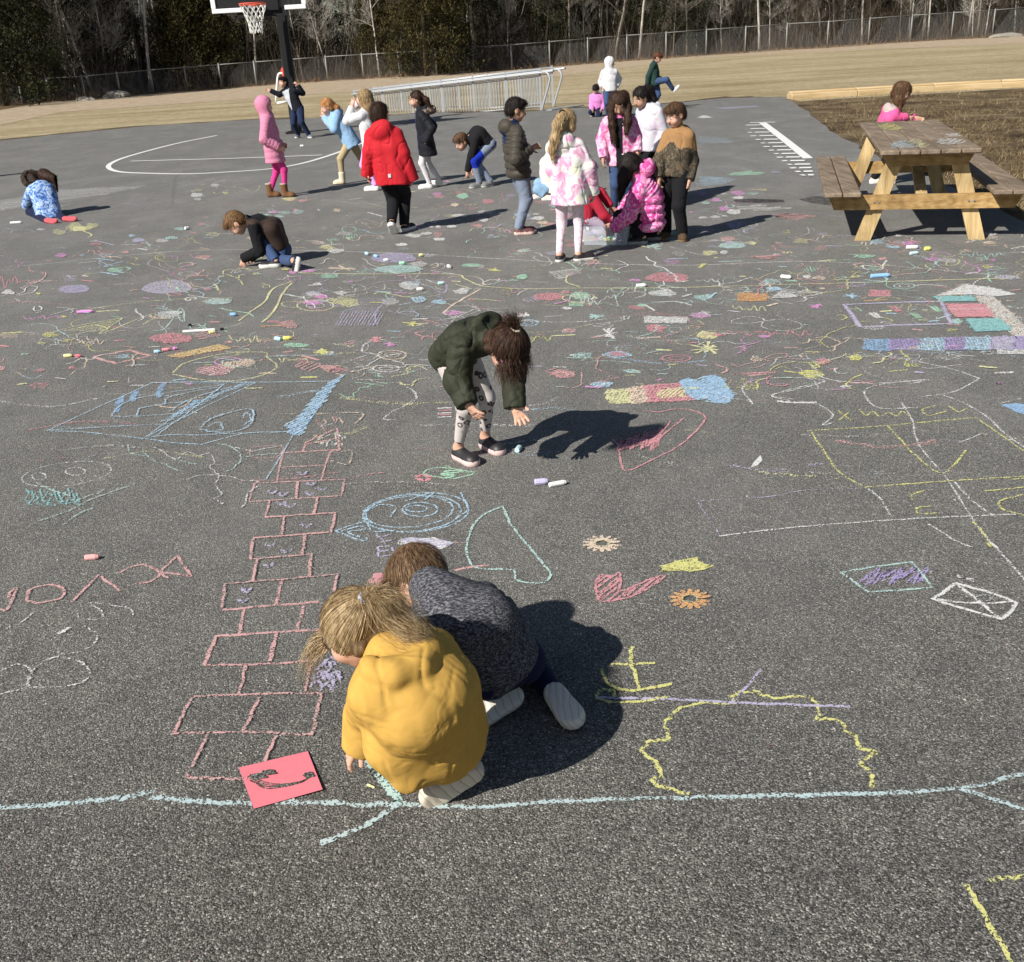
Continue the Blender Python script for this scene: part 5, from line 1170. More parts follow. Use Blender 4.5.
class Fld:
    def __init__(s, lo, hi, h):
        s.lo = np.asarray(lo, float); s.h = h; s.n = np.maximum(4, np.ceil((np.asarray(hi) - s.lo) / h).astype(int) + 1)
        s.D = np.full(s.n, 1.0, np.float32)
        s.ax = [(s.lo[i] + h * np.arange(s.n[i])).astype(np.float32) for i in range(3)]
    def sub(s, lo, hi):
        a = np.clip(np.floor((lo - s.lo) / s.h).astype(int), 0, s.n); b = np.clip(np.ceil((hi - s.lo) / s.h).astype(int) + 1, 0, s.n)
        sl = tuple(slice(a[i], b[i]) for i in range(3))
        if any(b[i] <= a[i] for i in range(3)): return None, None
        return sl, (s.ax[0][sl[0]][:, None, None], s.ax[1][sl[1]][None, :, None], s.ax[2][sl[2]][None, None, :])
    @staticmethod
    def _smin(a, b, k):
        if k <= 0: return np.minimum(a, b)
        hh = np.clip(.5 + .5 * (b - a) / k, 0, 1); return b + (a - b) * hh - k * hh * (1 - hh)
    def cap(s, a, b, ra, rb=None, k=.02, puff=None, neg=False, flat=None):
        rb = ra if rb is None else rb; a = np.asarray(a, float); b = np.asarray(b, float); m = max(ra, rb) + k + 3 * s.h
        if flat: m = m / min(1, flat[1])
        sl, P = s.sub(np.minimum(a, b) - m, np.maximum(a, b) + m)
        if sl is None: return
        ab = b - a; L2 = ab @ ab + 1e-12
        x, y, z = P[0] - a[0], P[1] - a[1], P[2] - a[2]
        t = np.clip((x * ab[0] + y * ab[1] + z * ab[2]) / L2, 0, 1)
        dx, dy, dz = x - t * ab[0], y - t * ab[1], z - t * ab[2]
        d2 = dx * dx + dy * dy + dz * dz
        if flat:
            f = flat[0]; q = dx * f[0] + dy * f[1] + dz * f[2]; d2 = d2 + q * q * (1 / flat[1] ** 2 - 1)
        r = ra + t * (rb - ra)
        if puff: r = r + puff[1] * (np.abs(np.sin(np.pi * (t * puff[0] + (puff[2] if len(puff) > 2 else 0)))) - .6)
        d = (np.sqrt(d2) - r).astype(np.float32)
        if flat: d = d * max(.5, flat[1])
        s.D[sl] = np.maximum(s.D[sl], -d) if neg else s._smin(s.D[sl], d, k)
    def ell(s, c, R, rad, k=.02, neg=False):
        c = np.asarray(c, float); rad = np.asarray(rad, float); m = rad.max() + k + 3 * s.h
        sl, P = s.sub(c - m, c + m)
        if sl is None: return
        x, y, z = P[0] - c[0], P[1] - c[1], P[2] - c[2]
        l = [x * R[0][i] + y * R[1][i] + z * R[2][i] for i in range(3)]
        k0 = np.sqrt(sum((l[i] / rad[i]) ** 2 for i in range(3))); k1 = np.sqrt(sum((l[i] / rad[i] ** 2) ** 2 for i in range(3))) + 1e-9
        d = (k0 * (k0 - 1) / k1).astype(np.float32)
        if neg:
            if k > 0:
                a = -s.D[sl]; s.D[sl] = -s._smin(a, d, k)
            else: s.D[sl] = np.maximum(s.D[sl], -d)
        else: s.D[sl] = s._smin(s.D[sl], d, k)
    def plane(s, p, n):
        """keep the side where (x-p).n < 0"""
        n = nrm(n); d = (s.ax[0][:, None, None] - p[0]) * n[0] + (s.ax[1][None, :, None] - p[1]) * n[1] + (s.ax[2][None, None, :] - p[2]) * n[2]
        s.D = np.maximum(s.D, d.astype(np.float32))
    def merge(s, o, k=.02): s.D = s._smin(s.D, o.D, k)
    def like(s):
        f = Fld.__new__(Fld); f.lo = s.lo; f.h = s.h; f.n = s.n; f.ax = s.ax; f.D = np.full(s.n, 1.0, np.float32); return f
    def mesh(s): return surface_nets(s.D, s.lo, s.h)

_lat = np.random.default_rng(5).uniform(-1, 1, (32, 32, 32))
def vnoise(P, sc):
    Q = P * sc; i = np.floor(Q).astype(int); f = Q - i; f = f * f * (3 - 2 * f); r = 0
    for a in (0, 1):
        for b in (0, 1):
            for c in (0, 1):
                w = (f[:, 0] if a else 1 - f[:, 0]) * (f[:, 1] if b else 1 - f[:, 1]) * (f[:, 2] if c else 1 - f[:, 2])
                r = r + w * _lat[(i[:, 0] + a) % 32, (i[:, 1] + b) % 32, (i[:, 2] + c) % 32]
    return r
def vnormals(V, Fq):
    n = np.cross(V[Fq[:, 2]] - V[Fq[:, 0]], V[Fq[:, 3]] - V[Fq[:, 1]]); N = np.zeros_like(V)
    for i in range(4): np.add.at(N, Fq[:, i], n)
    return N / (np.linalg.norm(N, axis=1)[:, None] + 1e-12)
def wrinkle(V, Fq, amp, sc=14, aniso=(1, 1, .65), seed=0, axis=None):
    N = vnormals(V, Fq); P = V * np.array(aniso) + seed * 3.7
    if axis is not None:                      # folds run across this axis
        a = nrm(axis); t = V @ a; P = (V - t[:, None] * a) * .45 + (t * 1.6)[:, None] * a + seed * 3.7
    P = P + .35 / sc * np.stack([vnoise(P + 3.3, sc * .8), vnoise(P + 6.1, sc * .8), vnoise(P + 8.7, sc * .8)], 1)
    n1 = vnoise(P, sc); n2 = vnoise(P + 9.1, sc * 1.9); n3 = vnoise(P + 5.5, sc * .55); n4 = vnoise(P + 15.5, sc * 1.1)
    cr = np.exp(-(n1 / .085) ** 2) * np.clip(n3 * 2.2 + .55, 0, 1) + .6 * np.exp(-(n2 / .12) ** 2) * np.clip(-n3 * 2.2 + .35, 0, 1)
    return V + N * (amp * (n4 * .6 + .2 - 1.35 * cr))[:, None]
def mesh_obj(name, V, Fq, mats, parent, org, mi=None, smooth=True):
    me = bpy.data.meshes.new(name); n = len(V); m = len(Fq)
    V = V - np.asarray(org)
    me.vertices.add(n); me.vertices.foreach_set('co', V.astype(np.float32).ravel())
    me.loops.add(m * 4); me.loops.foreach_set('vertex_index', Fq.astype(np.int32).ravel())
    me.polygons.add(m); me.polygons.foreach_set('loop_start', np.arange(0, m * 4, 4, dtype=np.int32))
    me.update(calc_edges=True)
    if not isinstance(mats, (list, tuple)): mats = [mats]
    o = link(name, me, parent, mats)
    if mi is not None: me.polygons.foreach_set('material_index', np.asarray(mi, np.int32))
    me.polygons.foreach_set('use_smooth', np.ones(m, bool) if smooth else np.zeros(m, bool)); me.update(); return o

# ---- materials for people
def skin(name, c):
    n = NT('skin_' + name); co = n.coord(); f = n.noise(co, 25, 4)
    n.col(n.mix(f, tuple(x * .88 for x in c), tuple(min(1, x * 1.1) for x in c))); n.rough(.5, .35)
    n.b.inputs['Subsurface Weight'].default_value = .12; n.b.inputs['Subsurface Radius'].default_value = (.012, .005, .003); return n.m
SKIN = skin('fair', (.62, .36, .26)); SKIN2 = skin('light_tan', (.50, .29, .19)); SKIN3 = skin('warm', (.58, .33, .23))
LIPS = plain('lips', (.42, .14, .12), .5); EYEW = plain('eye_white', (.75, .73, .70), .3); IRIS = plain('iris', (.03, .02, .015), .2)
def hairm(name, c0, c1, c2, sc=1.0):
    n = NT('hair_' + name); gi = n.n('ShaderNodeNewGeometry'); co = n.coord()
    f = n.noise(n.coord(scale=(1, 1, .18)), 90 * sc, 3, .6)
    r = n.math('ADD', n.math('MULTIPLY', f, .78), n.math('MULTIPLY', gi.outputs['Random Per Island'], .22))
    n.col(n.ramp(r, [(.3, c0), (.5, c1), (.68, c2)])); n.rough(.62, .22); n.bump(f, .6, .006); return n.m
H_BLOND = hairm('dark_blond', (.13, .08, .038), (.36, .25, .125), (.66, .50, .30)); H_BROWN = hairm('brown', (.035, .018, .010), (.085, .045, .025), (.17, .095, .05))
H_DBROWN = hairm('dark_brown', (.010, .006, .004), (.028, .014, .009), (.065, .033, .02)); H_BLACK = hairm('black', (.005, .004, .004), (.014, .010, .009), (.03, .022, .02)); H_GINGER = hairm('ginger', (.16, .06, .02), (.36, .15, .05), (.50, .26, .10)); H_SANDY = hairm('sandy', (.09, .045, .02), (.22, .12, .055), (.36, .22, .11)); H_RED = hairm('chestnut', (.04, .016, .008), (.11, .04, .02), (.2, .085, .045))
def cloth(name, c, var=.12, sc=60, bump=.25, rough=.9, fine=600, sheen=.03):
    if name in _mc: return _mc[name]
    n = NT(name); co = n.coord(); f = n.noise(co, sc, 4, .6); g = n.noise(co, fine, 2)
    n.col(n.mix(f, tuple(x * (1 - var) for x in c), tuple(min(1, x * (1 + var)) for x in c))); n.rough(rough, .15)
    n.b.inputs['Sheen Weight'].default_value = min(sheen, .06)
    n.bump(n.math('ADD', n.math('MULTIPLY', f, .5), g), bump, .003); _mc[name] = n.m; return n.m
def pattern(name, stops, sc=9, detail=3, dist=.8, rough=.7, interp='LINEAR', rgh=.5):
    n = NT(name); co = n.coord(); f = n.noise(co, sc, detail, rgh, dist)
    n.col(n.ramp(f, stops, interp)); n.rough(rough, .25); n.bump(n.noise(co, 60, 3), .2, .003); return n.m

def headframe(az, pitch, roll=0):
    """az 0 = away from the camera, 90 = to the right, 180 = towards the camera; pitch < 0 looks down"""
    a = math.radians(az); p = math.radians(pitch); f = V3(math.sin(a) * math.cos(p), math.cos(a) * math.cos(p), math.sin(p))
    r0_ = V3(math.cos(a), -math.sin(a), 0); u = np.cross(r0_, f); q = math.radians(roll)
    r = r0_ * math.cos(q) + u * math.sin(q); u = np.cross(r, f); return np.stack([r, f, u], 1)
def ik(a, c, l1, l2, hint):
    d = c - a; L = np.linalg.norm(d); e = d / (L + 1e-9)
    if L > (l1 + l2) * .999: return a + e * L * l1 / (l1 + l2)
    x = (l1 * l1 - l2 * l2 + L * L) / (2 * L); y = math.sqrt(max(0, l1 * l1 - x * x)); hv = hint - e * (hint @ e)
    return a + e * x + nrm(hv) * y

def do_hand(Fd, wr, d, palmn, s, side, curl=.5, spread=.22, k=.006, thumb_open=.9):
    """wrist point, hand direction, palm normal; side +1 thumb on the cross(d,palmn) side"""
    d = nrm(d); pn = nrm(palmn - d * (palmn @ d)); lat = np.cross(d, pn) * side
    P = lambda x, y, z: wr + s * (d * x + lat * y + pn * z)
    Fd.cap(P(-.03, 0, 0), P(.02, 0, 0), .018 * s, .019 * s, k)
    for y in (-.017, -.006, .006, .017): Fd.cap(P(.008, y * .7, 0), P(.052, y, 0), .0115 * s, .0105 * s, k * 1.4)
    for i, (y, L) in enumerate(((.0215, .044), (.0075, .050), (-.007, .046), (-.0205, .036))):
        a = (i - 1.5) * -spread * .55; dirv = nrm(d * math.cos(a) + lat * math.sin(a)); p = P(.052, y, 0); c1 = curl * (.35 + .15 * i * .4); r = .0078 * s
        ang = c1
        for j, f in enumerate((.42, .32, .26)):
            v = dirv * math.cos(ang) + pn * math.sin(ang); q = p + v * L * f * s; Fd.cap(p, q, r, r * .92, .003); p = q; r *= .92; ang += curl * .75
    p = P(.006, .018, .004); v = nrm(d * .75 + lat * thumb_open + pn * .35); q = p + v * .028 * s; Fd.cap(p, q, .0105 * s, .0092 * s, .006); v2 = nrm(v * .8 + d * .5 + pn * .2); Fd.cap(q, q + v2 * .024 * s, .009 * s, .0076 * s, .003)

def do_head(Fd, c, R, s, k=.012, face=True):
    P = lambda x, y, z: c + R @ V3(x, y, z) * s
    Fd.ell(P(0, -.010, .018), R, V3(.070, .084, .078) * s, k)
    Fd.ell(P(0, .022, -.030), R, V3(.056, .058, .062) * s, .03 * s)
    Fd.ell(P(0, .045, -.074), R, V3(.024, .024, .019) * s, .025 * s)
    for x in (-1, 1):
        Fd.ell(P(x * .034, .052, -.035), R, V3(.026, .026, .026) * s, .018 * s)
        Fd.ell(P(x * .071, -.004, -.012), R, V3(.009, .018, .026) * s, .006 * s); Fd.ell(P(x * .077, .0, -.012), R, V3(.004, .009, .015) * s, .003, True)
        if face: Fd.ell(P(x * .029, .083, .003), R, V3(.016, .010, .010) * s, .010 * s, True); Fd.ell(P(x * .028, .070, .001), R, V3(.0125, .0115, .009) * s, .002)
    if face:
        Fd.cap(P(0, .076, .008), P(0, .092, -.022), .0055 * s, .0095 * s, .010 * s); Fd.ell(P(0, .089, -.026), R, V3(.015, .009, .008) * s, .006 * s)
        Fd.ell(P(0, .074, -.048), R, V3(.019, .009, .008) * s, .006 * s)
def head_mats(C, c, R, s):
    L = (C - c) @ R / s; m = np.zeros(len(C), int); x, y, z = L[:, 0], L[:, 1], L[:, 2]; fr = y > .055
    e = ((np.abs(x) - .028) / .0125) ** 2 + ((z - .001) / .0058) ** 2; m[fr & (e < 1)] = 2
    e = ((np.abs(x) - .028) / .0058) ** 2 + ((z - .001) / .0058) ** 2; m[fr & (e < 1)] = 3
    m[fr & (((x / .019) ** 2 + ((z + .048) / .0062) ** 2) < 1)] = 1
    m[fr & ((np.abs(np.abs(x) - .030) < .016) & (np.abs(z - .021 + (np.abs(x) - .030) ** 2 * 18) < .0034))] = 4
    return m

def arcs(c, R, s, tie, n, rng, r=.088, width=.0016, start=None, back=False, seg=9, jit=.004, squash=(1, 1.12, 1.02)):
    """hair strands that run over the skull from the hairline to a tie direction (head frame)"""
    V = []; T = nrm(tie)
    for _ in range(n):
        while True:
            q = nrm(rng.normal(size=3))
            if start(q): break
        om = math.acos(np.clip(q @ T, -1, 1)); rr = r * (1 + rng.normal() * .02); pts = []
        for t in np.linspace(0, 1, seg):
            v = (math.sin((1 - t) * om) * q + math.sin(t * om) * T) / (math.sin(om) + 1e-6)
            pts.append(c + R @ (v * np.array(squash) * (rr + .004 * math.sin(t * 3.14)) * s + V3(0, -.008, .01) * s))
        V.append(np.array(pts))
    return V
def ribbons(strands, w, mat, name, parent, org, rng, taper=True, ctr=None):
    vs = []; fs = []; b = 0
    for P in strands:
        k = len(P); d = np.gradient(P, axis=0); sd = np.cross(d, (P - ctr) + rng.normal(size=3) * .02) if ctr is not None else np.cross(d, rng.normal(size=3)); sd /= np.linalg.norm(sd, axis=1)[:, None] + 1e-9
        ww = w * rng.uniform(.5, 1.3) * (np.linspace(1, .25, k) if taper else np.ones(k))[:, None]
        vs.append(P - sd * ww / 2); vs.append(P + sd * ww / 2)
        for i in range(k - 1): fs.append((b + i, b + i + 1, b + k + i + 1, b + k + i))
        b += 2 * k
    return mesh_obj(name, np.concatenate(vs), np.array(fs), mat, parent, org)

def person(label, base, s=1.0, torso_az=180, pelvis=None, neck=None, mid=None, head=None, head_az=None, head_pitch=-5, head_roll=0, lat_tilt=0,
           feet=None, hands=None, elbows=None, knees=None, skinm=SKIN, hair='short', hairm=None, hairmat=H_DBROWN, long_pts=None, tail=None, tie=None,
           jacket=None, trousers=None, shoe=None, h=.010, extra=None, fine_hands=False, cap_off=False, face=True, sh_w=.114, shoulders=None, hips=None, group='children drawing on the playground', hood_open=True, strands=0):
    base = np.asarray(base, float); a = math.radians(torso_az); fv = V3(math.sin(a), math.cos(a), 0); lv = V3(math.cos(a), -math.sin(a), 0)
    jacket = jacket or {}; trousers = trousers or {}; shoe = shoe or {}
    B = lambda p: base + V3(*p) if p is not None else None
    pel = B(pelvis) if pelvis is not None else base + V3(0, 0, .60 * s)
    nk = B(neck) if neck is not None else pel + V3(0, 0, .37 * s)
    up = nrm(nk - pel); md = B(mid) if mid is not None else (pel + nk) / 2
    lt = lv * math.cos(math.radians(lat_tilt)) + V3(0, 0, 1) * math.sin(math.radians(lat_tilt))
    haz = torso_az if head_az is None else head_az
    Rh = headframe(haz, head_pitch, head_roll)
    hc = B(head) if head is not None else nk + V3(0, 0, .115 * s) + fv * .015 * s
    SH = [nk - up * .062 * s + lt * sg * sh_w * s for sg in (-1, 1)] if shoulders is None else [B(p) for p in shoulders]   # left(-lat), right(+lat)
    HP = [pel - up * .02 * s + lv * sg * .062 * s for sg in (-1, 1)] if hips is None else [B(p) for p in hips]
    feet = feet or [dict(p=(-.08, 0, 0)), dict(p=(.08, 0, 0))]
    AN, TO, KN, FD = [], [], [], []
    for i, f in enumerate(feet):
        faz = math.radians(f.get('az', torso_az)); pt = math.radians(f.get('pitch', 0)); d = V3(math.sin(faz) * math.cos(pt), math.cos(faz) * math.cos(pt), math.sin(pt))
        if 'd' in f: d = nrm(np.array(f['d'], float))
        u = f.get('up'); u = nrm(np.array(u) - d * (np.array(u) @ d)) if u is not None else nrm(V3(0, 0, 1) - d * d[2])
        heel = base + V3(*f['p']) - (d * .07 * s if 'heel' not in f else 0)
        an = heel + d * .035 * s + u * .06 * s; AN.append(an); FD.append((heel, d, u))
        hint = np.array(f['hint'], float) if 'hint' in f else fv
        KN.append(B(knees[i]) if knees is not None and knees[i] is not None else ik(HP[i], an, .275 * s, .27 * s, hint))
    hands = hands or [dict(p=None), dict(p=None)]
    WR, EL = [], []
    for i, hd in enumerate(hands):
        sg = (-1, 1)[i]
        w = B(hd['p']) if hd.get('p') is not None else SH[i] - V3(0, 0, .37 * s) + lv * sg * .03 * s + fv * .03 * s
        hint = np.array(hd['hint'], float) if 'hint' in hd else (-fv * .8 + lv * sg * .3)
        v = w - SH[i]; L = np.linalg.norm(v)
        if L > .40 * s: w = SH[i] + v / L * .40 * s
        EL.append(B(elbows[i]) if elbows is not None and elbows[i] is not None else ik(SH[i], w, .205 * s, .19 * s, hint)); WR.append(w)
    allp = np.array([pel, nk, md, hc] + SH + HP + AN + KN + WR + EL + [f[0] + f[1] * .2 * s for f in FD])
    lo = allp.min(0) - .20 * s; hi = allp.max(0) + .20 * s; lo[2] = max(lo[2], -.03)
    # ---------------- body (one continuous mesh)
    Fb = Fld(lo, hi, h)
    Fb.cap(nk - up * .03 * s, md, .035 * s, .05 * s, .02); Fb.cap(md, pel, .05 * s, .055 * s, .02)
    Fb.cap(SH[0], SH[1], .028 * s, None, .01); Fb.cap(HP[0], HP[1], .05 * s, None, .02)
    for i in (0, 1):
        Fb.cap(SH[i], EL[i], .028 * s, .023 * s, .01); Fb.cap(EL[i], WR[i], .023 * s, .017 * s, .01)
        Fb.cap(HP[i], KN[i], .050 * s, .034 * s, .01); Fb.cap(KN[i], AN[i], .033 * s, .022 * s, .01); Fb.cap(AN[i], FD[i][0] + FD[i][1] * .08 * s + FD[i][2] * .03 * s, .024 * s, .018 * s, .02)
    Fb.cap(nk - up * .02 * s + (hc - nk) * .12, hc - Rh[:, 2] * .05 * s - Rh[:, 1] * .012 * s, .028 * s, .033 * s, .02)
    do_head(Fb, hc, Rh, s, face=face)
    hd_r = []
    for i, hd in enumerate(hands):
        if hd.get('none'): continue
        sg = (-1, 1)[i]; d = np.array(hd['dir'], float) if 'dir' in hd else nrm(WR[i] - EL[i]); pn = np.array(hd['palm'], float) if 'palm' in hd else (-lv * sg)
        if not fine_hands: do_hand(Fb, WR[i], d, pn, s, hd.get('thumb', 1 if sg < 0 else -1), hd.get('curl', .6), hd.get('spread', .2))
        hd_r.append((i, d, pn))
    V, Q = Fb.mesh(); mi = head_mats(V[Q].mean(1), hc, Rh, s)
    if fine_hands:
        for i, d, pn in hd_r:
            hd = hands[i]; sg = (-1, 1)[i]; w = WR[i]; Fh = Fld(w - .15 * s, w + .15 * s, .0026); do_hand(Fh, w, d, pn, s, hd.get('thumb', 1 if sg < 0 else -1), hd.get('curl', .6), hd.get('spread', .2), thumb_open=hd.get('to', .9))
            v2, q2 = Fh.mesh(); Q = np.concatenate([Q, q2 + len(V)]); V = np.concatenate([V, v2]); mi = np.concatenate([mi, np.zeros(len(q2), int)])
    body = mesh_obj('person', V, Q, [skinm, LIPS, EYEW, IRIS, hairmat], None, base, mi); body.location = tuple(base); tag(body, label, 'child', group)
    # ---------------- trousers
    m = trousers.get('mat')
    if m:
        Ft = Fld(lo, hi, h); e = trousers.get('ex', .012) * s; fl = trousers.get('flare', 0) * s
        Ft.cap(HP[0], HP[1], .056 * s + e, None, .03); Ft.cap(pel + up * .06 * s, pel, .056 * s + e, None, .03); Ft.plane(pel + up * .09 * s, up)
        for i in (0, 1):
            g = Ft.like(); end = AN[i] + nrm(KN[i] - AN[i]) * trousers.get('cut', .0) * s
            g.cap(HP[i], KN[i], .062 * s + e, .042 * s + e, .03); g.cap(KN[i], end, .041 * s + e, .027 * s + e + fl, .02); g.plane(end + nrm(end - KN[i]) * .005, nrm(end - KN[i])); 
            Ft.D = np.minimum(Ft.D, np.minimum(g.D, 1)) if False else Fld._smin(Ft.D, g.D, .012)
        if trousers.get('fn'): trousers['fn'](Ft, dict(base=base, s=s, pel=pel, KN=KN, AN=AN, HP=HP, FD=FD))
        V, Q = Ft.mesh(); V = wrinkle(V, Q, trousers.get('wr', .0035) * s, 16, seed=base[0])
        mi = None; mats = [m]
        if 'mats' in trousers: mats, mi = trousers['mats'](V[Q].mean(1), dict(base=base, s=s, pel=pel, KN=KN, AN=AN, HP=HP, lv=lv))
        mesh_obj(trousers.get('name', 'trousers'), V, Q, mats, body, (base), mi)
    # ---------------- jacket
    m = jacket.get('mat')
    if m:
        Fj = Fld(lo, hi, h); e = jacket.get('ex', .022) * s; pf = jacket.get('puff', 0) * s; npf = jacket.get('n', 5)
        fl = jacket.get('flare', .0) * s; hem = jacket.get('hem', .02) * s; dn = nrm(pel - md); pe = pel + dn * hem
        tk = jacket.get('tk', .03)
        for o in (-1, 0, 1):
            ox = o * .047 * s; oy = 0 if o else .012 * s
            p1 = nk - up * .055 * s + lt * ox * 1.15 + fv * oy; p2 = md + (lt + lv) / 2 * ox * 1.1 + fv * oy; p3 = pe + lv * ox + fv * oy
            Fj.cap(p1, p2, .052 * s + e * .8, .058 * s + e, tk, (npf * .5, pf) if pf else None); Fj.cap(p2, p3, .058 * s + e, .063 * s + e + fl, tk, (npf * .5, pf) if pf else None)
        Fj.plane(pe + dn * .012 * s, jacket.get('hemn', dn))
        Fj.cap(nk - up * .02 * s, nk + nrm(hc - nk) * .032 * s, .042 * s + e * .5, .039 * s + e * .35, .02)
        for i in (0, 1):
            g = Fj.like(); w = WR[i]; end = w + (w - EL[i]) * 0 + nrm(w - EL[i]) * jacket.get('cuff', .0) * s; ae = jacket.get('aex', e * .72)
            g.cap(SH[i], EL[i], .038 * s + ae, .034 * s + ae, .02, (npf * .55, pf * .6) if pf else None); g.cap(EL[i], end, .034 * s + ae, .025 * s + ae, .015, (npf * .5, pf * .6) if pf else None)
            g.plane(end, nrm(end - EL[i])); Fj.merge(g, jacket.get('k', .022))
        hoodc = None
        if jacket.get('hood') == 'down':
            hb = jacket.get('hoodp'); c = B(hb) if hb is not None else nk - fv * .055 * s - up * .015 * s
            R2 = np.stack([lt, nrm(np.cross(up, lt)), up], 1); hs = jacket.get('hoods', (.095, .052, .075))
            Fj.ell(c, R2, np.array(hs) * s, .02); Fj.ell(c + up * .055 * s + fv * .03 * s * (1 if hb is None else 0), R2, V3(.05, .035, .04) * s, .01, True)
        if jacket.get('hood') == 'up':
            g = Fj.like(); g.ell(hc + Rh @ V3(0, -.018, .012) * s, Rh, V3(.090, .102, .103) * s, .02); g.cap(hc - Rh[:, 1] * .02 * s, nk - up * .03 * s, .078 * s, .088 * s, .04)
            if hood_open: g.cap(hc + Rh @ V3(0, .06, -.01) * s, hc + Rh @ V3(0, .2, -.02) * s, .062 * s, .075 * s, neg=True)
            Fj.merge(g, .03)
        if jacket.get('fn'): jacket['fn'](Fj, dict(base=base, s=s, nk=nk, hc=hc, Rh=Rh, fv=fv, lv=lv, up=up, pel=pel, md=md, SH=SH, EL=EL, WR=WR, KN=KN, HP=HP))
        V, Q = Fj.mesh(); V = wrinkle(V, Q, jacket.get('wr', .005) * s, jacket.get('wsc', 12), seed=base[1], axis=up if jacket.get('waxis', False) else None)
        mi = None; mats = [m]
        if 'mats' in jacket: mats, mi = jacket['mats'](V[Q].mean(1), dict(base=base, s=s, nk=nk, hc=hc, Rh=Rh, fv=fv, lv=lv, up=up, pel=pel, md=md, SH=SH, EL=EL, WR=WR))
        mesh_obj(jacket.get('name', 'jacket'), V, Q, mats, body, base, mi)
    # ---------------- shoes
    for i, (heel, d, u) in enumerate(FD):
        hh = min(h, .006) if h < .012 else .010; l = nrm(np.cross(d, u)); R = np.stack([l, d, u], 1); P = lambda x, y, z: heel + R @ V3(x, y, z) * s
        Fs = Fld(np.minimum(heel, heel + d * .2 * s) - .12 * s, np.maximum(heel, heel + d * .2 * s) + .17 * s, hh)
        bt = shoe.get('boot', 0)
        ty = .146 - (.03 if bt else 0); Fs.cap(P(0, .030, .018), P(0, .085, .017), .030 * s, .0255 * s, .012); Fs.cap(P(0, .085, .017), P(.003, ty, .016), .0265 * s, .0365 * s, .012); Fs.ell(P(0, .115 - (.02 if bt else 0), .022), R, V3(.038, .070, .036 + (.008 if bt else 0)) * s, .02); Fs.ell(P(0, .045, .030), R, V3(.033, .048, .045) * s, .02)
        if bt: Fs.cap(P(0, .035, .04), P(0, .032, bt), .040 * s, .046 * s, .02)
        Fs.D = np.maximum(Fs.D, -1)
        Fs.plane(P(0, 0, .0), -u)
        if not bt: Fs.cap(P(0, .030, .085), P(0, .030, .16), .026 * s, .03 * s, neg=True)
        V, Q = Fs.mesh(); C = V[Q].mean(1); L = (C - heel) @ R / s
        mats = [shoe.get('mat'), shoe.get('sole'), shoe.get('trim', shoe.get('mat'))]; mi = np.zeros(len(C), int); mi[L[:, 2] < shoe.get('sh', .022)] = 1
        if bt: mi[L[:, 2] > bt - .012] = 2
        so_ = mesh_obj('boot' if bt else 'shoe', V, Q, mats, body, base, mi)
    # ---------------- hair
    rng = np.random.default_rng(int(abs(base[0] * 1000)) + 3)
    if hair != 'none':
        Fh = Fld(hc - .36 * s, hc + .36 * s, min(h, .008) if h < .012 else .010); P = lambda x, y, z: hc + Rh @ V3(x, y, z) * s
        Fh.ell(P(0, -.014, .022), Rh, V3(.0745, .087, .082) * s, .01)
        if hair in ('short', 'boy'):
            Fh.ell(P(0, -.05, -.02), Rh, V3(.066, .045, .055) * s, .02); Fh.plane(P(0, -.06, -.062), Rh @ V3(0, .15, -1))
            Fh.ell(P(0, .095, -.045), Rh, V3(.085, .09, .085) * s, .01, True)
            for x in (-1, 1): Fh.ell(P(x * .085, .008, -.035), Rh, V3(.028, .035, .045) * s, .006, True)
            Fh.ell(P(0, .045, .068), Rh, V3(.055, .042, .026) * s, .02)
        else:
            for x in (-1, 1): Fh.cap(P(x * .055, -.02, .02), P(x * .060, -.03, -.05), .026 * s, .024 * s, .02)
            Fh.cap(P(0, -.055, .0), P(0, -.06, -.06), .05 * s, .045 * s, .02)
            Fh.ell(P(0, .105, -.040), Rh, V3(.062, .085, .085) * s, .01, True)
        if long_pts:
            for ch in long_pts:
                pts = [B(p[:3]) for p in ch]; rr = [p[3] * s for p in ch]
                for j in range(len(pts) - 1): Fh.cap(pts[j], pts[j + 1], rr[j], rr[j + 1], .02)
        V, Q = Fh.mesh(); N = vnormals(V, Q); L = (V - hc) @ Rh
        n1 = vnoise(L * np.array([1, 1, .35]) + base[0], 60 / s ** .5) * .5 + vnoise(L * np.array([1, 1, .35]), 130) * .4; V = V + N * (n1 * .0055 * s)[:, None]
        hobj = mesh_obj('hair', V, Q, hairmat, body, base)
        if strands >= 0 and h > .006:
            ns = strands or (1400 if h < .0095 else 600); N = vnormals(V, Q); crown = hc + Rh @ V3(0, -.05, .075) * s; S = []
            for i in rng.integers(0, len(V), ns):
                p = V[i]; nn = N[i]; fl = (p - crown); low = (hc - p) @ Rh[:, 2] / s
                fl = nrm(fl) if np.linalg.norm(fl) > .02 else rng.normal(size=3)
                fl = fl + V3(0, 0, -1) * np.clip(low * 8 + .6, .2, 2.5); d = nrm(fl - nn * (fl @ nn) + rng.normal(size=3) * .15); L = rng.uniform(.025, .06) * s; o = nn * rng.uniform(.0, .003)
                S.append(np.array([p + o + d * L * t + nn * (.004 * math.sin(t * 3.1) - (L * t) ** 2 / .20) for t in np.linspace(0, 1, 5)]))
            ribbons(S, (.0024 if h < .0095 else .004), hairmat, 'hair_strands', body, base, rng, ctr=hc)
    if extra: extra(body, dict(base=base, s=s, nk=nk, hc=hc, Rh=Rh, fv=fv, lv=lv, up=up, pel=pel, SH=SH, EL=EL, WR=WR, KN=KN, AN=AN, HP=HP, FD=FD, rng=rng, h=h))
    return body
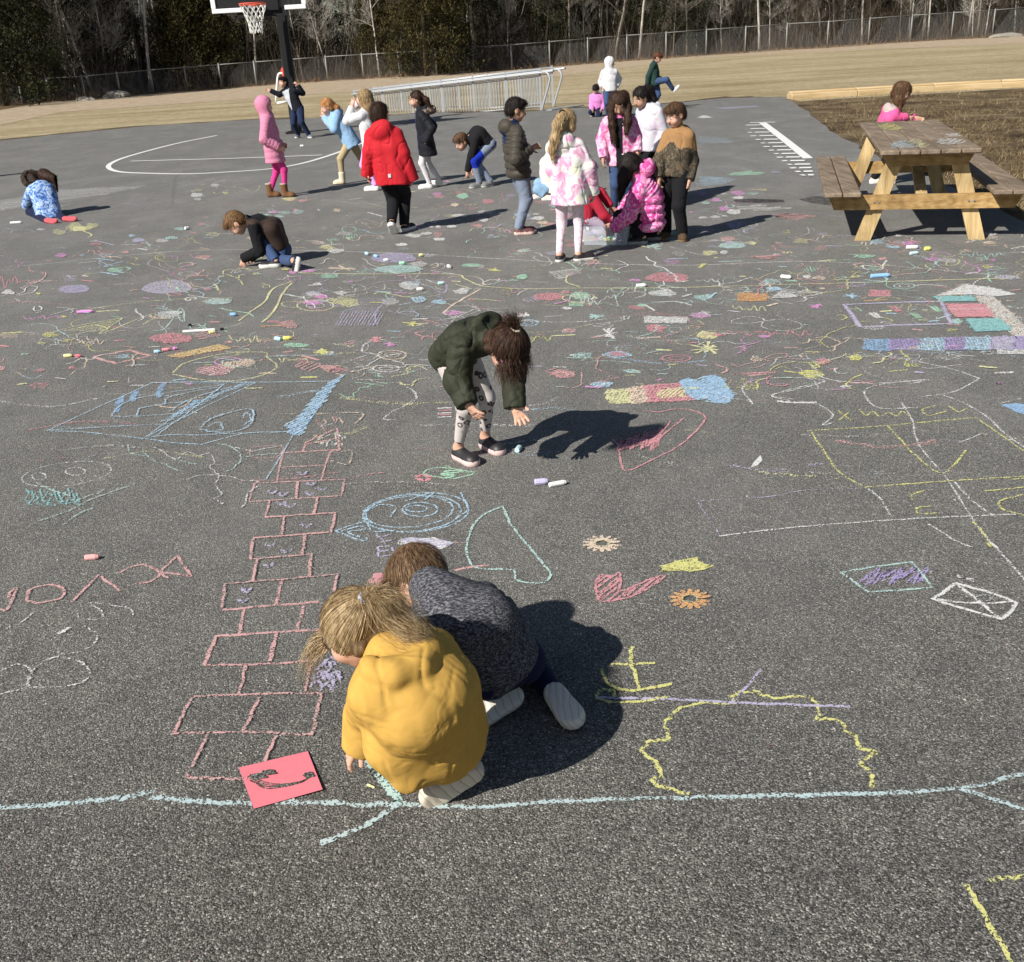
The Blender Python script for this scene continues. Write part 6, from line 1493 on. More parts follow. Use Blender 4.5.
# ------------------------------------------------------------------ the children
def OB(bx, by):
    b = G(bx, by)
    def O(px, py, dy=0.0): return tuple(PY(px, py, b[1] + dy) - b)
    def Z(px, py, z): return tuple(G(px, py, z) - b)
    return b, O, Z
def SHOE(m, so, **k): return dict(mat=m, sole=so, **k)
C_WHITE = plain('white_rubber', (.72, .71, .68), .7, .05, 40); C_BLACKR = plain('black_shoe', (.02, .02, .022), .6, .3, 50); C_PINKR = plain('pink_rubber', (.68, .50, .48), .7); C_GREYR = plain('pale_grey_rubber', (.56, .53, .47), .8, .06, 60)
DEN = cloth('blue_denim', (.045, .075, .16), .3, 50); DEN_L = cloth('light_denim', (.22, .36, .52), .2, 40); NAVY = cloth('navy_cotton', (.012, .016, .05), .2); BLKC = cloth('black_cotton', (.012, .012, .014), .25); GREYT = cloth('grey_jersey', (.20, .24, .32), .12); KHAKI = cloth('khaki_twill', (.42, .34, .20), .1)
WHTC = cloth('white_fleece', (.60, .60, .62), .05, 40, .4); PINKL = cloth('hot_pink_knit', (.62, .05, .25), .12); WHTL = cloth('white_leggings', (.62, .60, .62), .1, 30)

def soles(name, c, groove, sc=70, ang=0.3):
    n = NT(name); w_ = n.n('ShaderNodeTexWave', bands_direction='DIAGONAL'); w_.inputs['Scale'].default_value = sc; w_.inputs['Distortion'].default_value = 3.0; w_.inputs['Detail'].default_value = 1
    n.l(n.coord(rot=(0, 0, ang)), w_.inputs['Vector']); n.col(n.ramp(w_.outputs[1], [(.0, groove), (.10, c), (1, c)])); n.rough(.8, .2); n.bump(w_.outputs[1], .4, .004); return n.m

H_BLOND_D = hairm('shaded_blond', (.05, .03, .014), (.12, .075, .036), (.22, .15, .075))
# --- girl in the mustard hoodie
b, O, Z = OB(440, 795)
YEL = NT('mustard_fleece'); _co = YEL.coord(); YEL.col(YEL.mix(YEL.noise(_co, 30, 4), (.48, .28, .065), (.62, .38, .095))); YEL.rough(1.0, .05); YEL.bump(YEL.math('ADD', YEL.noise(_co, 13, 2, .5, .8), YEL.math('MULTIPLY', YEL.noise(_co, 500, 2), .06)), .45, .02); YEL = YEL.m
SOLE_Y = soles('cream_tread_sole', (.62, .55, .44), (.40, .34, .26), 17)
kneeL = Z(384, 738, .235)
def yfn(F_, d):
    s = d['s']; e = .03
    F_.cap(d['pel'] + V3(-.02, -.03, .01), d['KN'][0] + V3(.01, -.005, -.02), .075 * s, .060 * s, .055)
    F_.cap(d['KN'][0] + V3(.01, -.0, -.02), d['KN'][0] + V3(.045, -.01, -.10), .044, .040, .04)
    F_.ell(d['pel'] + V3(.0, .0, -.03), np.eye(3), V3(.092, .084, .085), .04); F_.plane(d['base'] + V3(0, 0, .075), V3(.1, .1, -1))
    F_.cap(d['pel'] + V3(.03, .0, .03), d['KN'][1], .08 * s, .06 * s, .03)
    # cuff roll and hood folds
    F_.ell(d['EL'][0] + V3(-.0, -.005, -.04), np.eye(3), V3(.050, .050, .075), .03)
    nk, lv, fv, up = d['nk'], d['lv'], d['fv'], d['up']
    ring = [nk + lv * -.060 + fv * .012 + up * .020, nk + lv * -.068 - fv * .012 + up * .012, nk + lv * -.05 - fv * .05 + up * .004, nk - fv * .066 - up * .002, nk + lv * .05 - fv * .05 + up * .004, nk + lv * .078 - fv * .01 + up * .012, nk + lv * .062 + fv * .035 + up * .02]
    g = F_.like()
    rr = [.013, .021, .027, .030, .027, .021, .013]
    for q in range(6): g.cap(ring[q], ring[q + 1], rr[q], rr[q + 1], .03)
    F_.merge(g, .011)
def yextra(body, d):
    s, Rh, hc, rng = d['s'], d['Rh'], d['hc'], d['rng']
    tie = V3(-.10, -.86, .40)
    st = lambda q: (q[1] < .62 and q[2] > -.62 - .1 * q[1]) and (q @ nrm(tie) < .93)
    S = arcs(hc, Rh, s, tie, 6500, rng, .085, start=st, seg=10)
    tp = hc + Rh @ (nrm(tie) * V3(.10, .106, .098)) * s
    # ponytail: out of the tie, over the hood and down the shoulder
    path = smoothpts([tp, tp + V3(.025, -.01, .010), np.array(b + V3(*Z(392, 615, .50))), np.array(b + V3(*Z(408, 630, .50))), np.array(b + V3(*Z(425, 640, .475))), np.array(b + V3(*Z(434, 668, .42)))], 5)
    for i in range(750):
        o = rng.normal(size=3) * .011; n = len(path); e = rng.uniform(.75, 1.0); k = int(n * e)
        S.append(np.array([p + o * (.5 + 1.3 * math.sin(math.pi * min(1, j / n * 1.1))) + V3(0, 0, .004) * math.sin(j * .5 + i) for j, p in enumerate(path[:k])]))
    # second half of the tail falling straight down behind the head
    path2 = smoothpts([tp, tp + V3(.022, -.012, .010), tp + V3(.045, -.02, -.015), tp + V3(.05, -.025, -.055), tp + V3(.035, -.03, -.085)], 5)
    for i in range(900):
        o = rng.normal(size=3) * V3(.019, .010, .008); S.append(np.array([p + o * (.35 + 1.1 * min(1, j / 9)) for j, p in enumerate(path2)]))
    # loose locks at the front of the face
    for i in range(260):
        q = nrm(V3(rng.uniform(-.75, -.1), .80 + rng.normal() * .08, rng.uniform(-.1, .45))); p0 = hc + Rh @ (q * .09) * s; L = rng.uniform(.07, .17); dr = V3(-.35 + rng.normal() * .18, rng.normal() * .16 - .05, -1)
        S.append(np.array([p0 + nrm(dr) * L * t + V3(-.02, 0, .02) * math.sin(t * 3) for t in np.linspace(0, 1, 8)]))
    for i in range(70):
        q = nrm(rng.normal(size=3)); 
        if q[2] < 0: continue
        p0 = hc + Rh @ (q * .095) * s; dr = nrm(Rh @ q + rng.normal(size=3) * .9); S.append(np.array([p0 + dr * .03 * t + V3(0, 0, -.01) * t * t for t in np.linspace(0, 1, 5)]))
    hairo = [c for c in body.children if c.name.startswith('hair')][0]
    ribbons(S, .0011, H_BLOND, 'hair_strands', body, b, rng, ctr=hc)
    m = MB(); 
    T = nrm(Rh @ nrm(tie)); a1 = nrm(np.cross(T, V3(0, 0, 1))); a2 = np.cross(T, a1)
    m.tube([tp + .016 * (math.cos(t) * a1 + math.sin(t) * a2) for t in np.linspace(0, 6.28, 17)], .0075, 6); m.build('hair_tie', plain('silver_blue_tie', (.45, .52, .62), .4, .5, 200), body, None, True)
y_heel = np.array(Z(483, 772, .08)); y_toe = np.array(Z(430, 803, .02))
person('child in a mustard yellow hoodie squatting in the foreground, blond ponytail', b, .88, 308, pelvis=Z(439, 729, .20), neck=Z(394, 657, .445), mid=Z(424, 700, .34), head=Z(355, 627, .45), head_az=292, head_pitch=-38, head_roll=-8,
       feet=[dict(p=Z(408, 791, .0), az=335, heel=1), dict(p=tuple(y_heel), d=y_toe - y_heel, up=(-.1, .9, .25), heel=1)], knees=[kneeL, Z(420, 700, .24)],
       hands=[dict(p=Z(357, 749, .055), dir=(-.35, .0, -.5), palm=(.5, .2, -.4), curl=.5), dict(p=Z(408, 690, .27), none=1)], elbows=[Z(366, 712, .20), Z(418, 690, .28)],
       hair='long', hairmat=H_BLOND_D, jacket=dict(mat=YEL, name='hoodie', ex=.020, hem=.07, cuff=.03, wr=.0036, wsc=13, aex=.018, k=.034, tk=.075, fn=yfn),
       trousers=dict(mat=NAVY, ex=.0), shoe=SHOE(plain('cream_shoe', (.62, .60, .54), .8), SOLE_Y, sh=.030), h=.0055, fine_hands=True, extra=yextra)

# --- child in the grey melange shirt
b, O, Z = OB(520, 700)
n = NT('grey_melange_knit'); co = n.coord(scale=(.35, 1, 1.0), rot=(0, 0, .5)); f = n.noise(co, 230, 3, .7, .6); n.col(n.ramp(f, [(.36, (.018, .018, .024)), (.5, (.062, .062, .072)), (.62, (.21, .21, .23))])); n.rough(.95, .1); n.bump(f, .3, .003); MEL = n.m
def gextra(body, d):
    s, Rh, hc, rng = d['s'], d['Rh'], d['hc'], d['rng']; S = []
    crown = nrm(V3(.1, -.35, .9))
    for i in range(5500):
        q = nrm(rng.normal(size=3)); 
        if q[2] < -.25 and q[1] > -.1: continue
        if q[1] > .75: continue
        T = nrm(q + .9 * (q - crown * (q @ crown)) + V3(0, .25, -.3)); om = math.acos(np.clip(q @ T, -1, 1)); rr = .089 * (1 + rng.normal() * .03); ext = rng.uniform(.5, 1.0)
        P = []
        for t in np.linspace(0, ext, 7):
            v = (math.sin((1 - t) * om) * q + math.sin(t * om) * T) / (math.sin(om) + 1e-6); P.append(hc + Rh @ (v * V3(1, 1.1, 1.02) * (rr + .006 * t) + V3(0, -.008, .012)) * s)
        S.append(np.array(P))
    for i in range(2200):       # fringe hanging to the ground side
        q = nrm(V3(rng.uniform(-.85, .5), rng.uniform(.25, .9), rng.uniform(-.15, .8))); p0 = hc + Rh @ (q * .088) * s; L = rng.uniform(.04, .10); dr = nrm(V3(-.15, -.02, -1) + rng.normal(size=3) * .14 + (Rh @ q) * .35)
        S.append(np.array([p0 + dr * L * t + (Rh @ q) * .012 * math.sin(t * 2.6) for t in np.linspace(0, 1, 7)]))
    ribbons(S, .0012, H_SBR, 'hair_strands', body, b, rng, ctr=hc)
H_SBR = hairm('sunlit_brown', (.035, .018, .010), (.12, .07, .038), (.34, .22, .12))
def gfn(F_, d):
    F_.ell(d['pel'] + V3(-.02, .0, .02), np.eye(3), V3(.082, .070, .058), .03); F_.cap(d['nk'] - d['up'] * .03, d['nk'] + (d['hc'] - d['nk']) * .45, .062, .052, .05)
SOLE_G = soles('grey_tread_sole', (.74, .69, .60), (.52, .48, .41), 22, .9)
gl_h, gl_t = np.array(Z(522, 690, .06)), np.array(Z(484, 711, .045)); gr_h, gr_t = np.array(Z(549, 683, .06)), np.array(Z(573, 717, .045))
person('brown-haired child in a dark grey marled shirt kneeling beside the yellow hoodie', b, .88, 322, pelvis=Z(502, 664, .145), neck=Z(440, 596, .35), mid=Z(474, 626, .285), head=Z(418, 577, .335), head_az=305, head_pitch=-52, head_roll=0,
       feet=[dict(p=tuple(gl_h), d=gl_t - gl_h, up=(0, .65, -.75), heel=1), dict(p=tuple(gr_h), d=gr_t - gr_h, up=(.1, .45, -.85), heel=1)], knees=[Z(450, 672, .06), Z(508, 628, .07)],
       hands=[dict(p=Z(388, 640, .04), dir=(-.4, .4, -.3)), dict(p=Z(420, 600, .04), dir=(-.5, .5, -.2))], elbows=[Z(402, 642, .16), None],
       hair='short', hairmat=H_SBR, jacket=dict(mat=MEL, name='shirt', tk=.05, ex=.016, hem=.01, cuff=.0, wr=.006, wsc=10, fn=gfn), trousers=dict(mat=NAVY, ex=.008, wr=.005), shoe=SHOE(plain('navy_shoe', (.03, .03, .05), .8), SOLE_G, sh=.030), h=.0055, extra=gextra)

# --- girl in the green quilted jacket bending over
b, O, Z = OB(485, 465)
OLV = NT('olive_quilted_nylon'); co = OLV.coord(); v_ = OLV.n('ShaderNodeTexVoronoi', feature='DISTANCE_TO_EDGE'); v_.inputs['Scale'].default_value = 13; OLV.l(OLV.coord(rot=(.5, .3, .8)), v_.inputs['Vector'])
f = OLV.noise(co, 25, 3); OLV.col(OLV.mix(f, (.016, .019, .012), (.046, .050, .031))); OLV.rough(.68, .2); OLV.bump(OLV.math('ADD', v_.outputs[0], OLV.math('MULTIPLY', OLV.noise(co, 40, 3), .25)), .8, .02); OLV = OLV.m
def leop():
    def mk(name, bg, spot):
        n = NT(name); co = n.coord(); v = n.n('ShaderNodeTexVoronoi', feature='F1'); v.inputs['Scale'].default_value = 26; n.l(co, v.inputs['Vector'])
        d = n.math('ADD', v.outputs['Distance'], n.math('MULTIPLY', n.math('SUBTRACT', n.noise(co, 70, 2), .5), .22))
        ring = n.ramp(d, [(.14, 0), (.20, 1), (.33, 1), (.39, 0)]); n.col(n.mix(ring, bg, spot)); n.rough(.85); return n.m
    return mk('leopard_light', (.55, .50, .48), (.05, .045, .045)), mk('leopard_dark', (.055, .05, .052), (.015, .014, .015))
LP1, LP2 = leop()
def leop_mats(C, d):
    z = C[:, 2] - d['base'][2]; i = (np.linalg.norm(C - d['KN'][0], axis=1) > np.linalg.norm(C - d['KN'][1], axis=1))
    m = np.ones(len(C), int); m[i & (z < .27)] = 0
    c2 = (d['KN'][0] + V3(-.01, -.05, -.0)); m[(np.linalg.norm(C - c2, axis=1) < .034)] = 0; c3 = d['AN'][0] + V3(-.01, -.03, .09); m[np.linalg.norm((C - c3) * V3(1.5, 1.5, .9), axis=1) < .04] = 0
    hipc = d['HP'][1] + V3(-.04, .06, -.02); m[np.linalg.norm(C - hipc, axis=1) < .07] = 0
    return [LP1, LP2], m * 0
def grextra(body, d):
    s, Rh, hc, rng = d['s'], d['Rh'], d['hc'], d['rng']; tie = V3(.05, -.60, .80)
    S = arcs(hc, Rh, s, tie, 4200, rng, .088, start=lambda q: q[2] > -.45 and q[1] < .75 and q @ nrm(tie) < .95, seg=9)
    tp = hc + Rh @ (nrm(tie) * V3(.096, .104, .098)) * s
    back = -d['fv']
    path = smoothpts([tp, tp + V3(-.008, .015, .022), tp + V3(-.028, .035, .018), tp + V3(-.055, .04, -.012)], 6)
    for i in range(700):
        o = rng.normal(size=3) * .013; S.append(np.array([p + o * (.3 + 1.2 * math.sin(min(1, j / 16) * 2.6)) for j, p in enumerate(path)]))
    for i in range(1300):      # loose front hair hanging down over the face
        q = nrm(V3(rng.uniform(-.9, .9), rng.uniform(.35, .9), rng.uniform(-.3, .6))); p0 = hc + Rh @ (q * .089) * s; L = .015 + .075 * rng.random() ** 1.6; dr = nrm(V3(-.08, -.05, -1) + rng.normal(size=3) * .22 + (Rh @ q) * .15)
        S.append(np.array([p0 + dr * L * t + (Rh @ q) * .012 * math.sin(t * 2.6) for t in np.linspace(0, 1, 7)]))
    ribbons(S, .0017, H_DB2, 'hair_strands', body, b, rng, ctr=hc)
    m = MB(); T = nrm(Rh @ nrm(tie)); a1 = nrm(np.cross(T, V3(0, 0, 1))); a2 = np.cross(T, a1)
    m.tube([tp + .016 * (math.cos(t) * a1 + math.sin(t) * a2) for t in np.linspace(0, 6.28, 17)], .009, 7); m.build('hair_tie', plain('cream_tie', (.75, .66, .48), .8), body, None, True)
    # glasses with violet and coral arm
    g = MB(); P = lambda x, y, z: hc + Rh @ V3(x, y, z) * s
    g.tube([P(.079, -.01, .006), P(.080, .04, .008), P(.066, .088, .006)], .0032, 6); g.tube([P(-.079, -.01, .006), P(-.080, .04, .008), P(-.066, .088, .006)], .0032, 6)
    for x in (-.030, .030): g.tube([P(x + .022 * math.cos(t), .094, .002 + .017 * math.sin(t)) for t in np.linspace(0, 6.28, 15)], .0026, 5)
    g.tube([P(-.008, .096, .004), P(.008, .096, .004)], .0026, 5); g.build('glasses', plain('coral_violet_plastic', (.62, .22, .30), .4, .4, 30), body, None, True)
H_DB2 = hairm('reddish_brown', (.012, .007, .005), (.040, .020, .013), (.11, .058, .036))
GSH = SHOE(plain('black_glitter_shoe', (.022, .02, .022), .5, .8, 300, .5), C_PINKR, sh=.028)
ghL = np.array(G(482, 446)) - b; gtL = np.array(G(513, 460)) - b; ghR = np.array(G(455, 457)) - b; gtR = np.array(G(487, 471)) - b
person('girl in a green quilted jacket and leopard leggings bending over, hands out', b, .86, 135, pelvis=O(456, 350, .06), neck=O(487, 338, -.12), mid=O(468, 338, -.02), head=O(508, 348, -.26), head_az=128, head_pitch=-66,
       feet=[dict(p=tuple(ghL), d=gtL - ghL, heel=1), dict(p=tuple(ghR), d=gtR - ghR, heel=1)], knees=[None, None],
       hands=[dict(p=O(515, 406, -.17), dir=(.30, -.28, -.75), palm=(-.2, -.85, .5), curl=.42, spread=.36, thumb=-1, to=1.0), dict(p=O(467, 403, -.22), dir=(.55, -.15, -.75), palm=(.5, .5, .2), curl=.3, spread=.45)],
       elbows=[O(513, 368, -.10), O(457, 380, -.16)], hair='long', hairmat=H_DB2, jacket=dict(mat=OLV, ex=.021, hem=.05, cuff=.012, wr=.007, wsc=14, aex=.024, hood='down', hoodp=O(487, 322, -.10), hoods=(.085, .045, .04)),
       trousers=dict(mat=LP2, name='leggings', ex=.0, cut=.055, mats=leop_mats), shoe=GSH, h=.0055, fine_hands=True, extra=grextra)

# --- kneeling boy, brown vest
BRN = cloth('brown_padded_vest', (.045, .028, .022), .15, 30, .3, .7)
b, O, Z = OB(270, 264)
BW = SHOE(C_BLACKR, C_WHITE, sh=.035)
def sleeves(other, inner=None):
    def f(C, d):
        m = np.zeros(len(C), int); u = d['lv']
        for i in (0, 1):
            a, e = d['SH'][i], d['EL'][i]; sg = (-1, 1)[i]
            da = np.minimum.reduce([np.linalg.norm(C - (a + (e - a) * t), axis=1) for t in (0.15, .4, .7, 1)] + [np.linalg.norm(C - (e + (d['WR'][i] - e) * t), axis=1) for t in (.25, .5, .8, 1)])
            m[(da < .075 * d['s']) & (((C - d['nk']) @ (u * sg)) > .08 * d['s'] * .8)] = 1
        m[np.linalg.norm(C - (d['nk'] - d['fv'] * .05 * d['s']), axis=1) < .10 * d['s']] = 1
        return [other[0], other[1]], m
    return f
person('sandy-haired boy in a brown vest with black sleeves kneeling and drawing', b, .97, 272, pelvis=O(280, 249, .05), neck=O(252, 219, 0), mid=O(272, 228, .02), head=O(236, 223, -.02), head_az=262, head_pitch=-58,
       feet=[dict(p=Z(281, 267, 0), az=268, heel=1), dict(p=Z(301, 258, .10), d=(-.25, .0, -.9), up=(-.9, 0, .3), heel=1)], knees=[O(262, 241, -.02), O(274, 260, .12)],
       hands=[dict(p=O(244, 258, -.05), dir=(-.3, -.1, -1)), dict(p=O(250, 258, .12), dir=(-.3, 0, -1))], hair='short', hairmat=H_SANDY,
       jacket=dict(mat=BRN, ex=.024, hem=-.03, cuff=.01, mats=sleeves((BRN, cloth('black_fleece', (.010, .010, .012), .3))), hood='down', hoods=(.08, .05, .05)), trousers=dict(mat=DEN, name='jeans', ex=.014), shoe=BW, h=.008)

# --- child in the blue flowered jacket on the left
b, O, Z = OB(50, 216)
BLF = pattern('blue_flowered_quilt', [(.40, (.05, .12, .38)), (.48, (.18, .33, .66)), (.56, (.50, .62, .78)), (.66, (.10, .20, .50))], 22, 2)
FURB = cloth('brown_fur', (.055, .04, .032), .7, 120, 1.0, 1)
def fur_ring(mat, rx=.085, rz=.095, yy=.062, r=.022):
    def f(body, d):
        Rh, hc, s = d['Rh'], d['hc'], d['s']; Ff = Fld(hc - .2, hc + .2, .009); pts = [hc + Rh @ V3(rx * math.cos(t), yy, rz * math.sin(t) - .005) * s for t in np.linspace(0, 6.28, 15)]
        for i in range(14): Ff.cap(pts[i], pts[i + 1], r * s, None, .01)
        V, Q = Ff.mesh(); N = vnormals(V, Q); V = V + N * (vnoise(V, 110) * .012)[:, None]; mesh_obj('fur_trim', V, Q, mat, body, d['base'])
    return f
REDS = SHOE(cloth('red_suede', (.52, .09, .11), .15), plain('red_sole', (.50, .10, .12), .8), sh=.02)
person('child crouching in a blue flowered coat and red shoes at the far left', b, .92, 335, pelvis=O(48, 211, -.08), neck=O(41, 185, .08), mid=O(43, 192, .03), head=O(33, 181, .18), head_az=320, head_pitch=-45,
       feet=[dict(p=Z(44, 219, .05), d=(.75, -.25, -.1), up=(0, .6, -.8), heel=1), dict(p=Z(62, 217.5, .05), d=(.95, -.1, -.1), up=(0, .6, -.8), heel=1)], knees=[O(30, 212, .25), O(52, 209, .32)], hands=[dict(p=O(24, 212, .3)), dict(p=O(36, 208, .4))],
       hair='long', hairmat=H_DBROWN, long_pts=[[(-.02, .14, .46, .08), (.12, .05, .42, .05), (.17, .02, .28, .03)]], jacket=dict(mat=BLF, ex=.05, hem=.13, hood='down', hoods=(.10, .07, .08), puff=.006, n=6), trousers=dict(mat=NAVY), shoe=REDS, h=.010, extra=fur_ring(FURB, .115, .12, -.03, .035))

# --- pink hooded coat
b, O, Z = OB(281, 197)
PCO = cloth('pink_quilted_coat', (.60, .22, .34), .12, 25, .5, .7)
FURW = cloth('cream_fur', (.62, .56, .50), .3, 150, 1, 1)
BOOT = SHOE(cloth('tan_suede', (.17, .085, .04), .25), plain('brown_sole', (.10, .06, .035), .8), boot=.17, trim=FURW, sh=.02)
person('girl in a long pink hooded coat, magenta leggings and brown fur boots', b, 1.0, 88, pelvis=(-.02, 0, .60), neck=(-.04, 0, .955), head=(-.045, 0, 1.075), head_pitch=-12, head_az=95,
       feet=[dict(p=(-.10, .05, .0), az=88), dict(p=(.10, -.05, 0), az=95)], hands=[dict(p=(.07, .12, .62)), dict(p=(.08, -.13, .60), none=0)], hair='none', hairmat=H_BROWN,
       jacket=dict(mat=PCO, ex=.032, hem=.17, flare=.015, hood='up', puff=.006, n=9, hemn=(0, 0, -1)), trousers=dict(mat=PINKL, name='leggings', ex=.0, wr=.001), shoe=BOOT, h=.009)

# --- boy by the hoop pole
b, O, Z = OB(303, 138)
GRP = cloth('black_jacket_grey_front', (.012, .014, .02), .2)
def front(mm, wx=.065):
    def f(C, d):
        L = C - d['nk']; m = np.zeros(len(C), int); z = -(L @ d['up']); m[(np.abs(L @ d['lv']) < wx * d['s']) & ((L @ d['fv']) > .03 * d['s']) & (z > .02)] = 1; return mm, m
    return f
person('boy in a black jacket with a pale grey front reaching out beside the hoop pole', b, 1.06, 205, pelvis=(-.05, 0, .60), neck=(-.19, 0, .97), mid=(-.12, 0, .79), head=(-.25, -.02, 1.09), head_az=225, head_pitch=0,
       feet=[dict(p=(.16, -.10, 0), az=150), dict(p=(-.12, .12, 0), az=190)], hands=[dict(p=(.03, .02, 1.02), dir=(-.6, -.3, .6)), dict(p=(-.53, -.05, .95), dir=(-.9, -.1, .3))], elbows=[(.10, .05, .86), (-.36, -.02, .86)],
       hair='short', hairmat=H_BLACK, jacket=dict(mat=GRP, ex=.024, hem=.05, mats=front([GRP, cloth('pale_grey_panel', (.50, .52, .56), .08)], .075)), trousers=dict(mat=cloth('navy_joggers', (.02, .03, .07), .2), ex=.018), shoe=SHOE(plain('grey_blue_shoe', (.12, .15, .2), .7), C_WHITE), h=.012)

# --- girl in the light blue hoodie leaning forward
b, O, Z = OB(350, 183)
LBL = cloth('light_blue_fleece', (.26, .42, .62), .1, 30); PKP = cloth('pink_lining', (.66, .42, .55), .1)
person('red-haired girl in a light blue hoodie and cream boots striding left', b, .98, 262, pelvis=(.06, 0, .56), neck=(-.11, 0, .885), mid=(-.015, 0, .73), head=(-.185, -.02, .975), head_az=250, head_pitch=-22,
       feet=[dict(p=(-.12, -.08, .0), az=262), dict(p=(.37, .22, .10), az=270, pitch=-30)], hands=[dict(p=(-.24, .02, .84), dir=(-.1, 0, .8)), dict(p=(-.20, .16, .86), dir=(0, 0, 1))], elbows=[(-.10, -.13, .70), None],
       hair='long', hairmat=H_GINGER, long_pts=[[(-.16, 0, .99, .07), (-.07, .0, .94, .05), (-.04, .0, .88, .03)]],
       jacket=dict(mat=LBL, name='hoodie', ex=.034, hem=.10, flare=.015, mats=front([LBL, PKP], .05), hood='down'), trousers=dict(mat=KHAKI, ex=.004), shoe=SHOE(plain('cream_boot', (.66, .58, .42), .7), plain('dark_heel', (.1, .07, .05), .7), boot=.14, sh=.012), h=.010)

# --- girl in white and lilac behind the red coat
b, O, Z = OB(378, 190)
LIL = cloth('lilac_fleece', (.60, .34, .66), .1)
def backpanel(mm, wx=.06):
    def f(C, d):
        L = C - d['nk']; m = np.zeros(len(C), int); m[((L @ d['lv']) > wx * d['s']) & ((L @ d['fv']) < .06 * d['s']) & ((L @ d['up']) > -.26)] = 1; return mm, m
    return f
person('blond girl in a white and lilac hoodie half hidden behind the red coat', b, 1.05, 300, pelvis=(-.02, 0, .59), neck=(-.04, 0, .955), head=(-.06, 0, 1.08), head_az=285, head_pitch=0,
       feet=[dict(p=(-.05, -.05, 0), az=280), dict(p=(.12, .2, .03), az=290)], hands=[dict(p=(-.20, -.05, 1.00), dir=(.2, 0, 1)), dict(p=(-.18, .12, 1.0), dir=(0, 0, 1))], elbows=[(-.28, -.08, .84), None],
       hair='long', hairmat=H_BLOND, long_pts=[[(-.03, -.02, 1.10, .085), (.0, -.03, .98, .075), (.02, -.04, .88, .055)]], jacket=dict(mat=WHTC, name='hoodie', ex=.026, hem=.08, mats=backpanel([WHTC, LIL], -.02)), trousers=dict(mat=LIL, name='leggings', ex=.006), shoe=SHOE(C_WHITE, C_WHITE), h=.011)

# --- red coat
b, O, Z = OB(397, 233)
REDC = cloth('red_softshell', (.50, .018, .028), .1, 18, .25, .7)
def redextra(body, d):
    m = MB(); c = d['pel'] + V3(-.005, -.125, -.055); m.box(c, (.028, .006, .034), None, 0, .002); m.build('reflective_patch', plain('reflective_grey', (.6, .6, .62), .4), body)
person('boy in a bright red hooded coat and black trousers walking away', b, 1.09, 8, pelvis=(0, 0, .60), neck=(-.045, 0, .96), head=(-.06, .03, 1.075), head_az=12, head_pitch=-8,
       feet=[dict(p=(-.03, -.12, .055), az=5, pitch=-40), dict(p=(.09, .10, 0), az=30)], hands=[dict(p=(-.225, .02, .58), dir=(0, .2, -1)), dict(p=(.19, -.02, .52), dir=(0, .2, -1))], elbows=[(-.18, -.02, .76), (.13, -.04, .73)], sh_w=.104,
       hair='short', hairmat=H_DBROWN, jacket=dict(mat=REDC, name='coat', ex=.036, hem=.12, flare=.012, hood='down', hoods=(.10, .055, .085), cuff=.04, wr=.006, hemn=(0, 0, -1), aex=.028), trousers=dict(mat=BLKC, ex=.016), shoe=SHOE(C_BLACKR, C_WHITE, sh=.03), h=.008, extra=redextra)

# --- black coat with fur
b, O, Z = OB(430, 188)
BLKP = cloth('black_down_coat', (.012, .013, .018), .2, 30, .5, .6)
def bcx(body, d):
    Ff = Fld(d['nk'] - .25, d['nk'] + .25, .010); a = d['nk'] + V3(.05, -.09, -.03); c = d['nk'] + V3(.14, .0, -.01); e = d['nk'] + V3(.13, .08, -.02)
    Ff.cap(a, c, .035, .045, .01); Ff.cap(c, e, .045, .035, .01); V, Q = Ff.mesh(); V = V + vnormals(V, Q) * (vnoise(V, 90) * .014)[:, None]; mesh_obj('fur_trim', V, Q, cloth('tan_fur', (.20, .155, .12), .6, 150, 1, 1), body, d['base'])
person('girl in a black fur-trimmed coat with a dark ponytail beside the red coat', b, .97, 268, pelvis=(-.0, 0, .585), neck=(-.03, 0, .925), head=(-.08, 0, 1.045), head_az=262, head_pitch=-14,
       feet=[dict(p=(-.03, -.05, 0), az=265), dict(p=(.09, .12, .02), az=275)], hands=[dict(p=(.0, -.15, .55), none=1), dict(p=(.0, .14, .56), none=1)], hair='long', hairmat=H_DBROWN, long_pts=[[(.0, -.01, 1.06, .03), (.045, -.02, 1.03, .035), (.085, -.03, .93, .028), (.07, -.03, .88, .014)]],
       jacket=dict(mat=BLKP, name='coat', ex=.026, hem=.19, flare=.02, puff=.004, n=7, hood='down', hemn=(0, 0, -1), mats=front([BLKP, cloth('violet_scarf', (.05, .03, .22), .1)], .04)), trousers=dict(mat=WHTL, name='leggings', ex=.002), shoe=SHOE(C_WHITE, C_WHITE), h=.010, extra=bcx)

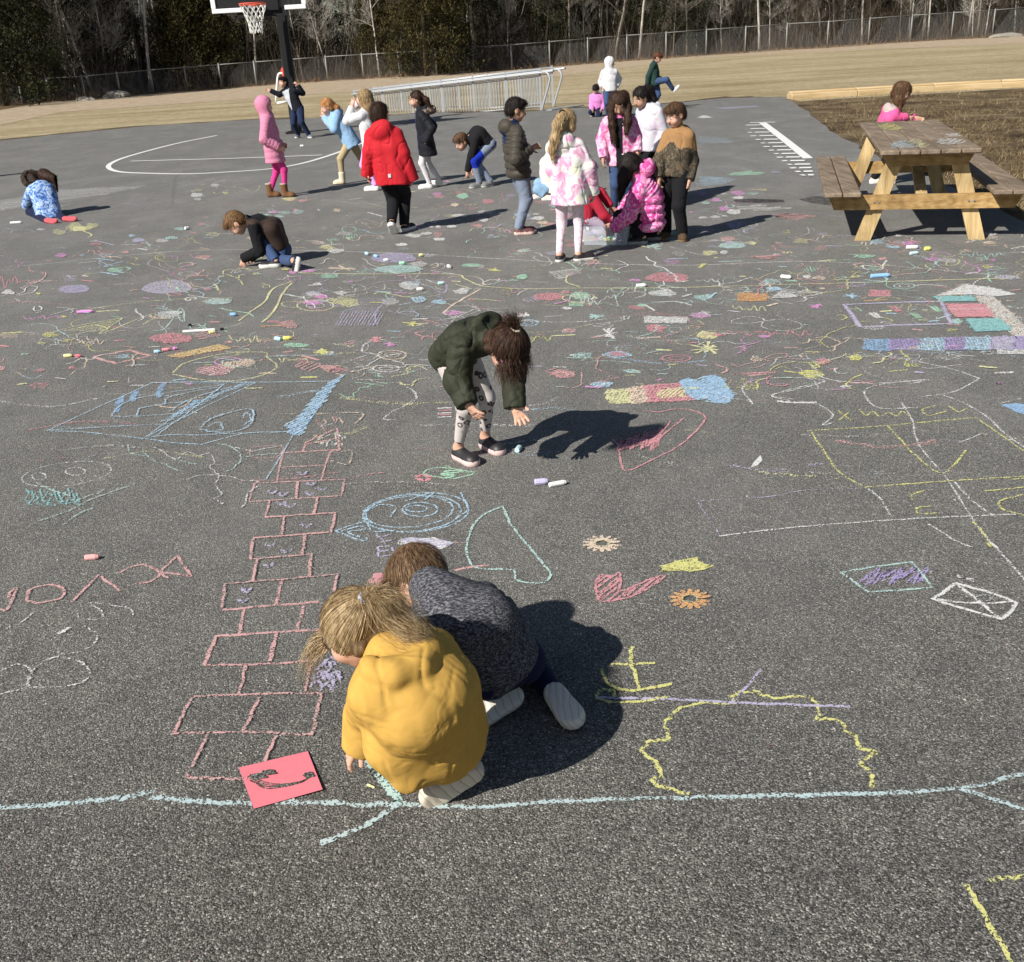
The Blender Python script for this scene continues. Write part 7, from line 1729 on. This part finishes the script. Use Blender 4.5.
# --- boy bending in black with blue
b, O, Z = OB(480, 187)
person('boy in a black top bending down to draw beyond the brown puffer jacket', b, 1.0, 250, pelvis=(.12, .05, .50), neck=(-.10, 0, .60), mid=(.02, .03, .625), head=(-.19, -.03, .545), head_az=235, head_pitch=-30,
       feet=[dict(p=(-.03, -.06, 0), az=235), dict(p=(.11, -.02, 0), az=225)], hands=[dict(p=(-.15, -.05, .17), dir=(0, 0, -1)), dict(p=(-.08, .1, .22), dir=(0, 0, -1))], hair='short', hairmat=H_BROWN, jacket=dict(mat=BLKC, name='top', ex=.022, hem=.05, hood='down', hoods=(.07, .04, .04)),
       trousers=dict(mat=GREYT, mats=lambda C, d: ([GREYT, cloth('royal_blue', (.01, .03, .36), .1)], ((np.linalg.norm(C - d['KN'][0] - V3(0, -.02, .03), axis=1) < .12)).astype(int))), shoe=SHOE(cloth('grey_mesh', (.2, .2, .2), .2), plain('white_dark_sole', (.5, .5, .48), .7)), h=.010)

# --- brown puffer boy
b, O, Z = OB(522, 234)
PUF = cloth('taupe_down_nylon', (.058, .050, .040), .15, 20, .4, .45)
NVY2 = cloth('navy_lining', (.012, .025, .07), .15)
person('dark-haired boy in a brown puffer jacket and grey trousers facing right', b, 1.0, 72, pelvis=(-.01, 0, .603), neck=(-.04, 0, .955), head=(.0, 0, 1.08), head_az=80, head_pitch=-16,
       feet=[dict(p=(.02, .05, 0), az=95), dict(p=(.0, -.05, 0), az=85)], hands=[dict(p=(.12, .08, .74)), dict(p=(.105, -.08, .755), dir=(.4, .3, .4), none=1)], elbows=[None, (-.03, -.20, .68)], hair='short', hairmat=H_BLACK, skinm=SKIN2,
       jacket=dict(mat=PUF, name='puffer_jacket', ex=.034, aex=.022, hem=.09, puff=.015, n=8, wr=.004, hood='down', hoods=(.095, .075, .075), hemn=(0, 0, -1), mats=lambda C, d: ([PUF, NVY2], ((np.linalg.norm((C - (d['nk'] + V3(-.075, -.03, -.09))) * V3(1, 1, .8), axis=1) < .055) | (np.linalg.norm(C - (d['nk'] + V3(.02, -.03, .035)), axis=1) < .06)).astype(int))),
       trousers=dict(mat=GREYT, ex=.012), shoe=SHOE(plain('black_coral_shoe', (.12, .05, .05), .6, .9, 60), plain('white_coral_sole', (.66, .50, .44), .6), sh=.030), h=.008)

# --- seated child in cream behind the tie dye girl
b, O, Z = OB(549, 199)
person('child in a cream fleece and light jeans sitting behind the tie-dye coat', b, .92, 265, pelvis=(.04, .02, .12), neck=(-.01, .02, .42), head=(.10, .08, .50), head_az=60, head_pitch=-50,
       feet=[dict(p=(-.02, -.10, .0), az=95), dict(p=(-.08, .08, 0), az=260)], knees=[(-.12, -.06, .12), (-.10, .10, .16)], hands=[dict(p=(.25, -.05, .15)), dict(p=(.2, .1, .2))], hair='short', hairmat=H_SANDY, jacket=dict(mat=cloth('cream_fleece', (.72, .69, .62), .06), ex=.04, hem=.03), trousers=dict(mat=DEN_L, name='jeans', ex=.02), shoe=SHOE(plain('blush_shoe', (.7, .6, .55), .7), C_WHITE), h=.010)

# --- tie dye girl
b, O, Z = OB(571, 260)
TIE = pattern('tie_dye_fleece', [(.30, (.60, .76, .62)), (.38, (.74, .74, .55)), (.46, (.76, .74, .72)), (.52, (.74, .62, .68)), (.57, (.70, .36, .50)), (.62, (.68, .28, .46)), (.68, (.72, .58, .66)), (.74, (.55, .72, .74))], 9, 3, .9, .9)
FLO = pattern('pale_floral_leggings', [(.42, (.66, .56, .62)), (.56, (.68, .58, .63)), (.60, (.60, .26, .38)), (.66, (.66, .56, .62))], 45, 2)
def tdx(body, d):
    m = MB(); tp = d['hc'] + V3(-.035, -.07, .07); m.tube([tp + .02 * V3(math.cos(t), .4 * math.sin(t), math.sin(t)) for t in np.linspace(0, 6.28, 13)], .009, 6); m.build('hair_tie', BLKC, body, None, True)
person('girl in a pink and mint tie-dye coat and floral leggings, ponytail', b, .97, 12, pelvis=(0, 0, .575), neck=(-.02, 0, .925), head=(-.0, .02, 1.045), head_az=35, head_pitch=-16,
       feet=[dict(p=(-.09, -.02, 0), az=10), dict(p=(.085, -.05, 0), az=70)], hands=[dict(p=(-.08, .15, .68)), dict(p=(.195, .02, .52), dir=(0, .1, -1), curl=.8)], elbows=[(-.125, .02, .70), (.16, -.03, .71)], sh_w=.100, hair='long', hairmat=H_BLOND, long_pts=[[(-.035, -.06, 1.10, .032), (-.07, -.09, 1.04, .04), (-.10, -.10, .94, .035), (-.125, -.09, .86, .028), (-.12, -.09, .79, .014)]],
       jacket=dict(mat=TIE, name='coat', ex=.03, hem=.13, flare=.014, hood='down', hoods=(.085, .055, .085), hemn=(0, 0, -1), cuff=.02, wr=.007), trousers=dict(mat=FLO, name='leggings', ex=.0), shoe=SHOE(plain('black_canvas_shoe', (.025, .02, .022), .6), C_WHITE, sh=.026), h=.0075, extra=tdx)

# --- child in red crouching at the bin, behind her
b, O, Z = OB(588, 240)
REDT = cloth('crimson_fleece', (.42, .025, .05), .12)
person('child in a crimson sweater crouching at the bin behind the tie-dye coat', b, .92, 85, pelvis=(-.02, .02, .20), neck=(.0, .02, .50), head=(-.01, .02, .60), head_az=80, head_pitch=-35, feet=[dict(p=(.02, .10, 0), az=90), dict(p=(.0, -.06, 0), az=90)],
       hands=[dict(p=(.21, .05, .27), dir=(.5, 0, -.6)), dict(p=(.24, -.06, .13), dir=(.9, 0, -.3))], elbows=[(.13, .08, .38), (.13, -.10, .22)], hair='short', hairmat=H_BROWN, jacket=dict(mat=REDT, name='sweater', ex=.018, hem=.04), trousers=dict(mat=cloth('mauve_leggings', (.42, .36, .46), .1), ex=.004), shoe=SHOE(cloth('tan_shoe', (.5, .38, .28), .1), C_WHITE), h=.009)

# --- long haired girl in pink tie-dye coat
b, O, Z = OB(620, 216)
PKT = pattern('pink_cloud_quilt', [(.38, (.60, .10, .30)), (.48, (.68, .22, .42)), (.56, (.76, .52, .64)), (.64, (.70, .28, .46)), (.72, (.60, .10, .30))], 10, 3, 1.2)
person('girl with very long dark hair in a pink coat looking down at the bin', b, .98, 185, pelvis=(.02, 0, .59), neck=(.0, 0, .935), head=(-.0, -.05, 1.04), head_az=190, head_pitch=-42,
       feet=[dict(p=(.09, .0, 0), az=170), dict(p=(-.06, -.02, 0), az=190)], hands=[dict(p=(.165, -.08, .60), dir=(0, -.1, -1)), dict(p=(-.165, -.09, .56), dir=(0, -.1, -1))], elbows=[(.165, .0, .74), (-.165, .0, .72)], hair='long', hairmat=H_DBROWN, skinm=SKIN2,
       long_pts=[[(-.04, -.04, 1.10, .06), (-.085, -.06, 1.0, .035), (-.075, -.10, .85, .035), (-.06, -.12, .66, .028), (-.05, -.12, .52, .014)], [(.04, -.03, 1.10, .06), (.075, -.06, 1.0, .04), (.07, -.11, .88, .038), (.05, -.14, .78, .02)]],
       jacket=dict(mat=PKT, name='coat', ex=.03, hem=.10, flare=.015, hood='down', puff=.006, n=6, hemn=(0, 0, -1), mats=front([PKT, BLKC], .035)), trousers=dict(mat=DEN, name='jeans', ex=.006), shoe=SHOE(C_BLACKR, C_WHITE), h=.009)

# --- crouching girl in magenta puffer, black patterned cap of hair
b, O, Z = OB(640, 243)
MAG = pattern('magenta_cloud_puffer', [(.36, (.52, .045, .24)), (.47, (.64, .10, .34)), (.55, (.76, .45, .60)), (.60, (.66, .16, .40)), (.72, (.50, .045, .24))], 15, 3, 1.5, .6)
def mgx(body, d):
    m = MB(); c = d['hc'] + d['Rh'] @ V3(0, -.06, .075)
    for a in range(5): m.tube([c + V3(.016 * math.cos(a * 1.257), -.02, .016 * math.sin(a * 1.257)), c + V3(.034 * math.cos(a * 1.257 + .3), -.02, .034 * math.sin(a * 1.257 + .3))], .0055, 5)
    m.build('hair_bow', WHTC, body, None, True)
person('girl in a magenta puffer jacket with a white hair bow squatting at the bin', b, 1.0, 285, pelvis=(.10, 0, .22), neck=(.0, 0, .53), mid=(.09, 0, .40), head=(-.09, .0, .63), head_az=278, head_pitch=-55, feet=[dict(p=(-.02, -.07, 0), az=280), dict(p=(.12, .08, 0), az=280)],
       hands=[dict(p=(-.26, -.04, .10), dir=(-.8, 0, -.4)), dict(p=(-.22, .1, .14), dir=(-.8, 0, -.4))], elbows=[(-.10, -.12, .26), None], hair='long', hairmat=H_BLACK, long_pts=[[(-.08, 0, .66, .085), (-.13, -.02, .55, .055), (-.16, -.02, .44, .03), (-.17, -.02, .36, .012)]], skinm=SKIN2,
       jacket=dict(mat=MAG, name='puffer_jacket', ex=.042, hem=.10, puff=.020, n=8, hood='down', hoodp=(.055, -.02, .62), hoods=(.08, .075, .075), aex=.028), trousers=dict(mat=BLKC, ex=.008), shoe=SHOE(C_BLACKR, plain('grey_sole', (.30, .30, .30), .8), sh=.03), h=.008, extra=mgx)

# --- white hoodie girl behind the camo boy
b, O, Z = OB(648, 205)
WPK = pattern('white_pastel_fleece', [(.42, (.54, .54, .60)), (.55, (.56, .54, .58)), (.63, (.54, .42, .54)), (.7, (.46, .52, .62))], 10, 2, .5, .9)
person('dark-haired girl in a white pastel hoodie standing behind the camouflage jacket', b, 1.0, 235, pelvis=(.0, 0, .60), neck=(.02, 0, .965), head=(-.075, -.02, 1.05), head_az=235, head_pitch=-25, feet=[dict(p=(-.05, -.03, 0), az=230), dict(p=(.09, .03, 0), az=230)],
       hair='long', hairmat=H_BLACK, skinm=SKIN2, long_pts=[[(.0, .02, 1.10, .07), (.05, .0, 1.02, .04), (.07, -.01, .96, .02)]], jacket=dict(mat=WPK, name='hoodie', ex=.032, hem=.05, hood='down'), trousers=dict(mat=BLKC, ex=.01), shoe=SHOE(C_BLACKR, C_WHITE), h=.010)

# --- camouflage boy
b, O, Z = OB(676, 240)
CAMO = NT('camouflage_cotton'); f = CAMO.noise(CAMO.coord(), 20, 3, .55, .6); CAMO.col(CAMO.ramp(f, [(.30, (.075, .062, .038)), (.42, (.030, .027, .017)), (.50, (.105, .075, .045)), (.56, (.020, .018, .013)), (.60, (.16, .125, .08)), (.66, (.055, .048, .028))], 'CONSTANT')); CAMO.rough(.9); CAMO = CAMO.m
TAN = cloth('tan_duck_canvas', (.30, .17, .075), .12, 30)
def camom(C, d):
    L = C - d['nk']; m = np.zeros(len(C), int); z = L @ d['up']; m[(z > -.10 - .05 * np.abs(L @ d['lv']) / .1 + .02 * np.sin((L @ d['lv']) * 40))] = 1; m[(z > -.03) & ((L @ d['fv']) < -.03)] = 1; return [CAMO, TAN], m
person('boy in a tan and camouflage jacket and black trousers, hands at his sides', b, .94, 215, pelvis=(-.01, 0, .57), neck=(.015, 0, .90), head=(-.02, -.02, 1.015), head_az=240, head_pitch=-22,
       feet=[dict(p=(.05, -.04, 0), az=185), dict(p=(-.08, .10, 0), az=210)], hands=[dict(p=(.09, -.08, .50), dir=(-.1, -.1, -1)), dict(p=(-.155, -.05, .53), dir=(.05, -.1, -1))], elbows=[(.135, -.0, .64), (-.15, .0, .66)], sh_w=.098, hair='short', hairmat=H_BROWN,
       jacket=dict(mat=CAMO, ex=.023, aex=.018, hem=.03, hood='down', hoods=(.09, .06, .05), mats=camom, cuff=.0, wr=.006), trousers=dict(mat=BLKC, ex=.018, flare=.004), shoe=SHOE(cloth('dark_brown_boot', (.09, .055, .03), .3), plain('gum_sole', (.25, .16, .08), .8), boot=.13, sh=.016), h=.0075)

# --- far white hoodie, far crouching pink, kicking boy
b, O, Z = OB(610, 118)
person('child in a white hoodie with the hood up and dark jeans standing far back', b, 1.06, 190, pelvis=(0, 0, .60), neck=(0, 0, .965), head=(.02, 0, 1.09), head_az=90, head_pitch=-15, feet=[dict(p=(.06, 0, 0), az=190), dict(p=(-.06, 0, 0), az=200)], hands=[dict(p=(.15, -.02, .62)), dict(p=(-.15, -.02, .62))],
       hair='none', hairmat=H_BROWN, jacket=dict(mat=WHTC, name='hoodie', ex=.034, hem=.05, hood='up'), trousers=dict(mat=DEN, name='jeans', ex=.012), shoe=SHOE(C_BLACKR, C_WHITE), h=.012)
b, O, Z = OB(604, 117)
b = b + V3(-.12, .35, 0)
person('child in an orchid pink jacket squatting far back behind the white hoodie', b, .95, 200, pelvis=(0, 0, .20), neck=(.0, -.03, .46), head=(-.02, -.08, .56), head_az=200, head_pitch=-40, hair='short', hairmat=H_BLACK, feet=[dict(p=(.08, 0, 0), az=200), dict(p=(-.08, 0, 0), az=200)], hands=[dict(p=(.1, -.2, .15)), dict(p=(-.12, -.2, .15))],
       jacket=dict(mat=cloth('orchid_pink', (.60, .22, .50), .1), ex=.034, hem=.08), trousers=dict(mat=NAVY), shoe=SHOE(C_BLACKR, C_WHITE), h=.012)
b, O, Z = OB(656, 110)
DGR = cloth('dark_green_shirt', (.022, .05, .042), .15)
person('boy in a dark green shirt and jeans kicking one leg out on the far asphalt', b, 1.05, 110, pelvis=(-.03, 0, .62), neck=(-.06, 0, .985), head=(.03, -.02, 1.10), head_az=100, head_pitch=-35, feet=[dict(p=(-.03, -.0, 0), az=120), dict(p=(.44, -.10, .40), az=95, pitch=45)],
       hands=[dict(p=(.08, .15, .7)), dict(p=(-.22, -.08, .50))], elbows=[None, (-.19, -.1, .72)], hair='short', hairmat=H_RED, jacket=dict(mat=DGR, name='shirt', ex=.034, hem=.08), trousers=dict(mat=DEN, name='jeans', ex=.016), shoe=SHOE(C_WHITE, C_WHITE), h=.012)

# --- girl at the picnic table
b, O, Z = OB(893, 193)
b = np.array([3.83, 11.35, 0.]); 
def O(px, py, dy=0.0): return tuple(PY(px, py, b[1] + dy) - b)
HPK = cloth('bright_pink_jacket', (.78, .11, .30), .08, 25)
_pel = np.array(O(884, 140)); _pel[2] = .55
person('girl in a bright pink jacket bending over the far end of the picnic table', b, .98, 95, pelvis=tuple(_pel), neck=O(893, 108, 0), head=O(903, 92, -.02), head_az=125, head_pitch=-38, feet=[dict(p=(_pel[0] - .03, .05, 0), az=90), dict(p=(_pel[0] + .02, -.08, 0), az=90)],
       hands=[dict(p=O(916, 118, .05), dir=(.8, -.1, -.3)), dict(p=O(906, 117.5, -.08), dir=(.9, -.1, -.2))], elbows=[None, O(890, 119, -.14)], hair='long', hairmat=H_BROWN, long_pts=[[tuple(list(O(900, 88, -.02)) + [.07]), tuple(list(O(899, 100, -.04)) + [.06]), tuple(list(O(899, 110, -.06)) + [.03])]],
       jacket=dict(mat=HPK, ex=.030, hem=.10, hood='down', mats=lambda C, d: ([HPK, cloth('grey_hood_lining', (.42, .36, .34), .15)], (np.linalg.norm(C - (d['nk'] + V3(-.05, -.05, .02)), axis=1) < .075).astype(int))), trousers=dict(mat=BLKC), shoe=SHOE(C_WHITE, C_WHITE), h=.009)
# --- child just outside the frame on the left whose shadow reaches the court
b, O, Z = OB(-75, 185)
person('child standing just outside the left edge, casting the long shadow on the court', b, 1.05, 120, hair='short', hairmat=H_BROWN, jacket=dict(mat=NVY2, ex=.03, hem=.06, hood='down'), trousers=dict(mat=DEN), shoe=BW, h=.012)

# ------------------------------------------------------------------ clear plastic bin at the group
PL = NT('frosted_clear_plastic'); PL.col((.55, .60, .66)); PL.rough(.3, .5); PL.b.inputs['Alpha'].default_value = .30; PL = PL.m
bc = G(609, 243); bin_ = thing('plastic_bin', tuple(bc), 'clear plastic bin of chalk on the ground between the crouching children', 'bin')
def boxshell(mbx, c, a, w, d, hgt, t, taper=.88):
    ca, sa = math.cos(a), math.sin(a); R = np.array([[ca, -sa, 0], [sa, ca, 0], [0, 0, 1]])
    def ring(k, z): return [c + R @ V3(x * w / 2 * k, y * d / 2 * k, z) for x, y in ((-1, -1), (1, -1), (1, 1), (-1, 1))]
    o0, o1, i1, i0 = ring(taper, 0), ring(1, hgt), ring(1 - t * 2 / w, hgt), ring(taper - t * 2 / w, t)
    vs = o0 + o1 + i1 + i0; fs = []
    for r in range(3):
        for k in range(4): fs.append((r * 4 + k, r * 4 + (k + 1) % 4, r * 4 + 4 + (k + 1) % 4, r * 4 + 4 + k))
    fs += [(3, 2, 1, 0), (12, 13, 14, 15)]; mbx.add(vs, fs)
m = MB(); boxshell(m, bc + V3(0, 0, .004), -.35, .42, .30, .16, .004); m.build('tub', PL, bin_)
m = MB(); 
for sx in (-1, 1): m.box(bc + V3(sx * .18, 0, .13), (.02, .09, .025), None, 0, .004)
m.build('handle', plain('white_handle', (.7, .7, .7), .5), bin_)
m = MB(); m.box(bc + V3(.0, .0, .145) + V3(-.0, -.121, -.05), (.07, .004, .035), None, 0, .001); m.build('label_sticker', plain('white_black_sticker', (.55, .55, .55), .5, .6, 40), bin_)
for i, c in enumerate(['rose', 'sky', 'yellow', 'mint', 'white', 'purple']):
    m = MB(); p = bc + V3(-.1 + .04 * i, random.uniform(-.05, .05), .03 + .012 * (i % 2)); d = V3(math.cos(i * 1.3), math.sin(i * 1.3), .1); m.tube([p - d * .035, p + d * .035], .013, 8)
    o = m.build('chalk_stick', plain('stick_' + c, CC[c], .95, .08, 90, .05), None, tuple(p)); tag(o, dict(rose='rose', sky='pale blue', yellow='yellow', mint='mint', white='white', purple='purple')[c] + ' chalk stick lying inside the clear plastic bin', 'chalk stick', 'chalk sticks in the bin')
